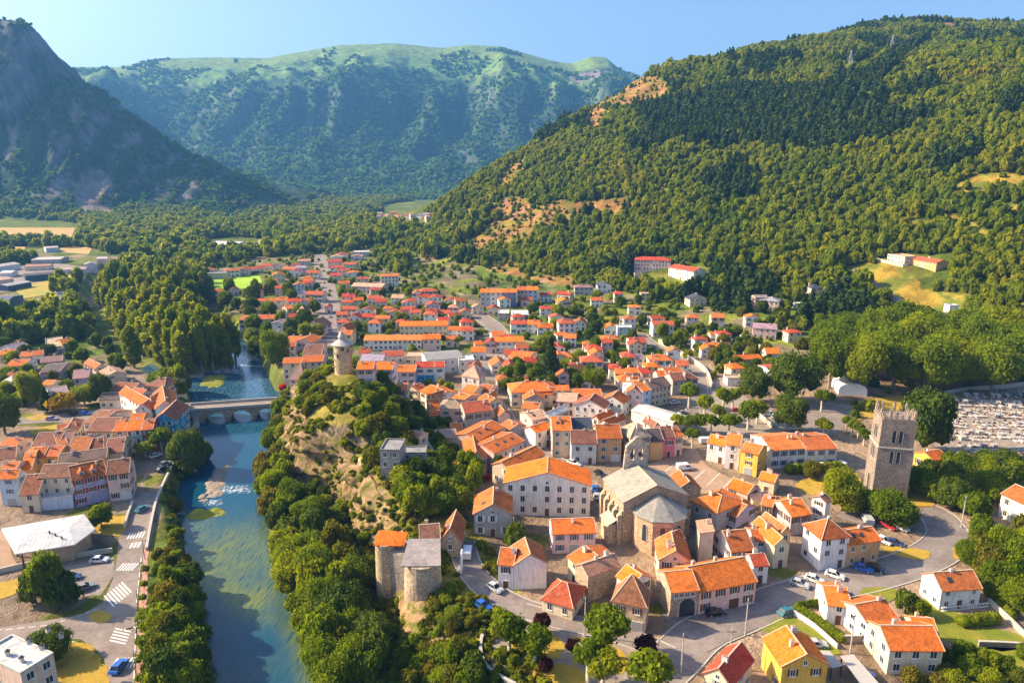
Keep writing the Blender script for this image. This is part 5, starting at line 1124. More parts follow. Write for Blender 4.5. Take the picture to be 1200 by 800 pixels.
# ---------------------------------------------------------------- roads, paths, lawns: sheets draped a little above the land
def region(name, pts, mat_, dz=.05, fr='Z', step=0, kind='structure'):
    W = [G(*fpx(fr, p)) for p in pts]; bm = bmesh.new()
    if mat_ in ('dry_lawn', 'lawn', 'rough_field', 'gravel') and len(pts) < 30:
        E = []; rr = random.Random(len(pts) + int(abs(W[0][0])))
        for i in range(len(W)):
            a, b_ = Vector(W[i]), Vector(W[(i + 1) % len(W)]); L = (b_ - a).length; k = max(1, min(24, int(L / 1.4))); s_ = Vector((-(b_ - a).y, (b_ - a).x, 0)).normalized()
            for j in range(k): E.append(tuple(a.lerp(b_, j / k) + s_ * (rr.uniform(-.45, .45) + .9 * math.sin(math.pi * j / k)) * min(1, L / 9)))
        W = E
    bm.faces.new([bm.verts.new((p[0], p[1], 0)) for p in W])
    xs = [p[0] for p in W]; ys = [p[1] for p in W]
    step = step or max(3.0, min(25.0, (max(ys) - min(ys)) / 14))
    for ax, lo, hi in ((0, min(xs), max(xs)), (1, min(ys), max(ys))):
        k = lo + step
        while k < hi:
            bmesh.ops.bisect_plane(bm, geom=bm.verts[:] + bm.edges[:] + bm.faces[:], plane_co=(k, 0, 0) if ax == 0 else (0, k, 0), plane_no=(1, 0, 0) if ax == 0 else (0, 1, 0)); k += step
    bmesh.ops.triangulate(bm, faces=bm.faces[:])
    co = np.array([v.co[:2] for v in bm.verts]); z = H(co[:, 0], co[:, 1])
    for v, zz in zip(bm.verts, z): v.co.z = zz + dz
    for f in bm.faces:
        if f.normal.z < 0: f.normal_flip()
    me = bpy.data.meshes.new(name); bm.to_mesh(me); bm.free(); me.materials.append(M[mat_]); return tag(obj(name, me), kind=kind)
def path_world(pts, fr='Z', n=6):
    W = [Vector(G(*fpx(fr, p))) for p in pts]; out = []
    for i in range(len(W) - 1):
        p0 = W[max(i - 1, 0)]; p1 = W[i]; p2 = W[i + 1]; p3 = W[min(i + 2, len(W) - 1)]
        for k in range(n):
            t = k / n; out.append(.5 * ((2 * p1) + (p2 - p0) * t + (2 * p0 - 5 * p1 + 4 * p2 - p3) * t * t + (3 * p1 - p0 - 3 * p2 + p3) * t ** 3))
    out.append(W[-1]); return out
ROADS = []
def ribbon(name, pts, width, mat_, dz=.07, fr='Z', kerb=True):
    C_ = path_world(pts, fr); V = []; n = len(C_)
    for i, p in enumerate(C_):
        d = (C_[min(i + 1, n - 1)] - C_[max(i - 1, 0)]); d.z = 0; d.normalize(); s = Vector((-d.y, d.x, 0))
        for k in (-1, -.33, .33, 1): q = p + s * width / 2 * k; V.append((q.x, q.y))
        ROADS.append((p.x, p.y, width / 2))
    V = np.array(V); z = H(V[:, 0], V[:, 1]) + dz; V3 = np.concatenate([V, z[:, None]], 1)
    F = [(4 * i + k, 4 * i + k + 1, 4 * i + k + 5, 4 * i + k + 4) for i in range(n - 1) for k in range(3)]
    me = mesh_np(name, V3, [f[::-1] for f in F], [M[mat_]]); o = tag(obj(name, me), kind='structure')
    if me.polygons[0].normal.z < 0: me.flip_normals()
    if kerb:
        q = MB()
        for sgn in (-1, 1):
            for i in range(n - 1):
                a = V3[4 * i + (0 if sgn < 0 else 3)]; b_ = V3[4 * i + 4 + (0 if sgn < 0 else 3)]; a2 = V3[4 * i + (1 if sgn < 0 else 2)]; d = Vector(a) - Vector(a2); d.z = 0; d.normalize(); d *= .28
                t = .13 - dz + .04
                q.slab([(a[0], a[1], a[2] + t), (b_[0], b_[1], b_[2] + t), (b_[0] + d.x, b_[1] + d.y, b_[2] + t), (a[0] + d.x, a[1] + d.y, a[2] + t)][::(1 if sgn > 0 else -1)], .3)
        tag(q.build('kerb', M['kerb_stone']), kind='structure')
    return C_
def wall_line(label, pts, h, th=.35, fr='Z', mat_='garden_wall', name='garden_wall', cat='wall', below=2.0, closed_top=True, group=None, n=3, bush=None):
    C_ = path_world(pts, fr, n); q = MB(); c0 = C_[len(C_) // 2]; org = Vector((c0.x, c0.y, c0.z))
    z = H(np.array([p.x for p in C_]), np.array([p.y for p in C_]))
    S_ = []
    for i, p in enumerate(C_):
        d = C_[min(i + 1, len(C_) - 1)] - C_[max(i - 1, 0)]; d.z = 0; d.normalize(); S_.append(Vector((-d.y, d.x, 0)))
    for i in range(len(C_) - 1):
        a, b_ = C_[i], C_[i + 1]; sa, sb_ = S_[i] * th / 2, S_[i + 1] * th / 2; za, zb = z[i] - org.z, z[i + 1] - org.z; a = a - org; b_ = b_ - org
        q.slab([(a.x - sa.x, a.y - sa.y, za + h), (b_.x - sb_.x, b_.y - sb_.y, zb + h), (b_.x + sb_.x, b_.y + sb_.y, zb + h), (a.x + sa.x, a.y + sa.y, za + h)], h + below)
        if closed_top:
            sa *= 1.3; sb_ *= 1.3
            q.slab([(a.x - sa.x, a.y - sa.y, za + h + .1), (b_.x - sb_.x, b_.y - sb_.y, zb + h + .1), (b_.x + sb_.x, b_.y + sb_.y, zb + h + .1), (a.x + sa.x, a.y + sa.y, za + h + .1)], .098, 1)
    o = q.build(name, [M[mat_], M['kerb_stone']]); o.location = org; setlabel(o, label, cat, group)
    return C_
# left bank
region('left_road', [(157, 800), (158, 762), (161, 700), (168, 645), (181, 590), (197, 552), (209, 526), (190, 518), (176, 545), (160, 575), (147, 602), (139, 630), (137, 655), (132, 680), (120, 706), (95, 720), (40, 729), (-60, 744), (-60, 762), (60, 746), (95, 749), (112, 760), (122, 772), (127, 800)], 'road_pale', .05)
region('promenade', [(176, 830), (175, 760), (173, 690), (173, 655), (182, 612), (176, 612), (168, 650), (163, 700), (160, 762), (159, 830)], 'promenade', .09)
region('car_park', [(74, 664), (133, 652), (135, 672), (118, 697), (88, 699), (70, 690)], 'road_pale', .04)
region('forecourt', [(-30, 622), (8, 622), (14, 650), (24, 668), (-30, 676)], 'plaza', .04)
for pts in ([(105, 606), (150, 606), (140, 628), (118, 625)], [(62, 756), (94, 752), (112, 764), (121, 776), (119, 830), (40, 830)], [(-30, 690), (28, 678), (14, 698), (-30, 702)], [(104, 719), (116, 715), (132, 722), (126, 729), (108, 728)], [(30, 489), (62, 484), (56, 491), (34, 492)], [(36, 504), (70, 497), (66, 504), (40, 510)]): region('lawn', pts, 'dry_lawn', .10)
ribbon('west_road', [(-20, 500), (20, 494), (60, 491), (98, 489), (124, 481)], 7, 'road_pale')
# right bank
region('square', [(700, 560), (745, 549), (814, 524), (828, 546), (884, 574), (850, 584), (800, 572), (765, 560)], 'plaza', .04)
ribbon('main_road', [(760, 800), (790, 772), (822, 742), (868, 722), (915, 702), (965, 688), (1015, 677), (1062, 663), (1098, 646), (1112, 628), (1100, 606), (1082, 596)], 9.5, 'asphalt')
ribbon('upper_road', [(1104, 622), (1060, 612), (1020, 610), (985, 600)], 7, 'asphalt', .11, kerb=False)
ribbon('gate_road', [(800, 742), (830, 728), (860, 715)], 13, 'asphalt', .15, kerb=False)
region('car_park', [(880, 694), (935, 672), (1035, 652), (1050, 664), (960, 684), (900, 704)], 'asphalt', .03)
ribbon('park_path', [(612, 716), (660, 728), (705, 738), (750, 752), (785, 768)], 5, 'road_pale', .08)
ribbon('lane', [(541, 634), (549, 662), (572, 690), (612, 712), (648, 722)], 6, 'asphalt')
ribbon('castle_lane', [(486, 494), (494, 512), (504, 532), (514, 552)], 3.6, 'asphalt')
ribbon('old_street', [(568, 462), (585, 478), (603, 505), (635, 532), (668, 548)], 6.5, 'asphalt')
region('park', [(578, 745), (600, 732), (640, 732), (700, 744), (748, 766), (752, 830), (640, 830), (600, 800), (578, 780)], 'gravel', .03)
for pts in ([(596, 742), (640, 740), (660, 752), (655, 770), (620, 768), (598, 760)], [(610, 778), (650, 776), (690, 790), (680, 830), (640, 820)], [(665, 748), (700, 750), (735, 768), (730, 790), (700, 780), (672, 766)]): region('lawn', pts, 'dry_lawn', .08)
region('car_park', [(932, 478), (966, 470), (1000, 476), (994, 498), (966, 516), (942, 502)], 'road_pale', .05)
region('square', [(892, 474), (925, 463), (942, 470), (905, 480)], 'promenade', .06)
region('pavement', [(800, 482), (826, 448), (850, 441), (872, 464), (892, 482), (932, 502), (926, 520), (860, 516), (818, 506)], 'pavement', .05)
ribbon('wall_road', [(752, 392), (770, 406), (796, 422), (818, 438), (822, 455), (812, 480), (815, 515)], 5, 'road_pale', .10)
for pts in ([(932, 566), (960, 561), (1003, 554), (1008, 576), (985, 592), (958, 582), (935, 573)], [(1062, 562), (1086, 560), (1096, 592), (1066, 592)], [(1000, 472), (1060, 463), (1096, 470), (1060, 480), (1006, 492)], [(1030, 640), (1088, 645), (1092, 650), (1080, 656), (1048, 650)], [(1120, 640), (1160, 630), (1190, 640), (1150, 655), (1120, 655)]): region('lawn', pts, 'dry_lawn', .12)
for pts in ([(893, 738), (927, 722), (986, 766), (944, 762)], [(1058, 704), (1098, 704), (1132, 730), (1205, 748), (1200, 762), (1112, 752), (1080, 738)], [(1100, 768), (1230, 757), (1240, 830), (1070, 830)], [(1010, 690), (1048, 690), (1052, 700), (1010, 705)]): region('lawn', pts, 'lawn', .11)
region('cemetery_ground', [(1094, 470), (1130, 460), (1230, 450), (1230, 527), (1135, 536), (1094, 522), (1090, 490)], 'gravel', .08)
# middle distance and fields
ribbon('avenue', [(374, 298), (379, 320), (384, 350), (389, 380), (395, 405)], 15, 'road_pale', .12, kerb=False)
ribbon('station_road', [(545, 360), (560, 369), (578, 382), (586, 396), (578, 420), (574, 446)], 11, 'road_pale', .12)
ribbon('villa_road', [(640, 408), (670, 412), (700, 420), (730, 428)], 5, 'road_pale', .1, kerb=False)
ribbon('hill_road', [(1002, 316), (1018, 330), (1036, 342), (1064, 362)], 4.5, 'road_pale', .5, kerb=False)
region('playing_field', [(243, 326), (304, 322), (307, 331), (295, 338), (246, 338)], 'green_field', .15)
region('wheat_field', [(-80, 267), (88, 267), (82, 283), (-80, 283)], 'wheat_field', .25); region('wheat_field', [(70, 288), (109, 290), (104, 298), (72, 296)], 'wheat_field', .25); region('wheat_field', [(-80, 289), (30, 289), (26, 298), (-80, 302)], 'wheat_field', .2)
region('rough_field', [(18, 338), (60, 328), (126, 319), (122, 328), (100, 333), (80, 341), (28, 350)], 'rough_field', .2); region('rough_field', [(440, 262), (470, 259), (478, 266), (458, 271)], 'rough_field', .2); region('works_yard', [(-80, 318), (60, 308), (110, 316), (60, 327), (10, 342), (-80, 350)], 'road_pale', .1)
# painted crossings and hatching
q = MB()
def stripes(a, b_, n, L, w, skew=0):
    A_ = Vector(G(*a)); B_ = Vector(G(*b_)); d = (B_ - A_); step = d / (n - 1); dn = d.normalized(); s = Vector((-dn.y, dn.x, 0)); s = s + dn * skew; z = A_.z + .062
    for i in range(n):
        c = A_ + step * i; q.face([(*(c + k1 * s * L / 2 + k2 * dn * w / 2)[:2], z) for k1, k2 in ((-1, -1), (-1, 1), (1, 1), (1, -1))])
stripes((141, 664), (158, 664), 6, 3.2, .34); stripes((151, 628), (168, 626), 6, 3.2, .34); stripes((154, 639), (163, 638), 3, 2.6, .5); stripes((134, 777), (156, 776), 6, 3, .4)
stripes((128, 704), (148, 688), 7, 5.0, .45, .6); stripes((138, 752), (144, 738), 5, 3.5, .4, .6); stripes((148, 737), (156, 735), 3, .4, 1.4)
for (a, b_) in (((157, 795), (160, 712)), ((160, 706), (166, 650)), ((-20, 740), (60, 732)), ((60, 732), (118, 712)), ((20, 749), (92, 752))):
    A_ = Vector(G(*a)); B_ = Vector(G(*b_)); d = (B_ - A_).normalized(); s = Vector((-d.y, d.x, 0)) * .09
    for k in range(6):
        p0 = A_.lerp(B_, k / 6); p1 = A_.lerp(B_, (k + .62) / 6); q.face([(*(p0 - s)[:2], A_.z + .062), (*(p1 - s)[:2], A_.z + .062), (*(p1 + s)[:2], A_.z + .062), (*(p0 + s)[:2], A_.z + .062)])
for k in range(9):
    A_ = Vector(G(899 + k * 9, 702 - k * 3.2)); B_ = A_ + Vector((1.2, 4.6, 0)); s = Vector((.07, 0, 0)); q.face([(*(p)[:2], A_.z + .05) for p in (A_ - s, A_ + s, B_ + s, B_ - s)])
for k in range(5):
    A_ = Vector(G(775 + k * 18, 556 + k * 4)); B_ = A_ + Vector((6, 8, 0)); s = Vector((.08, -.05, 0)); q.face([(*(p)[:2], A_.z + .06) for p in (A_ - s, A_ + s, B_ + s, B_ - s)])
me = q.mesh('road_markings', [M['paint_white']])
for p_ in me.polygons:
    if p_.normal.z < 0: p_.flip()
tag(obj('road_markings', me), kind='structure')
# walls
wall_line('low curved wall round the little park above the cliff trees', [(567, 742), (563, 760), (567, 780), (582, 794), (604, 806)], 1.0, .5)
wall_line('long pale river wall beside the quay road on the left bank', [(212, 530), (200, 551), (185, 584), (178, 612), (172, 645)], .9, .5, below=4)
wall_line('short wall on the town side of the quay road', [(156, 590), (150, 606), (146, 620)], 1.0, .4)
wall_line('low wall before the tin roofed hall', [(-20, 676), (40, 662), (76, 655), (132, 647)], 1.2, .35)
wall_line('pale retaining wall on the upper side of the wall road', [(772, 402), (800, 418), (826, 436), (834, 456)], 2.4, .5)
wall_line('bright stepped retaining wall below the lilac grey roofed hillside house', [(867, 398), (884, 406), (898, 416), (911, 424)], 2.8, .4, mat_='paint_white')
wall_line('cream wall between the yard and the round clipped tree', [(886, 486), (895, 493), (905, 502)], 1.6, .4)
wall_line('upper boundary wall of the cemetery below the plane trees', [(1090, 468), (1130, 458), (1205, 451)], 1.6, .4, mat_='kerb_stone')
wall_line('lower boundary wall of the cemetery', [(1136, 534), (1165, 531), (1205, 527)], 1.4, .4, mat_='kerb_stone')
wall_line('white garden wall under clipped hedge, beside the empty lawn', [(930, 720), (953, 735), (981, 760)], 1.0, .3, mat_='paint_white')
wall_line('garden wall climbing beside the trees at the right edge', [(1158, 706), (1178, 724), (1202, 748)], 1.1, .35)
wall_line('stone wall at the foot of the lower right lawn', [(1146, 757), (1175, 758), (1206, 760)], 1.2, .4, mat_='gravel')
wall_line('grey yard wall left of the house with the white porch', [(985, 752), (1005, 752), (1027, 751)], 1.5, .35, mat_='gravel')
wall_line('cream wall along the walled lane up to the castle', [(491, 501), (500, 520), (514, 548)], 1.5, .3)
wall_line('cream terrace wall by the highest hillside house', [(1018, 304), (1036, 308), (1058, 313)], 2.0, .4)
wall_line('garden wall crossing behind the broad cream hipped house', [(706, 420), (716, 425), (728, 432)], 1.0, .3)
def hedge(label, pts, h, th, fr='Z'):
    C_ = path_world(pts, fr, 12); org = C_[0].copy(); Lm = []; last = None
    for p in C_:
        if last is None or (p - last).length > th * .42: Lm.append((p.x - org.x, p.y - org.y, H1(p.x, p.y) - org.z + h * .42, th * .56, th * .56, h * .60)); last = p
    o = obj('hedge', crown_mesh('hedge', Lm, 130 * len(Lm), .26, M['leaves_broad'], len(label), 2, core=.93, rag=.05)); o.location = org; setlabel(o, label, 'hedge')
hedge('clipped hedge inside the white garden wall', [(934, 716), (958, 730), (987, 752)], 1.7, 1.4)
hedge('short clipped hedge along the front of the orange roofed L house', [(936, 713), (965, 708), (968, 702)], 1.6, 1.2)
hedge('thick rounded hedge on the lawn below the railed terrace', [(1128, 732), (1146, 731), (1166, 728)], 2.2, 2.4)
hedge('leafy pergola hedge along the long row by the tower lawn', [(924, 554), (950, 553), (984, 551)], 3.0, 2.4)
hedge('long straight hedge along the garden wall at the right edge', [(1156, 696), (1170, 708), (1188, 726)], 1.6, 1.4)

# ---------------------------------------------------------------- church
def wquad(q, c, u, nn, w, z0, z1, off=0): pass
def arched(w, h, n=8):
    q = MB(); pts = [(-w / 2, 0), (w / 2, 0), (w / 2, h - w / 2)] + [(w / 2 * math.cos(math.pi * k / n), h - w / 2 + w / 2 * math.sin(math.pi * k / n)) for k in range(1, n)] + [(-w / 2, h - w / 2)]
    q.face([(x, -.03, z) for x, z in pts]); ou = [(x * 1.22 if abs(x) > .01 else x, z + (.12 if z > h - w / 2 - .01 else 0)) for x, z in pts]
    for i in range(1, len(pts)):
        j = (i + 1) % len(pts); a, b_, c_, d = pts[i], pts[j], ou[j], ou[i]; q.face([(a[0], -.10, a[1]), (b_[0], -.10, b_[1]), (c_[0], -.10, c_[1]), (d[0], -.10, d[1])], 1)
        q.face([(a[0], -.03, a[1]), (b_[0], -.03, b_[1]), (b_[0], -.10, b_[1]), (a[0], -.10, a[1])], 1)
    return q.mesh('arched_window', [M['window_glass'], M['kerb_stone']])
CH_T = empty('church'); A, B, T = (731, 588.5), (806, 580), (704, 561)
pa, u, nn, w, dp, z, c = footprint('Z', A, B, T, 11.5, 0.0); CH_T.location = (c.x, c.y, 0); org = Vector((c.x, c.y, 0))
wo, ro, info = block(CH_T, org, 'Z', A, B, T, 0.0, 11.5, 'y', 3.6, 'K', 's', wmat='rubble_stone', rmat='slates', win=False, chim=0)
ro.color = (.31, .285, .24, 1); wo.color = (.46, .35, .245, 1); put = info[7]
aw_t = arched(1.0, 4.2)
for k in range(4): put('window', aw_t, -.01, dp * (.18 + .21 * k), 4.0, -math.pi / 2); put('window', aw_t, w + .01, dp * (.18 + .21 * k), 4.0, math.pi / 2)
for k in range(5):
    y = dp * (.06 + .215 * k)
    for sg in (0, 1):
        q = MB(); e0, e1 = (-1.3, -.003) if sg == 0 else (w + .003, w + 1.3); q.box(e0, e1, y - .5, y + .5, -1, 7.5); q.slab([(e0, y - .5, 7.6), (e1, y - .5, 9.2), (e1, y + .5, 9.2), (e0, y + .5, 7.6)] if sg == 0 else [(e0, y - .5, 9.2), (e1, y - .5, 7.6), (e1, y + .5, 7.6), (e0, y + .5, 9.2)], .09)
        put('buttress', q.mesh('buttress', [M['rubble_stone']]), 0, 0, 0, 0).color = (.62, .47, .32, 1)
# polygonal apse at the near end
ap, ar, rad_, cx = MB(), MB(), w * .37, w * .52; pts = [(cx + rad_ * math.cos(R(t)), -rad_ * .95 * math.sin(R(t)) - .0) for t in (0, 0, 40, 78, 112, 150, 180)]
pts = [(cx - rad_, 0), (cx - rad_, -2.6), (cx - rad_ * .62, -6.4), (cx + rad_ * .1, -7.6), (cx + rad_ * .72, -6.2), (cx + rad_, -2.6), (cx + rad_, 0)]
for i in range(6): ap.face([(*pts[i], -2), (*pts[i + 1], -2), (*pts[i + 1], 9.2), (*pts[i], 9.2)])
o = put('apse_wall', ap.mesh('apse_wall', [M['rubble_stone']]), 0, 0, 0, 0); o.color = (.60, .40, .26, 1)
ex = [(cx + (x - cx) * 1.07, y * 1.07 + .0, 9.25) for x, y in pts]; apx = (cx, -.6, 13.0)
for i in range(6): ar.face([ex[i], ex[i + 1], apx]); ar.face([(ex[i][0], ex[i][1], 9.0), (ex[i + 1][0], ex[i + 1][1], 9.0), ex[i + 1], ex[i]])
ar.face([(p[0], p[1], 9.0) for p in ex][::-1])
me = ar.mesh('apse_roof', [M['slates']]); add_tile_uv(me); o = put('apse_roof', me, 0, 0, 0, 0); o.color = (.27, .255, .23, 1)
for i in range(1, 5):
    a = Vector((*pts[i], 0)); b_ = Vector((*pts[i + 1], 0)); mid = (a + b_) / 2; d = (b_ - a).normalized(); ang = math.atan2(d.y, d.x); nrm = Vector((d.y, -d.x, 0)) * .012; put('window', arched(1.2, 4.4), mid.x + nrm.x, mid.y + nrm.y, 3.2, ang)
# side chapel and bell gable with two arches
q = MB(); q.box(-3.4, -1.31, 1.0, 6.0, -1, 5.2); o = put('chapel_wall', q.mesh('chapel_wall', [M['rubble_stone']]), 0, 0, 0, 0); o.color = (.66, .52, .36, 1)
q = MB(); q.slab([(-3.7, .7, 5.3), (-1.32, .7, 6.6), (-1.32, 6.3, 6.6), (-3.7, 6.3, 5.3)], .2); me = q.mesh('chapel_roof', [M['slates']]); add_tile_uv(me); o = put('chapel_roof', me, 0, 0, 0, 0); o.color = (.40, .36, .29, 1)
q = MB(); X0 = w / 2 - 3.0
for a_ in ((0, 1.15), (2.45, 3.55), (4.85, 6.0)): q.box(X0 + a_[0], X0 + a_[1], dp - 1.0, dp - .1, 12, 20)
q.box(X0, X0 + 6, dp - 1.02, dp - .08, 10, 16.2); q.box(X0, X0 + 6, dp - 1.03, dp - .07, 19.6, 20.3)
for k in range(6): q.box(X0 + .2 + k * .48, X0 + 5.8 - k * .48, dp - 1.0, dp - .1, 20.301 + k * .42, 20.301 + (k + 1) * .42)
for s in (-.25, 6.25): q.tube((X0 + s, dp - .55, 11), (X0 + s + (.2 if s < 0 else -.2), dp - .55, 19.2), .5, .25, 6)
o = put('bell_gable', q.mesh('bell_gable', [M['rubble_stone']]), 0, 0, 0, 0); o.color = (.62, .54, .45, 1)
for k in range(2):
    q = MB(); q.cyl(0, 0, 0, .3, .62, .5, 10); q.cyl(0, 0, .301, 1.0, .5, .3, 10); put('bell', q.mesh('bell', [M['metal_dark']]), X0 + 1.8 + 2.4 * k, dp - .55, 17.3, 0)
setlabel(CH_T, 'stone church with slate roof, polygonal apse and twin arched bell gable', 'church')
FOOT.append((c.x, c.y, 16))
# ---------------------------------------------------------------- square bell tower
p0 = Vector(G(1021, 583)); ang = R(-13.5); u = Vector((math.cos(ang), math.sin(ang), 0)); nn = Vector((-u.y, u.x, 0)); TW, TH = 9.0, 23.6
bt = empty('bell_tower', p0 + (u + nn) * TW / 2, ang); FOOT.append((bt.location.x, bt.location.y, 8))
q = MB(); hw = TW / 2; q.box(-hw, hw, -hw, hw, -2, TH - 8.2); q.box(-hw + .15, hw - .15, -hw + .15, hw - .15, TH - 8.199, TH)
o = q.build('wall', [M['rubble_stone']], bt); o.color = (.30, .245, .21, 1)
q = MB(); q.box(-hw - .12, hw + .12, -hw - .12, hw + .12, TH - 8.35, TH - 8.05); q.build('string_course', [M['kerb_stone']], bt)
rr = random.Random(3)
for s, ax in ((-1, 0), (1, 0), (-1, 1), (1, 1)):
    for k in range(6):
        t = -hw + .65 + k * (TW - 1.3) / 5; hh = rr.choice([.3, .9, 1.5, 2.0, 2.3]); q = MB(); q.box(-.30, .30, -.28, .28, 0, hh); q.box(-.16, .16, -.15, .15, hh + .001, hh + .5)
        o = q.build('merlon', [M['rubble_stone']], bt); o.color = (.42, .34, .28, 1); o.location = (t, s * (hw - .5), TH) if ax == 0 else (s * (hw - .52), t * .84, TH)
aw1 = arched(.95, 3.6)
for zz in (TH - 6.6, TH - 12.6):
    for t in (-1.0, 1.0):
        for f_ in range(4):
            o = obj('window', aw1, bt); a = f_ * math.pi / 2; ins = .15 if zz > TH - 8 else 0; p = Vector((t * .85, -hw + ins - .005, 0)); p.rotate(Matrix.Rotation(a, 3, 'Z')); o.location = (p.x, p.y, zz); o.rotation_euler = (0, 0, a)
o = obj('portal', arched(2.4, 5.5), bt); o.location = (-hw - .005, 0, .1); o.rotation_euler = (0, 0, -math.pi / 2)
setlabel(bt, 'tall square ruined bell tower of grey stone with broken battlements', 'tower')
# ---------------------------------------------------------------- round castle tower
p0 = Vector(G(403, 437)); ct = empty('castle_tower', p0); FOOT.append((p0.x, p0.y, 5))
q = MB(); q.cyl(0, 0, -3, 10.2, 3.15, 3.0, 40); q.cyl(0, 0, 10.201, 10.7, 3.3, 3.35, 40); o = q.build('wall', [M['rubble_stone']], ct); o.color = (.62, .46, .29, 1)
q = MB(); q.cyl(0, 0, 10.72, 12.3, 3.7, 1.25, 40); q.cyl(0, 0, 12.301, 13.4, 1.2, 1.1, 20); q.cyl(0, 0, 13.401, 15.6, 1.45, .06, 20); o = q.build('roof', [M['concrete']], ct)
for a_, zz in ((-40, 8.0), (-110, 6.2), (-75, 8.8)):
    o = obj('window', arched(.8, 1.6), ct); o.location = (3.06 * math.cos(R(a_)), 3.06 * math.sin(R(a_)), zz); o.rotation_euler = (0, 0, R(a_ + 90))
q = MB(); q.box(-.7, .7, -.7, .7, 0, 2.6); q.slab([(-.8, -.8, 2.7), (.8, -.8, 2.7), (.8, .8, 3.2), (-.8, .8, 3.2)], .1); o = q.build('turret', [M['rubble_stone']], ct); o.color = (.62, .48, .32, 1); o.location = (3.2, -.4, 7.2)
q = MB()
for k in range(3): q.tube((-2.6 + .2 * k, -1.9, 3 + 2.4 * k), (-3.1 + .2 * k, -2.2, 3 + 2.4 * k), .3, .25, 6)
o = q.build('corbel', [M['rubble_stone']], ct); o.color = (.6, .46, .3, 1)
setlabel(ct, 'round stone castle tower with pale conical cap, on the grassy mound', 'tower')
# ---------------------------------------------------------------- towered stone house at the cliff foot
p0 = Vector(Pz(492, 652, 7.0)); th = empty('tower_house', (p0.x, p0.y, 0)); org = Vector(th.location); FOOT.append((p0.x, p0.y, 7))
def bast(px, py, ztop, r0, r1, zb, rc):
    p = Vector(Pz(px, py, ztop)) - org; q = MB(); q.cyl(p.x, p.y, zb, ztop, r0, r1, 28); o = q.build('bastion', [M['rubble_stone']], th); o.color = rc; return p
b1 = bast(495, 655, 7.0, 4.6, 3.9, -9, (.56, .44, .31, 1)); b2 = bast(451, 634, 8.4, 2.6, 2.2, -9, (.60, .46, .30, 1))
q = MB(); d = b1 - b2; s = Vector((-d.y, d.x, 0)).normalized() * 1.2; a, b_ = b2, b1
q.slab([(a.x - s.x, a.y - s.y, 7.3), (b_.x - s.x, b_.y - s.y, 6.2), (b_.x + s.x * 4, b_.y + s.y * 4, 6.2), (a.x + s.x * 4, a.y + s.y * 4, 7.3)], 14); o = q.build('curtain_wall', [M['rubble_stone']], th); o.color = (.34, .30, .27, 1)
q = MB(); q.slab([(b1.x - 4.2, b1.y - 3.2, 7.3), (b1.x + 4.4, b1.y - 3.0, 7.3), (b1.x + 3.6, b1.y + 4.4, 9.6), (b1.x - 3.6, b1.y + 4.2, 9.6)], .25); me = q.mesh('roof', [M['slates']]); add_tile_uv(me); o = obj('roof', me, th); o.color = (.34, .29, .28, 1)
q = MB(); q.slab([(b2.x - 2.2, b2.y - 2.0, 8.6), (b2.x + 4.6, b2.y - 1.6, 8.2), (b2.x + 4.9, b2.y + 2.4, 9.4), (b2.x - 1.8, b2.y + 2.6, 9.8)], .22); me = q.mesh('roof', [M['clay_tiles']]); add_tile_uv(me); o = obj('roof', me, th); o.color = (*ROOFC['O'][0], 1)
block(th, org, 'F', (385, 130), (474, 134), 9.0, 0.0, 6.6, 'y', 3.0, 'T', 's', wmat='rubble_stone', chim=1, sh='none')
block(th, org, 'F', (290, 130), (383, 122), 7.0, 0.0, 7.4, 'x', 1.8, 'B', 's', wmat='rubble_stone', chim=1, sh='none', win=False)
q = MB(); pp = Vector(Pz(540, 652, 6)) - org; q.box(pp.x - .15, pp.x + .15, pp.y, pp.y + 3, -1, 6.2); q.build('party_wall', [M['plaster']], th)
setlabel(th, 'old stone house between two round bastions above the cliff trees', 'house')
# ---------------------------------------------------------------- bridge
z0 = -3.2; a = Vector(Pz(232, 482, z0)); b_ = Vector(Pz(330, 475, z0)); d = b_ - a; L = d.length; ang = math.atan2(d.y, d.x)
br = empty('bridge', a, ang); BW = 7.5; q = MB(); zt, zw = .0, WATER - z0 - 1.6
na_ = 3; pier = 1.7; span = (L - pier * (na_ + 1)) / na_
for y in (0.0, BW):
    for k in range(na_ + 1):
        x0 = k * (pier + span); pts = [(x0, y, zw), (x0 + pier, y, zw), (x0 + pier, y, zt), (x0, y, zt)]; q.face(pts if y == 0 else pts[::-1])
    for k in range(na_):
        x0 = pier + k * (pier + span); n = 14
        for i in range(n):
            t0, t1 = i / n, (i + 1) / n; zz = lambda t: -4.4 + 3.5 * math.sqrt(max(0, 1 - (2 * t - 1) ** 2)); pts = [(x0 + span * t0, y, zz(t0)), (x0 + span * t1, y, zz(t1)), (x0 + span * t1, y, zt), (x0 + span * t0, y, zt)]; q.face(pts if y == 0 else pts[::-1])
            if y == 0: q.face([(x0 + span * t0, 0, zz(t0)), (x0 + span * t0, BW, zz(t0)), (x0 + span * t1, BW, zz(t1)), (x0 + span * t1, 0, zz(t1))])
for k in range(na_ + 1):
    for x in (k * (pier + span), k * (pier + span) + pier): q.face([(x, 0, zw), (x, BW, zw), (x, BW, -4.4), (x, 0, -4.4)])
o = q.build('arch_wall', [M['rubble_stone']], br); o.color = (.50, .40, .31, 1)
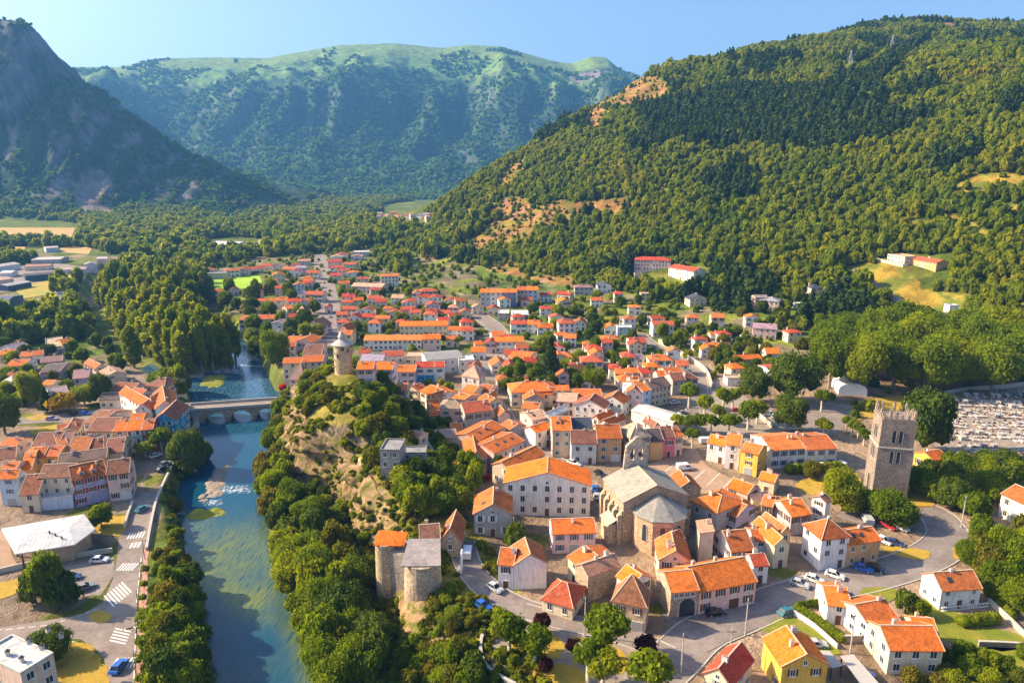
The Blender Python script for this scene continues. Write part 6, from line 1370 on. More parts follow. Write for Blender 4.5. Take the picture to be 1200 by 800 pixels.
for k in range(1, na_):
    x0 = k * (pier + span); q = MB(); m_ = x0 + pier / 2
    for sgn, y0 in ((-1, 0), (1, BW)):
        t = y0 + sgn * 1.5; q.face([(x0 - .2, y0, zw), (m_, t, zw), (m_, t, -2.6), (x0 - .2, y0, -2.6)]); q.face([(m_, t, zw), (x0 + pier + .2, y0, zw), (x0 + pier + .2, y0, -2.6), (m_, t, -2.6)]); q.face([(x0 - .2, y0, -2.6), (m_, t, -2.6), (x0 + pier + .2, y0, -2.6), (m_, y0, -1.7)])
    o = q.build('cutwater', [M['rubble_stone']], br); o.color = (.48, .38, .30, 1)
q = MB(); q.box(-8, L + 4, -.35, BW + .35, .002, .34); q.build('deck', [M['road_pale']], br)
for y in (-.35, BW): 
    q = MB(); q.box(-8, L + 4, y, y + .35, .342, 1.25); q.box(-8, L + 4, y - .05, y + .4, 1.251, 1.38); q.build('parapet', [M['kerb_stone']], br)
setlabel(br, 'three arched stone road bridge over the blue river', 'bridge')
# quay wall at the left bridge head
q = MB(); A_ = [Vector(Pz(*p, WATER)) for p in ((224, 490), (213, 505), (206, 535), (204, 548))]
qw = empty('quay_wall', A_[1]); 
for i in range(3):
    a, b_ = A_[i] - A_[1], A_[i + 1] - A_[1]; q.slab([(a.x - 2.5, a.y, 5.2), (b_.x - 2.5, b_.y, 5.2), (b_.x + .6, b_.y, 5.2), (a.x + .6, a.y, 5.2)][::-1], 8); q.slab([(a.x + .2, a.y, 6.2), (b_.x + .2, b_.y, 6.2), (b_.x + .6, b_.y, 6.2), (a.x + .6, a.y, 6.2)][::-1], .99)
o = q.build('wall', [M['concrete']], qw); setlabel(qw, 'high concrete quay wall under the bridge head', 'wall')
# ---------------------------------------------------------------- tin roofed hall, flat pink block, tent, canopies
W_ = [Vector(Pz(*fpx('Bz', p), 1.6)) for p in ((5, 110), (68, 224), (332, 182), (425, 113), (376, 46))]; c = sum(W_, Vector()) / 5; c.z = -3
TIN = empty('market_hall', c); FOOT.append((c.x, c.y, 13)); q = MB(); mid = (W_[0] + W_[4]) / 2 * .5 + (W_[1] + W_[2]) / 2 * .5 + Vector((0, 0, 1.1)); L_ = [p - c for p in W_]; m2 = mid - c; r1 = m2.lerp((L_[0] + L_[1]) / 2, .55); r2 = m2.lerp(L_[3], .5); r1.z = r2.z = m2.z
for f_ in ((L_[1], L_[2], r2, r1), (L_[2], L_[3], r2), (L_[3], L_[4], r2), (L_[4], L_[0], r1, r2), (L_[0], L_[1], r1)): q.face(f_)
for i in range(5): a, b_ = L_[i], L_[(i + 1) % 5]; q.face((a - Vector((0, 0, .35)), b_ - Vector((0, 0, .35)), b_, a))
q.face([p - Vector((0, 0, .34)) for p in L_][::-1]); me = q.mesh('roof', [M['metal_sheet']]); add_tile_uv(me); o = obj('roof', me, TIN); o.color = (.54, .53, .53, 1)
q = MB(); I_ = [p * .86 for p in L_]
for i in (2, 3, 4): a, b_ = I_[i], I_[(i + 1) % 5]; q.face([(a.x, a.y, -.5), (b_.x, b_.y, -.5), (b_.x, b_.y, 4.3), (a.x, a.y, 4.3)])
a, b_ = I_[1].lerp(I_[2], .35), I_[2]; q.face([(a.x, a.y, -.5), (b_.x, b_.y, -.5), (b_.x, b_.y, 4.3), (a.x, a.y, 4.3)]); q.face([(a.x, a.y, -.5), (a.x, a.y, 4.3), (I_[4].x, I_[4].y, 4.3), (I_[4].x, I_[4].y, -.5)])
o = q.build('wall', [M['plaster']], TIN); o.color = (.50, .36, .24, 1)
for p in (I_[0], I_[1], I_[0].lerp(I_[1], .5)): q = MB(); q.cyl(p.x, p.y, -.3, 4.3, .22, .2, 8); q.build('post', [M['door_wood']], TIN)
for k in range(3): q = MB(); q.cyl(0, 0, 0, .7, .2, .2, 8); o = q.build('roof_vent', [M['metal_dark']], TIN); o.location = m2.lerp(L_[2], .2 + .2 * k)
setlabel(TIN, 'open hall under a wide pale tin roof by the quay road', 'hall')
PKB, PI_ = house('Bz', (92, 760), (238, 670), 12, 9.0, 'f', 0, 'W', 'p', '', zg=-3, name='apartment_block', cat='flats', label='flat roofed pink block cut by the lower left corner', chim=0, sh='none')
for k in range(6):
    q = MB(); q.box(-.3, .3, -.3, .3, 0, .9); q.box(-.4, .4, -.4, .4, .901, 1.0, 1); q.cyl(0, 0, 1.001, 1.3, .15, .15, 8, 1); PI_[2][7]('roof_vent', q.mesh('roof_vent', [M['plaster'], M['metal_dark']]), 2 + (k % 3) * 3.5, 3 + (k // 3) * 4, 9.0, .3 * k).color = (.6, .57, .54, 1)
p0 = Vector(G(999, 463)); q = MB(); n = 12; W_, D_, = 11.0, 12.0
prof = [(W_ / 2 * -math.cos(math.pi * i / n), 1.8 + 3.2 * math.sin(math.pi * i / n) ** .8) for i in range(n + 1)]; prof = [(-W_ / 2, -1)] + prof + [(W_ / 2, -1)]
for i in range(len(prof) - 1): (x0, z0_), (x1, z1_) = prof[i], prof[i + 1]; q.face([(x0, 0, z0_), (x1, 0, z1_), (x1, D_, z1_), (x0, D_, z0_)][::-1])
q.face([(x, 0, z_) for x, z_ in prof]); q.face([(x, D_, z_) for x, z_ in prof][::-1])
o = q.build('marquee', [M['paint_white']]); o.location = p0; o.rotation_euler = (0, 0, R(-12)); setlabel(o, 'white rounded marquee beside the plane trees', 'tent'); FOOT.append((p0.x, p0.y, 9))
def canopy(label, pts, h):
    W_ = [Vector(Pz(*p, h)) for p in pts]; c = sum(W_, Vector()) / 4; t = empty('carport', (c.x, c.y, 0)); q = MB(); q.slab([p - c + Vector((0, 0, h)) for p in W_], .15); q.build('roof', [M['concrete']], t)
    for p in W_: q = MB(); v = (p - c) * .92; q.box(v.x - .09, v.x + .09, v.y - .09, v.y + .09, -.2, h - .16); q.build('post', [M['metal_dark']], t)
    setlabel(t, label, 'carport')
canopy('pale carport roof touching the large yellow house', [(980, 779), (993, 793), (975, 762), (947, 760)][::1] if False else [(975, 782), (988, 779), (972, 762), (948, 761)], 2.6)
canopy('long pale carport roof right of the other, at the bottom edge', [(1012, 806), (1030, 800), (1000, 766), (985, 768)], 2.6)
# porch and terrace rails of the garden houses
p = Vector(G(1062, 768)); t = empty('porch', (p.x, p.y, 0)); q = MB(); q.box(-1.6, 1.6, -1.2, 1.2, 2.4, 2.55); q.build('roof', [M['paint_white']], t)
for x in (-1.4, 1.4): q = MB(); q.cyl(x, -1, 0, 2.4, .1, .1, 8); q.build('post', [M['paint_white']], t)
setlabel(t, 'small white porch on the lowest right garden house', 'porch')
a = Vector(G(1103, 716)); b_ = Vector(G(1158, 710)); t = empty('balustrade', a, math.atan2((b_ - a).y, (b_ - a).x)); L = (b_ - a).length; q = MB(); q.box(0, L, -.12, .12, .75, .9); q.box(0, L, -.2, .2, -.8, .15); q.build('rail', [M['paint_white']], t)
for k in range(14): q = MB(); q.cyl((k + .5) * L / 14, 0, .15, .75, .08, .08, 6); q.build('baluster', [M['paint_white']], t)
setlabel(t, 'white balustrade before the terrace of the white house with lawn', 'balustrade')
# dormers on the lilac house
root, dinfo = DORM; pa, u, nn, w, dp, z, rz, put = dinfo[2]
for k in (.3, .66):
    q = MB(); q.box(-.7, .7, -.1, 2.2, 0, 1.2); q.face([(-.7, -.1, 1.2), (.7, -.1, 1.2), (0, -.1, 1.9)]); put('dormer', q.mesh('dormer', [M['plaster']]), w * k, 1.0, 8.7, 0).color = (.80, .50, .45, 1)
    q = MB(); q.slab([(-.95, 2.2, 1.05), (-.95, -.35, 1.05), (0, -.35, 2.05), (0, 2.2, 2.05)], .1); q.slab([(.95, -.35, 1.05), (.95, 2.2, 1.05), (.003, 2.2, 2.05), (.003, -.35, 2.05)], .1); me = q.mesh('dormer_roof', [M['clay_tiles']]); add_tile_uv(me); put('dormer_roof', me, w * k, 1.0, 8.7, 0).color = (*ROOFC['T'][0], 1)
    put('window', window_mesh(.8, .8, None), w * k, .88, 9.0, 0)
# gate arch
root, ginfo = GATE; pa, u, nn, w, dp, z, rz, put = ginfo[2]
put('gate', arched(3.4, 4.4), w * .62, -.006, .0, 0)
for k in range(4): put('window', window_mesh(.8, .9, None), w * (.2 + .2 * k), -.004, 4.8, 0)
# red door of the white lane house
# ---------------------------------------------------------------- cemetery
def tomb_mesh(k):
    q = MB()
    if k == 0: q.box(-.55, .55, -1.1, 1.1, -.4, .35); q.box(-.5, .5, -1.02, .9, .351, .48, 1); q.box(-.45, .45, .92, 1.1, .352, 1.25)
    elif k == 1: q.box(-.6, .6, -1.15, 1.15, -.4, .55); q.box(-.7, .7, -1.25, 1.25, .551, .7, 1); q.box(-.1, .1, .8, 1.0, .701, 1.7); q.box(-.4, .4, .82, .98, 1.2, 1.38)
    else: q.box(-.7, .7, -.95, .95, -.4, 1.35); q.slab([(-.82, -1.08, 1.42), (.82, -1.08, 1.42), (.82, 0, 1.85), (-.82, 0, 1.85)], .1, 1); q.slab([(.82, 1.08, 1.42), (-.82, 1.08, 1.42), (-.82, .002, 1.85), (.82, .002, 1.85)], .1, 1); q.box(-.3, .3, -.98, -.951, 0, 1.2, 1)
    return q.mesh('tomb', [M['painted'], M['kerb_stone']])
TM = [tomb_mesh(k) for k in range(3)]; rr = random.Random(9); poly = [(1097, 474), (1130, 464), (1215, 456), (1215, 522), (1140, 530), (1100, 518), (1095, 495)]
p0 = Vector(G(1094, 522)); ca, sa = math.cos(R(-6)), math.sin(R(-6)); n_t = 0; TOMBS = []
for j in range(26):
    for i in range(40):
        if i % 7 == 6 or j % 4 == 3: continue
        xx = i * 1.75 + rr.uniform(-.2, .2); yy = -6 + j * 3.1 + rr.uniform(-.25, .25); X_ = p0.x + xx * ca - yy * sa; Y_ = p0.y + xx * sa + yy * ca; z_ = H1(X_, Y_); px, py, d_ = proj(X_, Y_, z_)
        if not in_poly(px, py, poly) or rr.random() < .12 or n_t >= 292: continue
        k_ = rr.choice([0, 0, 0, 1, 1, 1, 0, 2]); o = obj('tomb', TM[k_]); o.location = (X_, Y_, z_); o.rotation_euler = (0, 0, R(-6) + rr.uniform(-.05, .05)); n_t += 1
        o.color = (*rr.choice([(.34, .28, .25), (.50, .44, .40), (.22, .18, .19), (.30, .21, .16), (.46, .43, .43), (.10, .09, .10), (.36, .24, .19)]), 1)
        TOMBS.append((j, X_, o, k_))
def ordinal(n): return ['first', 'second', 'third', 'fourth', 'fifth', 'sixth', 'seventh', 'eighth', 'ninth', 'tenth', 'eleventh', 'twelfth', 'thirteenth', 'fourteenth', 'fifteenth', 'sixteenth', 'seventeenth', 'eighteenth', 'nineteenth', 'twentieth'][n] if n < 20 else 'twenty-' + ordinal(n - 20)
rows = sorted(set(t[0] for t in TOMBS))
for ri, j in enumerate(rows):
    row = sorted([t for t in TOMBS if t[0] == j], key=lambda t: t[1]); seen = {}
    for _, _, o, k_ in row:
        i = seen.get(k_, 0); seen[k_] = i + 1; setlabel(o, '%s, %s from left in the %s cemetery row from below' % (['flat stone tomb with headstone', 'raised tomb with cross', 'small gabled burial vault'][k_], ordinal(i), ordinal(ri)), 'tomb', 'tombs in the cemetery')
# ---------------------------------------------------------------- cars
def car_body(kind):
    q = MB(); L, W_, Hb = (4.2, 1.74, .82) if kind == 'car' else (4.9, 1.95, 1.0)
    side = [(-L / 2, .30), (-L / 2 - .02, .62), (-L / 2 + .12, Hb + .06), (-L / 2 + .5, Hb + .10), (L / 2 - 1.25, Hb + .06), (L / 2 - .25, Hb - .08), (L / 2, .58), (L / 2 - .02, .30)]
    if kind == 'van': side = [(-L / 2, .32), (-L / 2, 1.9), (-L / 2 + .15, 2.02), (L / 2 - 1.55, 2.02), (L / 2 - 1.2, 1.92), (L / 2 - .75, 1.12), (L / 2 - .1, .95), (L / 2, .35)]
    n = len(side)
    for y, s in ((-W_ / 2, 1), (W_ / 2, -1)): q.face([(x, y, z) for x, z in side][::s])
    for i in range(n): (x0, z0_), (x1, z1_) = side[i], side[(i + 1) % n]; q.face([(x0, -W_ / 2, z0_), (x0, W_ / 2, z0_), (x1, W_ / 2, z1_), (x1, -W_ / 2, z1_)])
    if kind == 'car':
        b0, b1, t0, t1 = -L / 2 + .35, L / 2 - 1.2, -L / 2 + .85, L / 2 - 1.95; q.box(t0, t1, -W_ / 2 + .22, W_ / 2 - .22, 1.40, 1.47)
        for x0, x1 in ((b0, t0), (t0 + (t1 - t0) * .5 - .04, t0 + (t1 - t0) * .5 + .04), (b1, t1)):
            for s in (-1, 1): q.tube((x0, s * (W_ / 2 - .08), .9), (x1, s * (W_ / 2 - .24), 1.42), .05, .05, 5)
    return q.mesh('body', [M['car_paint']])
def car_glass(kind):
    q = MB(); L, W_ = (4.2, 1.74) if kind == 'car' else (4.9, 1.95)
    if kind == 'car':
        b0, b1, t0, t1, y0, y1 = -L / 2 + .35, L / 2 - 1.2, -L / 2 + .85, L / 2 - 1.95, W_ / 2 - .08, W_ / 2 - .24; lo = [(b0, -y0, .88), (b1, -y0, .88), (b1, y0, .88), (b0, y0, .88)]; up = [(t0, -y1, 1.42), (t1, -y1, 1.42), (t1, y1, 1.42), (t0, y1, 1.42)]
        for i in range(4): q.face([lo[i], lo[(i + 1) % 4], up[(i + 1) % 4], up[i]])
    else:
        q.face([(L / 2 - 1.19, -.85, 1.90), (L / 2 - .74, -.85, 1.14), (L / 2 - .74, .85, 1.14), (L / 2 - 1.19, .85, 1.90)][::-1])
        q.v = [(x + .02, y, z + .02) for x, y, z in q.v]
        for s in (-1, 1): q.face([(L / 2 - 2.3, s * (W_ / 2 + .006), 1.2), (L / 2 - .95, s * (W_ / 2 + .006), 1.2), (L / 2 - 1.3, s * (W_ / 2 + .006), 1.8), (L / 2 - 2.3, s * (W_ / 2 + .006), 1.8)])
    return q.mesh('window', [M['car_glass']])
q = MB(); n = 14
ring = [(.33 * math.cos(2 * math.pi * i / n), .33 * math.sin(2 * math.pi * i / n)) for i in range(n)]
q.face([(x, -.11, z) for x, z in ring]); q.face([(x, .11, z) for x, z in ring][::-1])
for i in range(n): a, b_ = ring[i], ring[(i + 1) % n]; q.face([(a[0], -.11, a[1]), (a[0], .11, a[1]), (b_[0], .11, b_[1]), (b_[0], -.11, b_[1])])
for y in (-.115, .115): q.face([(x * .6, y, z * .6) for x, z in ring][::(1 if y < 0 else -1)], 1)
WHEEL = q.mesh('wheel', [M['rubber'], M['rim_metal']]); CB = {k: (car_body(k), car_glass(k)) for k in ('car', 'van')}
q = MB(); q.box(-.03, .03, -.2, .2, 0, .14); LIGHT_ = q.mesh('headlight', [M['lamp_glass']])
CC = {'white': (.78, .78, .78), 'silver': (.45, .47, .50), 'dark blue': (.03, .06, .18), 'blue': (.02, .12, .50), 'black': (.02, .02, .025), 'red': (.45, .03, .03), 'grey': (.22, .23, .25), 'teal': (.03, .16, .20), 'lilac': (.40, .36, .62)}
def car(px, py, hd, colr, where, kind='car', dz=0.07):
    p = Vector(G(px, py)); t = empty('parked_car' if kind == 'car' else 'parked_van', (p.x, p.y, p.z + dz), R(hd)); b_ = obj('body', CB[kind][0], t); b_.color = (*CC[colr], 1); obj('window', CB[kind][1], t)
    L = 1.3 if kind == 'car' else 1.5; y = .80 if kind == 'car' else .92
    for x in (-L, L):
        for s in (-1, 1): o = obj('wheel', WHEEL, t); o.location = (x, s * y, .33)
    for s in (-1, 1): o = obj('headlight', LIGHT_, t); o.location = ((2.09 if kind == 'car' else 2.44), s * .55, .52)
    setlabel(t, '%s %s %s' % (colr, kind, where), kind, 'parked cars and vans')
for a in [(167, 598, 70, 'teal', 'driving up the quay road'), (140, 783, 88, 'blue', 'on the crossing at the bottom of the quay road'), (117, 658, 5, 'white', 'at the entrance of the left car park'), (84, 678, 10, 'dark blue', 'in tree shade in the left car park'), (100, 690, 40, 'grey', 'at the kerb end of the left car park'), (191, 551, 60, 'black', 'nearer of two by the river wall'), (194, 545, 60, 'grey', 'farther of two by the river wall'), (183, 535, 55, 'white', 'before the red quay corner house'),
          (61, 492, 5, 'lilac', 'on the pale road by the little park'), (88, 487, 5, 'black', 'left of two under the dark park tree'), (100, 486, 5, 'blue', 'right of two under the dark park tree'), (548, 650, 88, 'white', 'in the lane right of the towered stone house', 'van'), (580, 691, -42, 'silver', 'beside the arched red door'), (566, 712, -40, 'blue', 'cut off by the wall above the park'),
          (802, 550, 8, 'white', 'alone on the sunny square', 'van'), (672, 544, -50, 'white', 'before the maroon roofed house on the square'), (680, 550, -50, 'silver', 'second in line before the maroon roofed house'), (703, 557, -60, 'black', 'behind the church bell gable'), (697, 574, 80, 'blue', 'upper of two in the alley left of the church'), (699, 583, 80, 'silver', 'lower of two in the alley left of the church'),
          (937, 686, -38, 'silver', 'left of three in the shaded bays'), (954, 681, -38, 'white', 'middle of three in the shaded bays'), (978, 676, -35, 'white', 'parked aslant before the four-sided roof house'), (1011, 668, -38, 'blue', 'left of two before the ochre house'), (1026, 668, -38, 'black', 'right of two before the ochre house'), (984, 696, 15, 'grey', 'at the corner of the roadside garden wall'), (922, 719, 25, 'teal', 'on the road by the hedge corner'), (838, 720, 12, 'black', 'before the long pink terrace'), (956, 757, -3, 'silver', 'on the grass by the white garden wall'),
          (1035, 635, -60, 'white', 'left of two at the upper verge'), (1048, 638, -30, 'dark blue', 'right of two at the upper verge'), (1041, 618, -70, 'red', 'under the tower bushes'), (1055, 620, -60, 'white', 'right of the red one under the tower bushes'), (1016, 612, 80, 'silver', 'with pale top beside the ochre house', 'van'), (828, 519, 5, 'white', 'behind the paved square row', 'van'), (842, 515, 3, 'grey', 'right behind the square row van'), (931, 503, 5, 'white', 'under the round clipped tree'), (901, 487, 5, 'silver', 'left of the round clipped tree', 'van'), (907, 489, 60, 'white', 'between the yard wall and the clipped tree'),
          (863, 482, 0, 'red', 'among the square plane trees'), (791, 473, 12, 'white', 'at the corner of the slate terrace'), (800, 485, 30, 'grey', 'beside the market hall'), (766, 407, 70, 'grey', 'at the top of the wall road'), (877, 400, -10, 'silver', 'above the bright retaining wall'), (682, 415, 0, 'grey', 'beside the cream hipped villa'), (463, 424, 5, 'black', 'left of three on the pale yard'), (474, 424, 5, 'grey', 'middle of three on the pale yard'), (486, 424, 5, 'white', 'right of three on the pale yard'), (386, 372, 85, 'white', 'near end of the avenue'), (381, 345, 85, 'grey', 'midway along the avenue'), (1010, 790, -40, 'blue', 'under the long carport')]:
    car(*a)
# ---------------------------------------------------------------- poles, pylons, parasols, street lamps
def pole(px, py, h, label, cross=True):
    p = Vector(G(px, py)); t = empty('utility_pole', p); q = MB(); q.cyl(0, 0, -.5, h, .16, .10, 8); q.build('pole', [M['concrete']], t)
    if cross: q = MB(); q.box(-.9, .9, -.06, .06, h - .8, h - .68); q.build('cross_arm', [M['metal_dark']], t)
    setlabel(t, label, 'pole', 'utility poles')
pole(873, 744, 8.5, 'pale concrete pole on the verge left of the empty lawn'); pole(854, 782, 8.5, 'dark leaning pole by the red roof at the bottom edge'); pole(798, 788, 8.5, 'pole at the right end of the park'); pole(685, 745, 9, 'thin pole beside the red garage roof'); pole(1071, 574, 9, 'pole between the bell tower and the small yellow house'); pole(1126, 618, 9, 'pole at the road fork below the ruined yard'); pole(602, 635, 7, 'pole right of the grey gable house in the centre'); pole(996, 765, 9, 'thin pole beside the yard wall and carports'); pole(864, 468, 8, 'pole before the flat garages'); pole(902, 468, 9, 'lamp pole on the pink paved yard')
def lattice(px, py, h, label):
    p = Vector(G(px, py)); t = empty('power_pylon', p); q = MB(); w = h * .11
    for sx in (-1, 1):
        for sy in (-1, 1): q.tube((sx * w, sy * w, -1), (sx * w * .15, sy * w * .15, h), .22, .12, 4)
    for k in range(6):
        f0 = 1 - .85 * k / 6; f1 = 1 - .85 * (k + 1) / 6; z0_, z1_ = h * k / 6, h * (k + 1) / 6
        for (ax, ay), (bx, by) in (((-1, -1), (1, -1)), ((1, -1), (1, 1)), ((1, 1), (-1, 1)), ((-1, 1), (-1, -1))): q.tube((ax * w * f0, ay * w * f0, z0_), (bx * w * f1, by * w * f1, z1_), .1, .1, 4)
    q.build('mast', [M['rim_metal']], t); q = MB()
    for zz, L in ((h * .78, h * .2), (h * .92, h * .14)): q.box(-L, L, -.12, .12, zz, zz + .25)
    q.build('cross_arm', [M['rim_metal']], t); setlabel(t, label, 'pylon', 'power pylons')
lattice(763, 72, 30, 'grey lattice pylon standing on the left crest of the green mountain'); lattice(1135, 28, 26, 'thin lattice mast near the right end of the green crest'); lattice(995, 86, 24, 'lattice pylon left of two in the forest cutting'); lattice(1044, 64, 24, 'lattice pylon right of two in the forest cutting')
for k, (px, py) in enumerate([(931, 552), (964, 550), (986, 548)]):
    p = Vector(G(px, py)); t = empty('parasol', p); q = MB(); q.cyl(0, 0, 0, 2.5, .04, .04, 6); q.build('pole', [M['metal_dark']], t); q = MB(); q.cyl(0, 0, 2.0, 2.6, 1.5, .05, 10); q.build('canopy', [M['paint_white']], t); setlabel(t, 'white parasol on the pergola terrace, %s of three' % ['left', 'middle', 'right'][k], 'parasol')
for k, (px, py) in enumerate([(160, 790), (162, 752), (163, 716), (167, 682), (170, 655)]):
    p = Vector(G(px, py)); t = empty('street_lamp', p); q = MB(); q.cyl(0, 0, 0, 5.2, .08, .06, 7); q.box(-.04, .9, -.04, .04, 5.1, 5.18); q.build('pole', [M['metal_dark']], t); q = MB(); q.box(.6, 1.2, -.12, .12, 5.0, 5.09); q.build('lamp_head', [M['rim_metal']], t); setlabel(t, 'dark street lamp on the pink promenade, %s from the bottom' % ['first', 'second', 'third', 'fourth', 'fifth'][k], 'street lamp', 'street lamps on the promenade')

# gravel bars and grassy islets in the river
def islet(cx, cy, rx, ry, rot, hgt, mat_, seed):
    p = Vector(Pz(cx, cy, WATER)); bm = bmesh.new(); bmesh.ops.create_grid(bm, x_segments=26, y_segments=26, size=1); ca, sa = math.cos(R(rot)), math.sin(R(rot))
    for v in bm.verts:
        r_ = math.hypot(v.co.x, v.co.y); x, y = v.co.x * rx, v.co.y * ry; nz = float(fbm(np.array([x / 3 + seed]), np.array([y / 3]), 400, 3)[0])
        v.co = (x * ca - y * sa, x * sa + y * ca, -.5 + hgt * max(0, 1 - r_ ** 2) + .45 * nz)
    me = bpy.data.meshes.new('gravel_bar'); bm.to_mesh(me); bm.free(); me.materials.append(M[mat_]); o = obj('gravel_bar', me); o.location = p; tag(o, kind='structure')
for a in [(256, 560, 5, 13, 12, .8, 'gravel', 1), (240, 602, 7, 5, 5, 1.0, 'lawn', 2), (246, 578, 6, 7, 0, .75, 'gravel', 3), (250, 446, 8, 15, 20, 1.0, 'lawn', 4), (225, 440, 11, 7, 0, .8, 'gravel', 5), (262, 434, 9, 5, 0, .7, 'gravel', 6), (267, 545, 3, 10, 10, .62, 'gravel', 7)]: islet(*a)
# ---------------------------------------------------------------- single trees: trunk and crown each
def trunk_mesh(name, h, r, mat_, limbs=4, seed=0, spread=.5):
    rr = random.Random(seed); q = MB(); pts = [(0, 0, -.6)] + [(rr.uniform(-.05, .05) * h, rr.uniform(-.05, .05) * h, h * t) for t in (.4, .75, 1)]
    for i in range(3): q.tube(pts[i], pts[i + 1], r * (1.25 - .25 * i), r * (1.0 - .25 * i), 8)
    for k in range(limbs):
        a = k * 2.4 + rr.random(); s = pts[2] if k % 2 else pts[3]; q.tube(s, (s[0] + math.cos(a) * h * spread, s[1] + math.sin(a) * h * spread, s[2] + h * spread * rr.uniform(.5, .9)), r * .5, r * .2, 6)
    return q.mesh(name, [M[mat_]], True)
TK = {}
def kitm(key, lumps, n, size, m_, seed, sub=2, **kw): TK[key] = crown_mesh(key.rstrip('0123456789') + '_crown', lumps, n, size, M[m_], seed, sub, **kw)
for i in range(5): kitm('broad%d' % i, round_lumps(200 + i, 19, 1, .95, .05), 3400, .092, 'leaves_broad', 50 + i)
for i in range(3): kitm('dark%d' % i, round_lumps(220 + i, 17, 1, .95, .05), 2800, .095, 'leaves_dark', 60 + i)
for i in range(3): kitm('olive%d' % i, round_lumps(230 + i, 16, 1, .9, .0), 2400, .095, 'leaves_olive', 65 + i)
for i in range(3): kitm('big%d' % i, round_lumps(270 + i, 30, 1, .95, .08), 9500, .052, 'leaves_broad', 150 + i)
for i in range(2): kitm('bigdark%d' % i, round_lumps(280 + i, 28, 1, .95, .05), 8000, .055, 'leaves_dark', 160 + i)
for i in range(4): kitm('poplar%d' % i, poplar_lumps(240 + i), 1800, .034, 'leaves_poplar', 70 + i)
for i in range(2): kitm('conifer%d' % i, conifer_lumps(250 + i), 900, .055, 'leaves_conifer', 80 + i, droop=.4)
for i in range(3):
    r_ = random.Random(i); kitm('pollard%d' % i, [(.38 * math.cos(a), .38 * math.sin(a), .5 + r_.uniform(-.12, .15), .42, .42, .40) for a in (.3, 1.9, 3.4, 4.9)] + [(0, 0, .72, .4, .4, .34)], 1200, .11, 'leaves_broad', 90 + i)
kitm('purple0', round_lumps(260, 8, 1, .95, .05), 700, .16, 'leaves_purple', 95); kitm('yellow0', round_lumps(261, 8, 1, .8, .0), 800, .15, 'leaves_yellow', 96); kitm('red0', round_lumps(262, 8, 1, .8, .0), 700, .15, 'leaves_red', 97)
kitm('cypress0', [(0, 0, .1 + .1 * i, .10 * (1 - abs(i - 3.5) * .07), .10 * (1 - abs(i - 3.5) * .07), .1) for i in range(9)], 500, .04, 'leaves_conifer', 98)
TRK = [trunk_mesh('trunk', 1.0, .075, 'bark', 4, i) for i in range(3)]; TRKP = [trunk_mesh('trunk', 1.0, .09, 'bark_pale', 4, 10 + i, .45) for i in range(2)]
_tr = random.Random(21); TREES = []; MASS = []
def tree_at(p, kind, w, h, label=None, group=None, name='tree', cat='tree', base=None):
    """w crown width, h height in metres"""
    if w > 7.6 and kind in ('broad', 'dark'): kind = {'broad': 'big', 'dark': 'bigdark'}[kind]
    keys = [k for k in TK if k.rstrip('0123456789') == kind]; t = empty(name, p, _tr.random() * 6.28)
    base = base if base is not None else {'poplar': .06, 'conifer': .08, 'cypress': .04, 'pollard': .42, 'olive': .06}.get(kind, .16)
    pol = kind == 'pollard'; tm = _tr.choice(TRKP if pol else TRK); tk = obj('trunk', tm, t); th = h * (base + .28); tk.scale = (h * .42 if not pol else h * .5, h * .42 if not pol else h * .5, th)
    c = obj('crown', TK[_tr.choice(keys)], t); c.location = (0, 0, h * base); ch = h * (1 - base)
    if kind in ('poplar', 'conifer', 'cypress'): k = w / {'poplar': .36, 'conifer': .60, 'cypress': .22}[kind]; c.scale = (k, k, ch)
    elif pol: c.scale = (w / 1.6, w / 1.6, ch / 1.06)
    else: c.scale = (w / 1.8, w / 1.8, ch)
    if label: setlabel(t, label, cat, group)
    TREES.append((p[0], p[1], w / 2)); return t
def tpx(px, py, kind, wpx, hpx, label, group=None, name='tree', cat='tree', **kw):
    p = G(px, py); d = math.hypot(p[0], p[1], p[2] - CAM_H); s = d / FPX; return tree_at(p, kind, wpx * s, hpx * s / .9, label, group, name, cat, **kw)
ROWN = ['front', 'second', 'third', 'fourth', 'fifth', 'sixth', 'seventh', 'eighth', 'ninth', 'rearmost']
ORDN = ['first', 'second', 'third', 'fourth', 'fifth', 'sixth', 'seventh', 'eighth', 'ninth', 'tenth', 'eleventh', 'twelfth', 'thirteenth', 'fourteenth', 'fifteenth', 'sixteenth', 'seventeenth', 'eighteenth', 'nineteenth', 'twentieth']
ADJ = {'broad': 'green leafy', 'dark': 'dark green', 'olive': 'olive yellow', 'poplar': 'tall pale poplar', 'conifer': 'dark conifer', 'pollard': 'knobbly pollarded'}
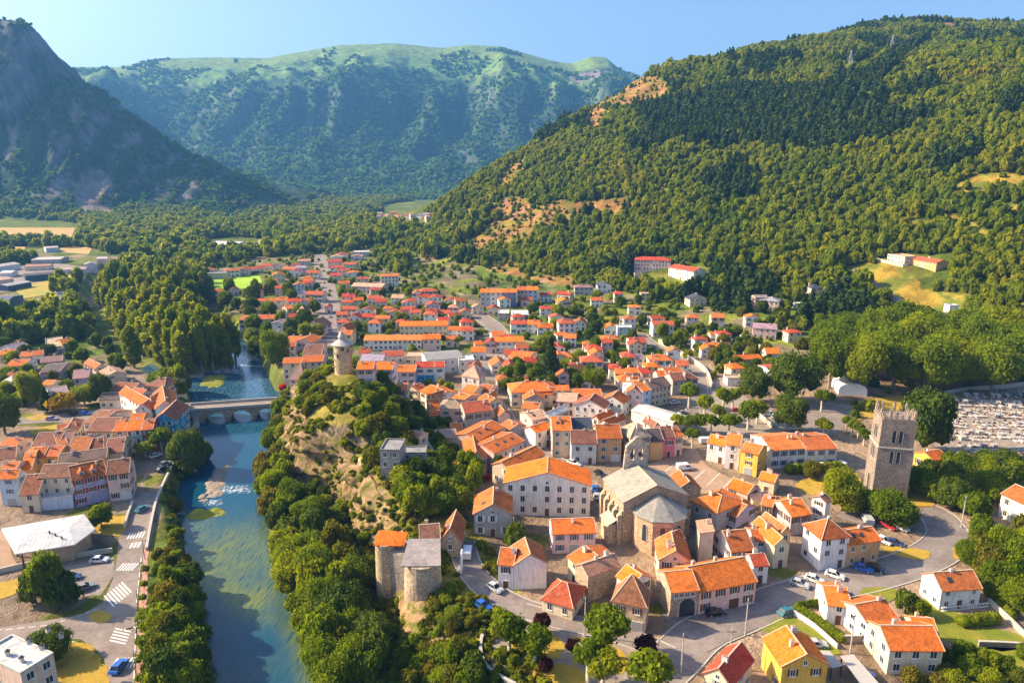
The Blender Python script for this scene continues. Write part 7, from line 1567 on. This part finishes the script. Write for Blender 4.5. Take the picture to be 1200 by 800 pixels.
def wood(zone, poly, gap, kinds, wr, hr, group, name='tree', cat='tree', rows=6, clear=True, lim=80, seed=1, mass=False):
    rr = random.Random(seed); xs = [p[0] for p in poly]; ys = [p[1] for p in poly]; pts = []
    for _ in range(5000):
        x, y = rr.uniform(min(xs), max(xs)), rr.uniform(min(ys), max(ys))
        if not in_poly(x, y, poly): continue
        if any((x - a) ** 2 + ((y - b_) * 1.7) ** 2 < gap * gap for a, b_, *_ in pts): continue
        p = G(x, y)
        if p[2] < WATER + .3: continue
        if clear and (any((p[0] - f[0]) ** 2 + (p[1] - f[1]) ** 2 < (f[2] * .8 + 1.2) ** 2 for f in FOOT) or any((p[0] - f[0]) ** 2 + (p[1] - f[1]) ** 2 < (f[2] + 1) ** 2 for f in ROADS)): continue
        pts.append((x, y, p))
        if len(pts) >= lim: break
    if mass:
        for x, y, p in pts: w = rr.uniform(*wr); MASS.append((p, w, max(w * .75, rr.uniform(*hr)), rr.choice(kinds)))
        return
    pts.sort(key=lambda t: -t[1]); nrow = max(1, min(rows, 1 + len(pts) // 14)); per = -(-len(pts) // nrow)
    for r_ in range(nrow):
        row = sorted(pts[r_ * per:(r_ + 1) * per]); seen = {}
        for x, y, p in row:
            k = rr.choice(kinds); i = seen.get(k, 0); seen[k] = i + 1; w = rr.uniform(*wr)
            noun = {'poplar': ''}.get(k, cat)
            lab = '%s %s %s, %s from left, %s row' % (ADJ[k], noun, zone, ORDN[i], ROWN[r_]) if nrow > 1 else '%s %s %s, %s from left' % (ADJ[k], noun, zone, ORDN[i])
            tree_at(p, k, w, max(w * .75, rr.uniform(*hr)), ' '.join(lab.split()), group, name, cat)
# castle rock and river banks
wood('below the castle rock', [(300, 612), (322, 585), (345, 600), (380, 640), (412, 672), (428, 735), (445, 768), (450, 810), (372, 815), (345, 730), (322, 660)], 23, ['broad', 'broad', 'broad', 'dark', 'olive'], (6, 10), (6.5, 11), 'trees below the castle rock', clear=False, lim=44, seed=3)
wood('on the slope under the park', [(440, 772), (455, 745), (500, 768), (545, 765), (562, 800), (560, 815), (445, 815)], 15, ['olive', 'broad', 'olive', 'broad', 'dark'], (3, 5.2), (3, 5), 'shrubs under the park', name='shrub', cat='shrub', clear=False, lim=34, seed=33)
wood('under the bastions', [(425, 700), (470, 722), (520, 716), (560, 740), (500, 760), (440, 745)], 13, ['olive', 'broad', 'olive'], (2.4, 4), (1.8, 3), 'shrubs under the bastions', name='shrub', cat='shrub', clear=True, lim=24, seed=34)
wood('on the crest of the castle rock', [(425, 462), (446, 452), (478, 468), (490, 500), (476, 536), (440, 550), (424, 520)], 15, ['broad', 'dark', 'broad', 'olive'], (4.5, 7.5), (4, 6.5), 'trees on the castle rock', seed=4, lim=22)
wood('on the cliff ledges', [(350, 590), (372, 560), (405, 580), (430, 650), (445, 690), (425, 720), (385, 650)], 15, ['broad', 'olive', 'dark', 'broad'], (3, 5.5), (2.5, 5), 'shrubs on the cliff ledges', name='shrub', cat='shrub', seed=44, lim=30, clear=False)
wood('at the cliff foot by the bridge', [(296, 590), (318, 530), (330, 485), (345, 480), (350, 520), (335, 580)], 16, ['broad', 'olive', 'broad'], (5.5, 8), (6, 9), 'trees at the cliff foot', clear=False, seed=5, lim=22)
wood('beside the gardens above the cliff', [(470, 560), (520, 545), (560, 540), (565, 570), (540, 600), (500, 610), (475, 600)], 14, ['broad', 'dark', 'broad'], (4.5, 7), (5, 8), 'garden trees above the cliff', seed=6, lim=26)
wood('on the left river bank', [(190, 700), (206, 690), (224, 680), (233, 712), (238, 760), (240, 815), (186, 815), (184, 740)], 16, ['broad', 'broad', 'olive', 'dark'], (4.5, 7), (5, 8), 'trees on the left river bank', clear=False, seed=7, lim=26)
wood('beside the quay road', [(186, 650), (200, 625), (212, 632), (222, 664), (224, 690), (196, 695), (184, 690)], 11, ['broad', 'olive', 'dark', 'olive'], (2.5, 4), (2, 3.5), 'shrubs beside the quay road', name='shrub', cat='shrub', clear=False, seed=37, lim=18)
wood('between quay wall and river', [(205, 600), (215, 560), (245, 548), (250, 580), (230, 610)], 15, ['olive', 'broad'], (3, 5), (2.5, 4), 'shrubs by the river', name='shrub', cat='shrub', clear=False, seed=8, lim=14)
wood('beside the castle tower', [(330, 470), (345, 440), (380, 445), (388, 470), (360, 490)], 12, ['olive', 'broad'], (3, 5), (2.5, 4), 'shrubs by the castle tower', name='shrub', cat='shrub', seed=9, lim=16)
wood('in the lane gardens', [(468, 482), (490, 478), (520, 498), (540, 540), (520, 552), (500, 522)], 9, ['dark', 'broad', 'broad'], (3, 5), (3, 5), 'trees in the lane gardens', seed=41, lim=16)
# poplar wood
wood('in the river wood', [(118, 352), (150, 340), (200, 334), (243, 345), (262, 385), (282, 425), (262, 440), (228, 432), (192, 444), (150, 428), (122, 392)], 11.5, ['poplar', 'poplar', 'poplar', 'broad'], (6.5, 9), (19, 25), 'trees of the river wood', name='poplar', cat='poplar', clear=False, rows=6, lim=95, seed=10)
wood('at the tip of the river wood', [(175, 452), (215, 438), (230, 445), (215, 470), (180, 460)], 13, ['broad', 'olive'], (5, 8), (6, 9), 'trees at the tip of the river wood', clear=False, seed=11, lim=14)
# plane grove
GROVE = [(y + (7 if i % 2 else 0), x + (9 if r_ % 2 else 0), r_) for r_, (y, x0, x1, n) in enumerate([(455, 972, 1160, 6), (437, 980, 1172, 6), (418, 985, 1170, 6)]) for i, x in enumerate(np.linspace(x0, x1, n))]
for k, (y, x, r_) in enumerate(GROVE):
    tpx(x, y, ['broad', 'olive2_', 'broad'][k % 3].replace('olive2_', 'broad'), _tr.uniform(38, 50), _tr.uniform(38, 52), 'huge plane tree above the cemetery, %s from left, %s row' % (ORDN[k % 6], ROWN[r_]), 'plane tree grove', 'plane_tree', 'plane tree', base=.28)
for a in [(930, 470, 'dark', 50, 44, 'large round dark tree before the pink roofed workshop'), (924, 506, 'dark', 33, 34, 'neatly clipped dome tree behind the long row'), (882, 472, 'dark', 32, 32, 'dark tree before the flat garages'), (1082, 530, 'dark', 44, 54, 'big dark tree right of the bell tower'), (1042, 612, 'broad', 46, 27, 'wide bushy tree at the foot of the bell tower'), (1016, 602, 'broad', 28, 22, 'bushy tree left of the bell tower foot'), (985, 598, 'broad', 40, 38, 'pale leafy tree at the edge of the dry tower lawn'), (952, 560, 'olive', 18, 16, 'small shrub tree on the pergola terrace'),
          (1146, 640, 'broad', 20, 26, 'small tree by the ruined yard wall'), (1140, 612, 'broad', 24, 26, 'clipped tree left of the ruined yard'), (43, 706, 'dark', 23, 30, 'left trunk of the great dark group by the car park'), (58, 709, 'broad', 28, 46, 'tallest and brightest of the group by the car park'), (74, 709, 'dark', 30, 28, 'right one of the dark group by the car park'), (119, 618, 'broad', 20, 20, 'round tree on the lawn beside the tin roof'), (58, 772, 'dark', 36, 24, 'low dark tree beside the flat pink block'), (223, 558, 'dark', 34, 44, 'dark dense tree on the bank below the quay wall'), (240, 545, 'broad', 16, 22, 'small light tree right of the dense bank tree'),
          (38, 474, 'broad', 22, 27, 'tall green tree in the little park'), (56, 483, 'conifer', 14, 24, 'cone shaped tree in the little park'), (74, 482, 'yellow', 25, 17, 'bright yellow bushy tree in the little park'), (100, 475, 'broad', 22, 18, 'round green tree right of the yellow one'), (120, 472, 'dark', 20, 26, 'dark round tree left of the slate garage'), (6, 508, 'dark', 32, 32, 'dark tree at the left edge above the front row'), (10, 470, 'broad', 12, 16, 'small tree at the left end of the little park'), (20, 470, 'olive', 10, 14, 'pale small tree in the little park'),
          (645, 449, 'conifer', 24, 52, 'great dark conifer towering over the old roofs'), (576, 550, 'cypress', 5, 22, 'narrow dark cypress between orange roofs'), (584, 558, 'dark', 14, 22, 'dark yew beside the cypress'), (571, 564, 'red', 10, 8, 'bright red flowering bush beside the cypress'), (332, 459, 'red', 8, 9, 'red flowering bush at the slate pyramid house'), (324, 428, 'broad', 30, 32, 'round tree on the river bank by the low long house'), (695, 455, 'broad', 30, 20, 'bright green tree beside the barn roof'),
          (604, 642, 'dark', 24, 26, 'dark garden tree between two white gable houses'), (612, 650, 'broad', 14, 14, 'low green bush tree in the dark garden'), (526, 600, 'broad', 17, 16, 'round bright bush in the cliff garden'), (1060, 718, 'dark', 20, 20, 'dark bushy tree behind the L house'), (1075, 722, 'broad', 18, 16, 'green bushy tree on the right lawn'), (640, 792, 'purple', 15, 18, 'small purple tree low in the park'), (635, 742, 'purple', 20, 20, 'purple tree in front of the red garage roof'), (756, 770, 'purple', 24, 20, 'round dark purple tree on the road corner'), (672, 768, 'purple', 18, 16, 'purple bush between the park pollards'), (700, 722, 'broad', 20, 10, 'bright bush under the stone wall house')]:
    nm = 'bush' if a[2] in ('red',) else ('conifer' if a[2] in ('conifer', 'cypress') else 'tree'); tpx(*a[:5], a[5], None, nm, nm if nm != 'conifer' else 'conifer')
# pollarded planes
for k, (x, y, w, h) in enumerate([(825, 490, 18, 24), (833, 508, 16, 20), (841, 497, 16, 20), (847, 484, 18, 26), (854, 510, 24, 22), (876, 503, 22, 28), (887, 496, 20, 24), (858, 480, 18, 22), (807, 478, 20, 26), (793, 505, 18, 17), (806, 507, 18, 18), (819, 507, 17, 19), (811, 524, 17, 20)]):
    tpx(x, y, 'pollard', w, h, 'pollarded plane tree on the square, %s from left' % ORDN[sorted([825, 833, 841, 847, 854, 876, 887, 858, 807, 793, 806, 819, 811]).index(x)], 'pollards on the square', 'plane_tree', 'plane tree')
for k, (x, y, w, h, lb) in enumerate([(962, 482, 18, 24, 'upper of two in the grey car park'), (964, 514, 20, 22, 'lower of two in the grey car park'), (991, 506, 12, 18, 'first of four along the tower lawn'), (998, 510, 12, 18, 'second of four along the tower lawn'), (1005, 514, 13, 18, 'third of four along the tower lawn'), (1012, 522, 14, 18, 'last of four along the tower lawn'), (520, 405, 14, 12, 'left of two by the short school wing'), (538, 406, 14, 12, 'right of two by the short school wing'), (190, 528, 26, 24, 'yellow green, right of two at the quay corner'), (171, 536, 22, 16, 'left of two at the quay corner'),
        (597, 768, 42, 48, 'largest at the left of the park'), (627, 780, 36, 46, 'second from left in the park'), (710, 769, 50, 54, 'tallest before the steep four-sided roof'), (689, 800, 34, 52, 'cut by the bottom edge, left of two'), (706, 812, 40, 50, 'at the bottom edge beside the path'), (760, 822, 52, 56, 'rightmost at the bottom edge of the park')]):
    tpx(x, y, 'pollard', w * .88, h * .9, 'pollarded plane tree, %s' % lb, 'pollards of the town', 'plane_tree', 'plane tree')
for k, (x, y) in enumerate([(164, 800), (164, 778), (163, 758), (166, 738), (167, 722), (168, 706), (169, 690), (171, 672)]): tpx(x, y, 'broad', 7, 8, 'tiny round tree on the pink promenade, %s from the bottom' % ORDN[k], 'promenade trees', 'sapling', 'tree', base=.35)
# suburb and hillside gardens
wood('between river and avenue', [(250, 345), (372, 335), (382, 395), (330, 436), (302, 420), (288, 382)], 13, ['broad', 'dark', 'broad'], (6, 10), (7, 12), 'trees between river and avenue', mass=True, seed=12, lim=26)
wood('along the avenue houses', [(394, 305), (470, 322), (540, 352), (545, 400), (402, 402)], 15, ['dark', 'broad', 'broad', 'broad'], (4.5, 7), (4.5, 7), 'trees among the avenue houses', mass=True, seed=13, lim=20)
wood('among the villas', [(600, 362), (760, 345), (800, 400), (800, 440), (700, 448), (610, 400)], 14, ['broad', 'broad', 'dark'], (5, 8.5), (5, 9), 'trees among the villas', mass=True, seed=14, lim=28)
wood('below the great conifer', [(572, 436), (640, 428), (700, 440), (690, 456), (640, 462), (582, 462)], 11, ['dark', 'broad', 'dark'], (5, 7.5), (5, 8), 'trees below the great conifer', mass=True, seed=15, lim=18)
wood('in the walled gardens', [(820, 385), (865, 392), (910, 425), (945, 440), (880, 448), (835, 436)], 12, ['dark', 'broad', 'olive'], (4.5, 7), (4, 7), 'trees in the walled gardens', mass=True, seed=16, lim=26)
wood('right of the bell tower', [(1066, 575), (1100, 556), (1195, 545), (1175, 590), (1100, 610)], 16, ['broad', 'dark', 'broad'], (6, 9), (6, 9), 'trees right of the bell tower', seed=17, lim=18)
wood('at the right edge', [(1120, 655), (1205, 640), (1205, 730), (1160, 695)], 18, ['broad', 'broad', 'olive'], (5.5, 8), (5.5, 8), 'trees at the right edge', seed=18, lim=14)
wood('at the lower right corner', [(1090, 775), (1205, 768), (1205, 812), (1060, 812)], 20, ['broad', 'olive'], (3, 5), (2.5, 4), 'shrubs at the lower right corner', name='shrub', cat='shrub', seed=19, lim=12)
wood('among the left bank houses', [(0, 400), (150, 400), (150, 440), (60, 475), (0, 480)], 13, ['dark', 'broad', 'olive'], (4.5, 7.5), (5, 8), 'trees among the left bank houses', mass=True, seed=20, lim=22)
wood('on the hillside gardens', [(860, 350), (960, 345), (985, 395), (930, 420), (870, 385)], 15, ['broad', 'dark', 'olive'], (5, 8), (5, 8), 'trees on the hillside gardens', mass=True, seed=21, lim=20)
# the smaller garden trees of the suburbs, past the three hundred that show largest, as one mass
FL['garden_a'] = TK['broad0']; FL['garden_b'] = TK['broad1']; FL['garden_c'] = TK['dark0']; FL['garden_d'] = TK['olive0']
_pk = {'broad': (0, 1), 'dark': (2,), 'olive': (3,)}
scatter('suburb_trees', [(p[0], p[1], p[2] + .08 * h) for p, w, h, k in MASS], [(w / 1.8, w / 1.8, h * .95) for p, w, h, k in MASS], [_tr.choice(_pk[k]) for p, w, h, k in MASS], kit('kit_suburb', ['garden_a', 'garden_b', 'garden_c', 'garden_d']))
# undergrowth: one mass of bushes over the rock, banks and gardens
rg = np.random.default_rng(5)
X, Y = jgrid(-120, 10, 96, 288, 1.55, rg); Z = H(X, Y); xr, xc, zc, tr = rock_t(X, Y); n2 = fbm(X / 9, Y / 9, 123, 3)
sl = np.hypot(H(X + 1, Y) - Z, H(X, Y + 1) - Z)
q = (tr > .01) & (tr < 1.45) & (Z > WATER + .4) & (rg.random(X.shape) < np.where(sl > 1.0, .5, .85) * (n2 > -.3)) & ~((X + 58) ** 2 + (Y - 232) ** 2 < 80)
q2 = (X < np.interp(Y, XR_Y, XR_X) - 18) & (Z > WATER + .5) & (Z < -3.4)
q = q | q2 & (rg.random(X.shape) < .5)
for f in FOOT: q &= (X - f[0]) ** 2 + (Y - f[1]) ** 2 > (f[2] * .75) ** 2
for f in ROADS: q &= (X - f[0]) ** 2 + (Y - f[1]) ** 2 > (f[2] + .6) ** 2
r_ = np.clip(rg.normal(1.15, .4, X.shape), .5, 2.2)
cx_, cy_, cz_ = CLIFF; cn = fbm(cy_ / 9, cz_ / 6, 131, 3); cq = (rg.random(cx_.shape) < .07) & (cn > .02); cr = np.clip(rg.normal(.75, .3, cx_.shape), .35, 1.5)
UP_ = np.concatenate([np.stack([X, Y, Z - .2], 1)[q], np.stack([cx_, cy_, cz_ - .3], -1)[cq]]); US_ = np.concatenate([np.stack([r_, r_, r_ * 1.2], 1)[q], np.stack([cr, cr, cr * 1.2], -1)[cq]])
scatter('undergrowth', UP_, US_, rg.integers(0, 4, len(UP_)), kit('kit_bush', ['bush0', 'bush1', 'forest0', 'forest1']))
X, Y = jgrid(-330, 330, 240, 900, 6.5, rg); Z = H(X, Y); px, py, d = proj(X, Y, Z); n2 = fbm(X / 40, Y / 40, 125, 3)
s_, t_ = mtn_st(X, Y)
q = (px > -40) & (px < 1240) & (py > 285) & (Z > -3.5) & (s_ < 40) & (rg.random(X.shape) < .42) & (n2 > -.3) & ~in_poly(px, py, [(243, 326), (304, 322), (307, 331), (295, 338), (246, 338)]) & ~in_poly(px, py, [(800, 482), (826, 448), (850, 441), (1000, 476), (966, 516), (860, 516)]) & ~in_poly(px, py, [(1090, 470), (1230, 450), (1230, 530), (1135, 536), (1090, 522)]) & ~in_poly(px, py, [(540, 470), (720, 440), (800, 470), (830, 540), (560, 540)]) & ~in_poly(px, py, [(-80, 318), (60, 308), (110, 316), (126, 319), (28, 350), (-80, 350)])
q &= (Y > 262) | (X > 60)
for f in FOOT: q &= (X - f[0]) ** 2 + (Y - f[1]) ** 2 > (f[2] * .8 + .8) ** 2
for f in ROADS: q &= (X - f[0]) ** 2 + (Y - f[1]) ** 2 > (f[2] + 1.2) ** 2
r_ = np.clip(rg.normal(1.9, .7, X.shape), .8, 3.6)
scatter('garden_shrubbery', np.stack([X, Y, Z - .2], 1)[q], np.stack([r_, r_, r_ * 1.5], 1)[q], rg.integers(0, 4, X.shape)[q], kit('kit_garden', ['forest0', 'forest1', 'forest2', 'forest3']))
for f in FOOT:
    if f[1] > 280: KEEP_CLEAR.append((f[0], f[1], f[2] + 3))
for f in ROADS[::3]:
    if f[1] > 280: KEEP_CLEAR.append((f[0], f[1], f[2] + 4))
for f in FOOT:
    if f[1] > 300 and H1(f[0], f[1]) > 3:
        k_ = math.hypot(f[0], f[1]); KEEP_CLEAR += [(f[0] - f[0] / k_ * t, f[1] - f[1] / k_ * t, f[2] + 2) for t in (9, 18)]
# ---------------------------------------------------------------- the woods (instanced, one mass each)
rg = np.random.default_rng(11)
s_, t_ = jgrid(6, 1420, -125, 980, 4.9, rg)
X = -121 + s_ * NX + t_ * NY; Y = 746 + s_ * NY - t_ * NX
Z = Hraw(X, Y); px, py, d = proj(X, Y, Z)
n2 = fbm(X / 14, Y / 14, 73, 4); n1 = fbm(X / 60, Y / 60, 71, 4); jx = px + 9 * n2; jy = py + 6 * n1
ok = (px > -60) & (px < 1300) & (d > 150) & clear_of(X, Y) & (Z > 3)
bare = np.zeros(X.shape, bool); yel = np.zeros(X.shape, bool)
for e in BARE: bare |= el(jx, jy, *e)
for e in YELLOW: yel |= el(jx, jy, *e)
u_ = rg.random(X.shape)
ok &= ~((bare & (u_ > np.where(px > 670, .22, .62) + .3 * n2)) | (yel & (u_ > .05)))
foot = smooth(2, 45, s_ + 30 * n1); ok &= u_ < .25 + .75 * foot
con = in_poly(px, py, [(800, 118), (860, 105), (960, 108), (1010, 92), (1050, 66), (1085, 44), (1095, 40), (1060, 75), (1030, 105), (1040, 140), (1100, 135), (1035, 172), (940, 178), (860, 172), (800, 172), (760, 160), (740, 128)]) | (fbm(X / 50, Y / 50, 99, 3) > .36)  # fir block, plus a diagonal tongue standing in for the ridge fold's shade
con &= (rg.random(X.shape) < .82)
r_ = np.clip(rg.normal(3.2, 1.05, X.shape), 1.4, 6.8) * (1 + .12 * n1); r_ = np.where(bare, r_ * .55, r_)
q = ok & ~con
scatter('broadleaf_forest', np.stack([X, Y, Z - .3], 1)[q], np.stack([r_, r_, r_ * rg.uniform(1.5, 2.2, X.shape)], 1)[q], rg.integers(0, 4, X.shape)[q], kit('kit_broad', ['forest%d' % i for i in range(4)]))
q = ok & con & ~bare; hc = np.clip(rg.normal(14, 2.2, X.shape), 9, 19)
scatter('fir_forest', np.stack([X, Y, Z - .3], 1)[q], np.stack([hc * .95, hc * .95, hc], 1)[q], rg.integers(0, 3, X.shape)[q], kit('kit_fir', ['fir%d' % i for i in range(3)]))
# valley woods, the wooded sides of the two farther mountains
WOOD = [[(-60, 250), (60, 256), (92, 263), (96, 284), (130, 298), (150, 322), (235, 330), (245, 312), (330, 300), (372, 300), (404, 292), (446, 284), (470, 290), (478, 266), (530, 240), (440, 232), (330, 243), (250, 258), (90, 250)],
        [(-60, 282), (95, 285), (110, 291), (-60, 289)], [(-60, 305), (22, 300), (60, 296), (62, 306), (20, 312), (-60, 318)], [(60, 330), (110, 330), (132, 320), (150, 330), (118, 395), (60, 400), (-60, 410), (-60, 372), (40, 372), (70, 350)],
        [(440, 300), (475, 298), (480, 318), (450, 322)], [(130, 310), (240, 322), (250, 345), (180, 330), (130, 330)]]
NOWOOD = [(480, 256, 52, 9), (276, 285, 40, 7), (270, 258, 12, 4), (455, 263, 16, 4), (490, 245, 45, 9), (40, 300, 25, 5), (190, 314, 12, 5)]
X, Y = jgrid(-1150, 120, 330, 2350, 9.0, rg); Z = Hraw(X, Y); px, py, d = proj(X, Y, Z)
inw = np.zeros(X.shape, bool)
for w in WOOD: inw |= in_poly(px, py, w)
for e in NOWOOD: inw &= ~el(px, py, *e)
s_, t_ = mtn_st(X, Y); n1 = fbm(X / 70, Y / 70, 71, 4)
wet = np.minimum(seg_dist(X, Y, CH, False), seg_dist(X, Y, CH2, False) + 0) > 11
q = (inw & (rg.random(X.shape) < .9) | ((py < 300) & (py > 232) & (n1 > .22))) & (px > -60) & (px < 1000) & wet & clear_of(X, Y) & ~((py > 262) & (py < 284) & (px < 95)) & (Z < 40)
for e in NOWOOD: q &= ~el(px, py, *e)
r_ = np.clip(rg.normal(5.4, 1.2, X.shape), 3, 8.5)
scatter('valley_woods', np.stack([X, Y, Z - .4], 1)[q], np.stack([r_, r_, r_ * rg.uniform(1.5, 2.3, X.shape)], 1)[q], rg.integers(0, 4, X.shape)[q], kit('kit_valley', ['forest%d' % i for i in range(4)]))
X, Y = jgrid(-1500, -300, 1320, 1760, 9, rg); Z = Hraw(X, Y); px, py, d = proj(X, Y, Z)
sl = np.hypot(Hraw(X + 3, Y) - Z, Hraw(X, Y + 3) - Z) / 3
nst = fbm(X / 26, Z / 120 + Y / 400, 87, 4)
q = (px > -60) & (px < 380) & (sl < 1.8) & (nst < .16) & (rg.random(X.shape) < np.where(sl > 1.1, .42, .9)) & ~el(px, py, 110, 228, 24, 28) & (Z > 2)
r_ = np.clip(rg.normal(4.0, 1.1, X.shape), 2, 7)
scatter('crag_woods', np.stack([X, Y, Z - .5], 1)[q], np.stack([r_, r_, r_ * 1.5], 1)[q], rg.integers(0, 3, X.shape)[q], kit('kit_crag', ['far%d' % i for i in range(3)]))
X, Y = jgrid(-2700, 1000, 2250, 4020, 17, rg); Z = Hraw(X, Y); px, py, d = proj(X, Y, Z)
hg = Z / np.maximum(np.interp(X, FM_X, FM_Z), 1); n1 = fbm(X / 160, Y / 160, 77, 4); n0 = fbm(X / 60, Y / 60, 71, 4)
q = (px > -40) & (px < 760) & (hg + .35 * n1 < .66) & (rg.random(X.shape) < .85) | ((px > -40) & (px < 760) & (n1 > .3) & (rg.random(X.shape) < .6) & (hg < .97))
r_ = np.clip(rg.normal(8.5, 2, X.shape), 4, 13)
scatter('far_woods', np.stack([X, Y, Z - 1], 1)[q], np.stack([r_, r_, r_ * 1.35], 1)[q], rg.integers(0, 3, X.shape)[q], kit('kit_far', ['far%d' % i for i in range(3)]))
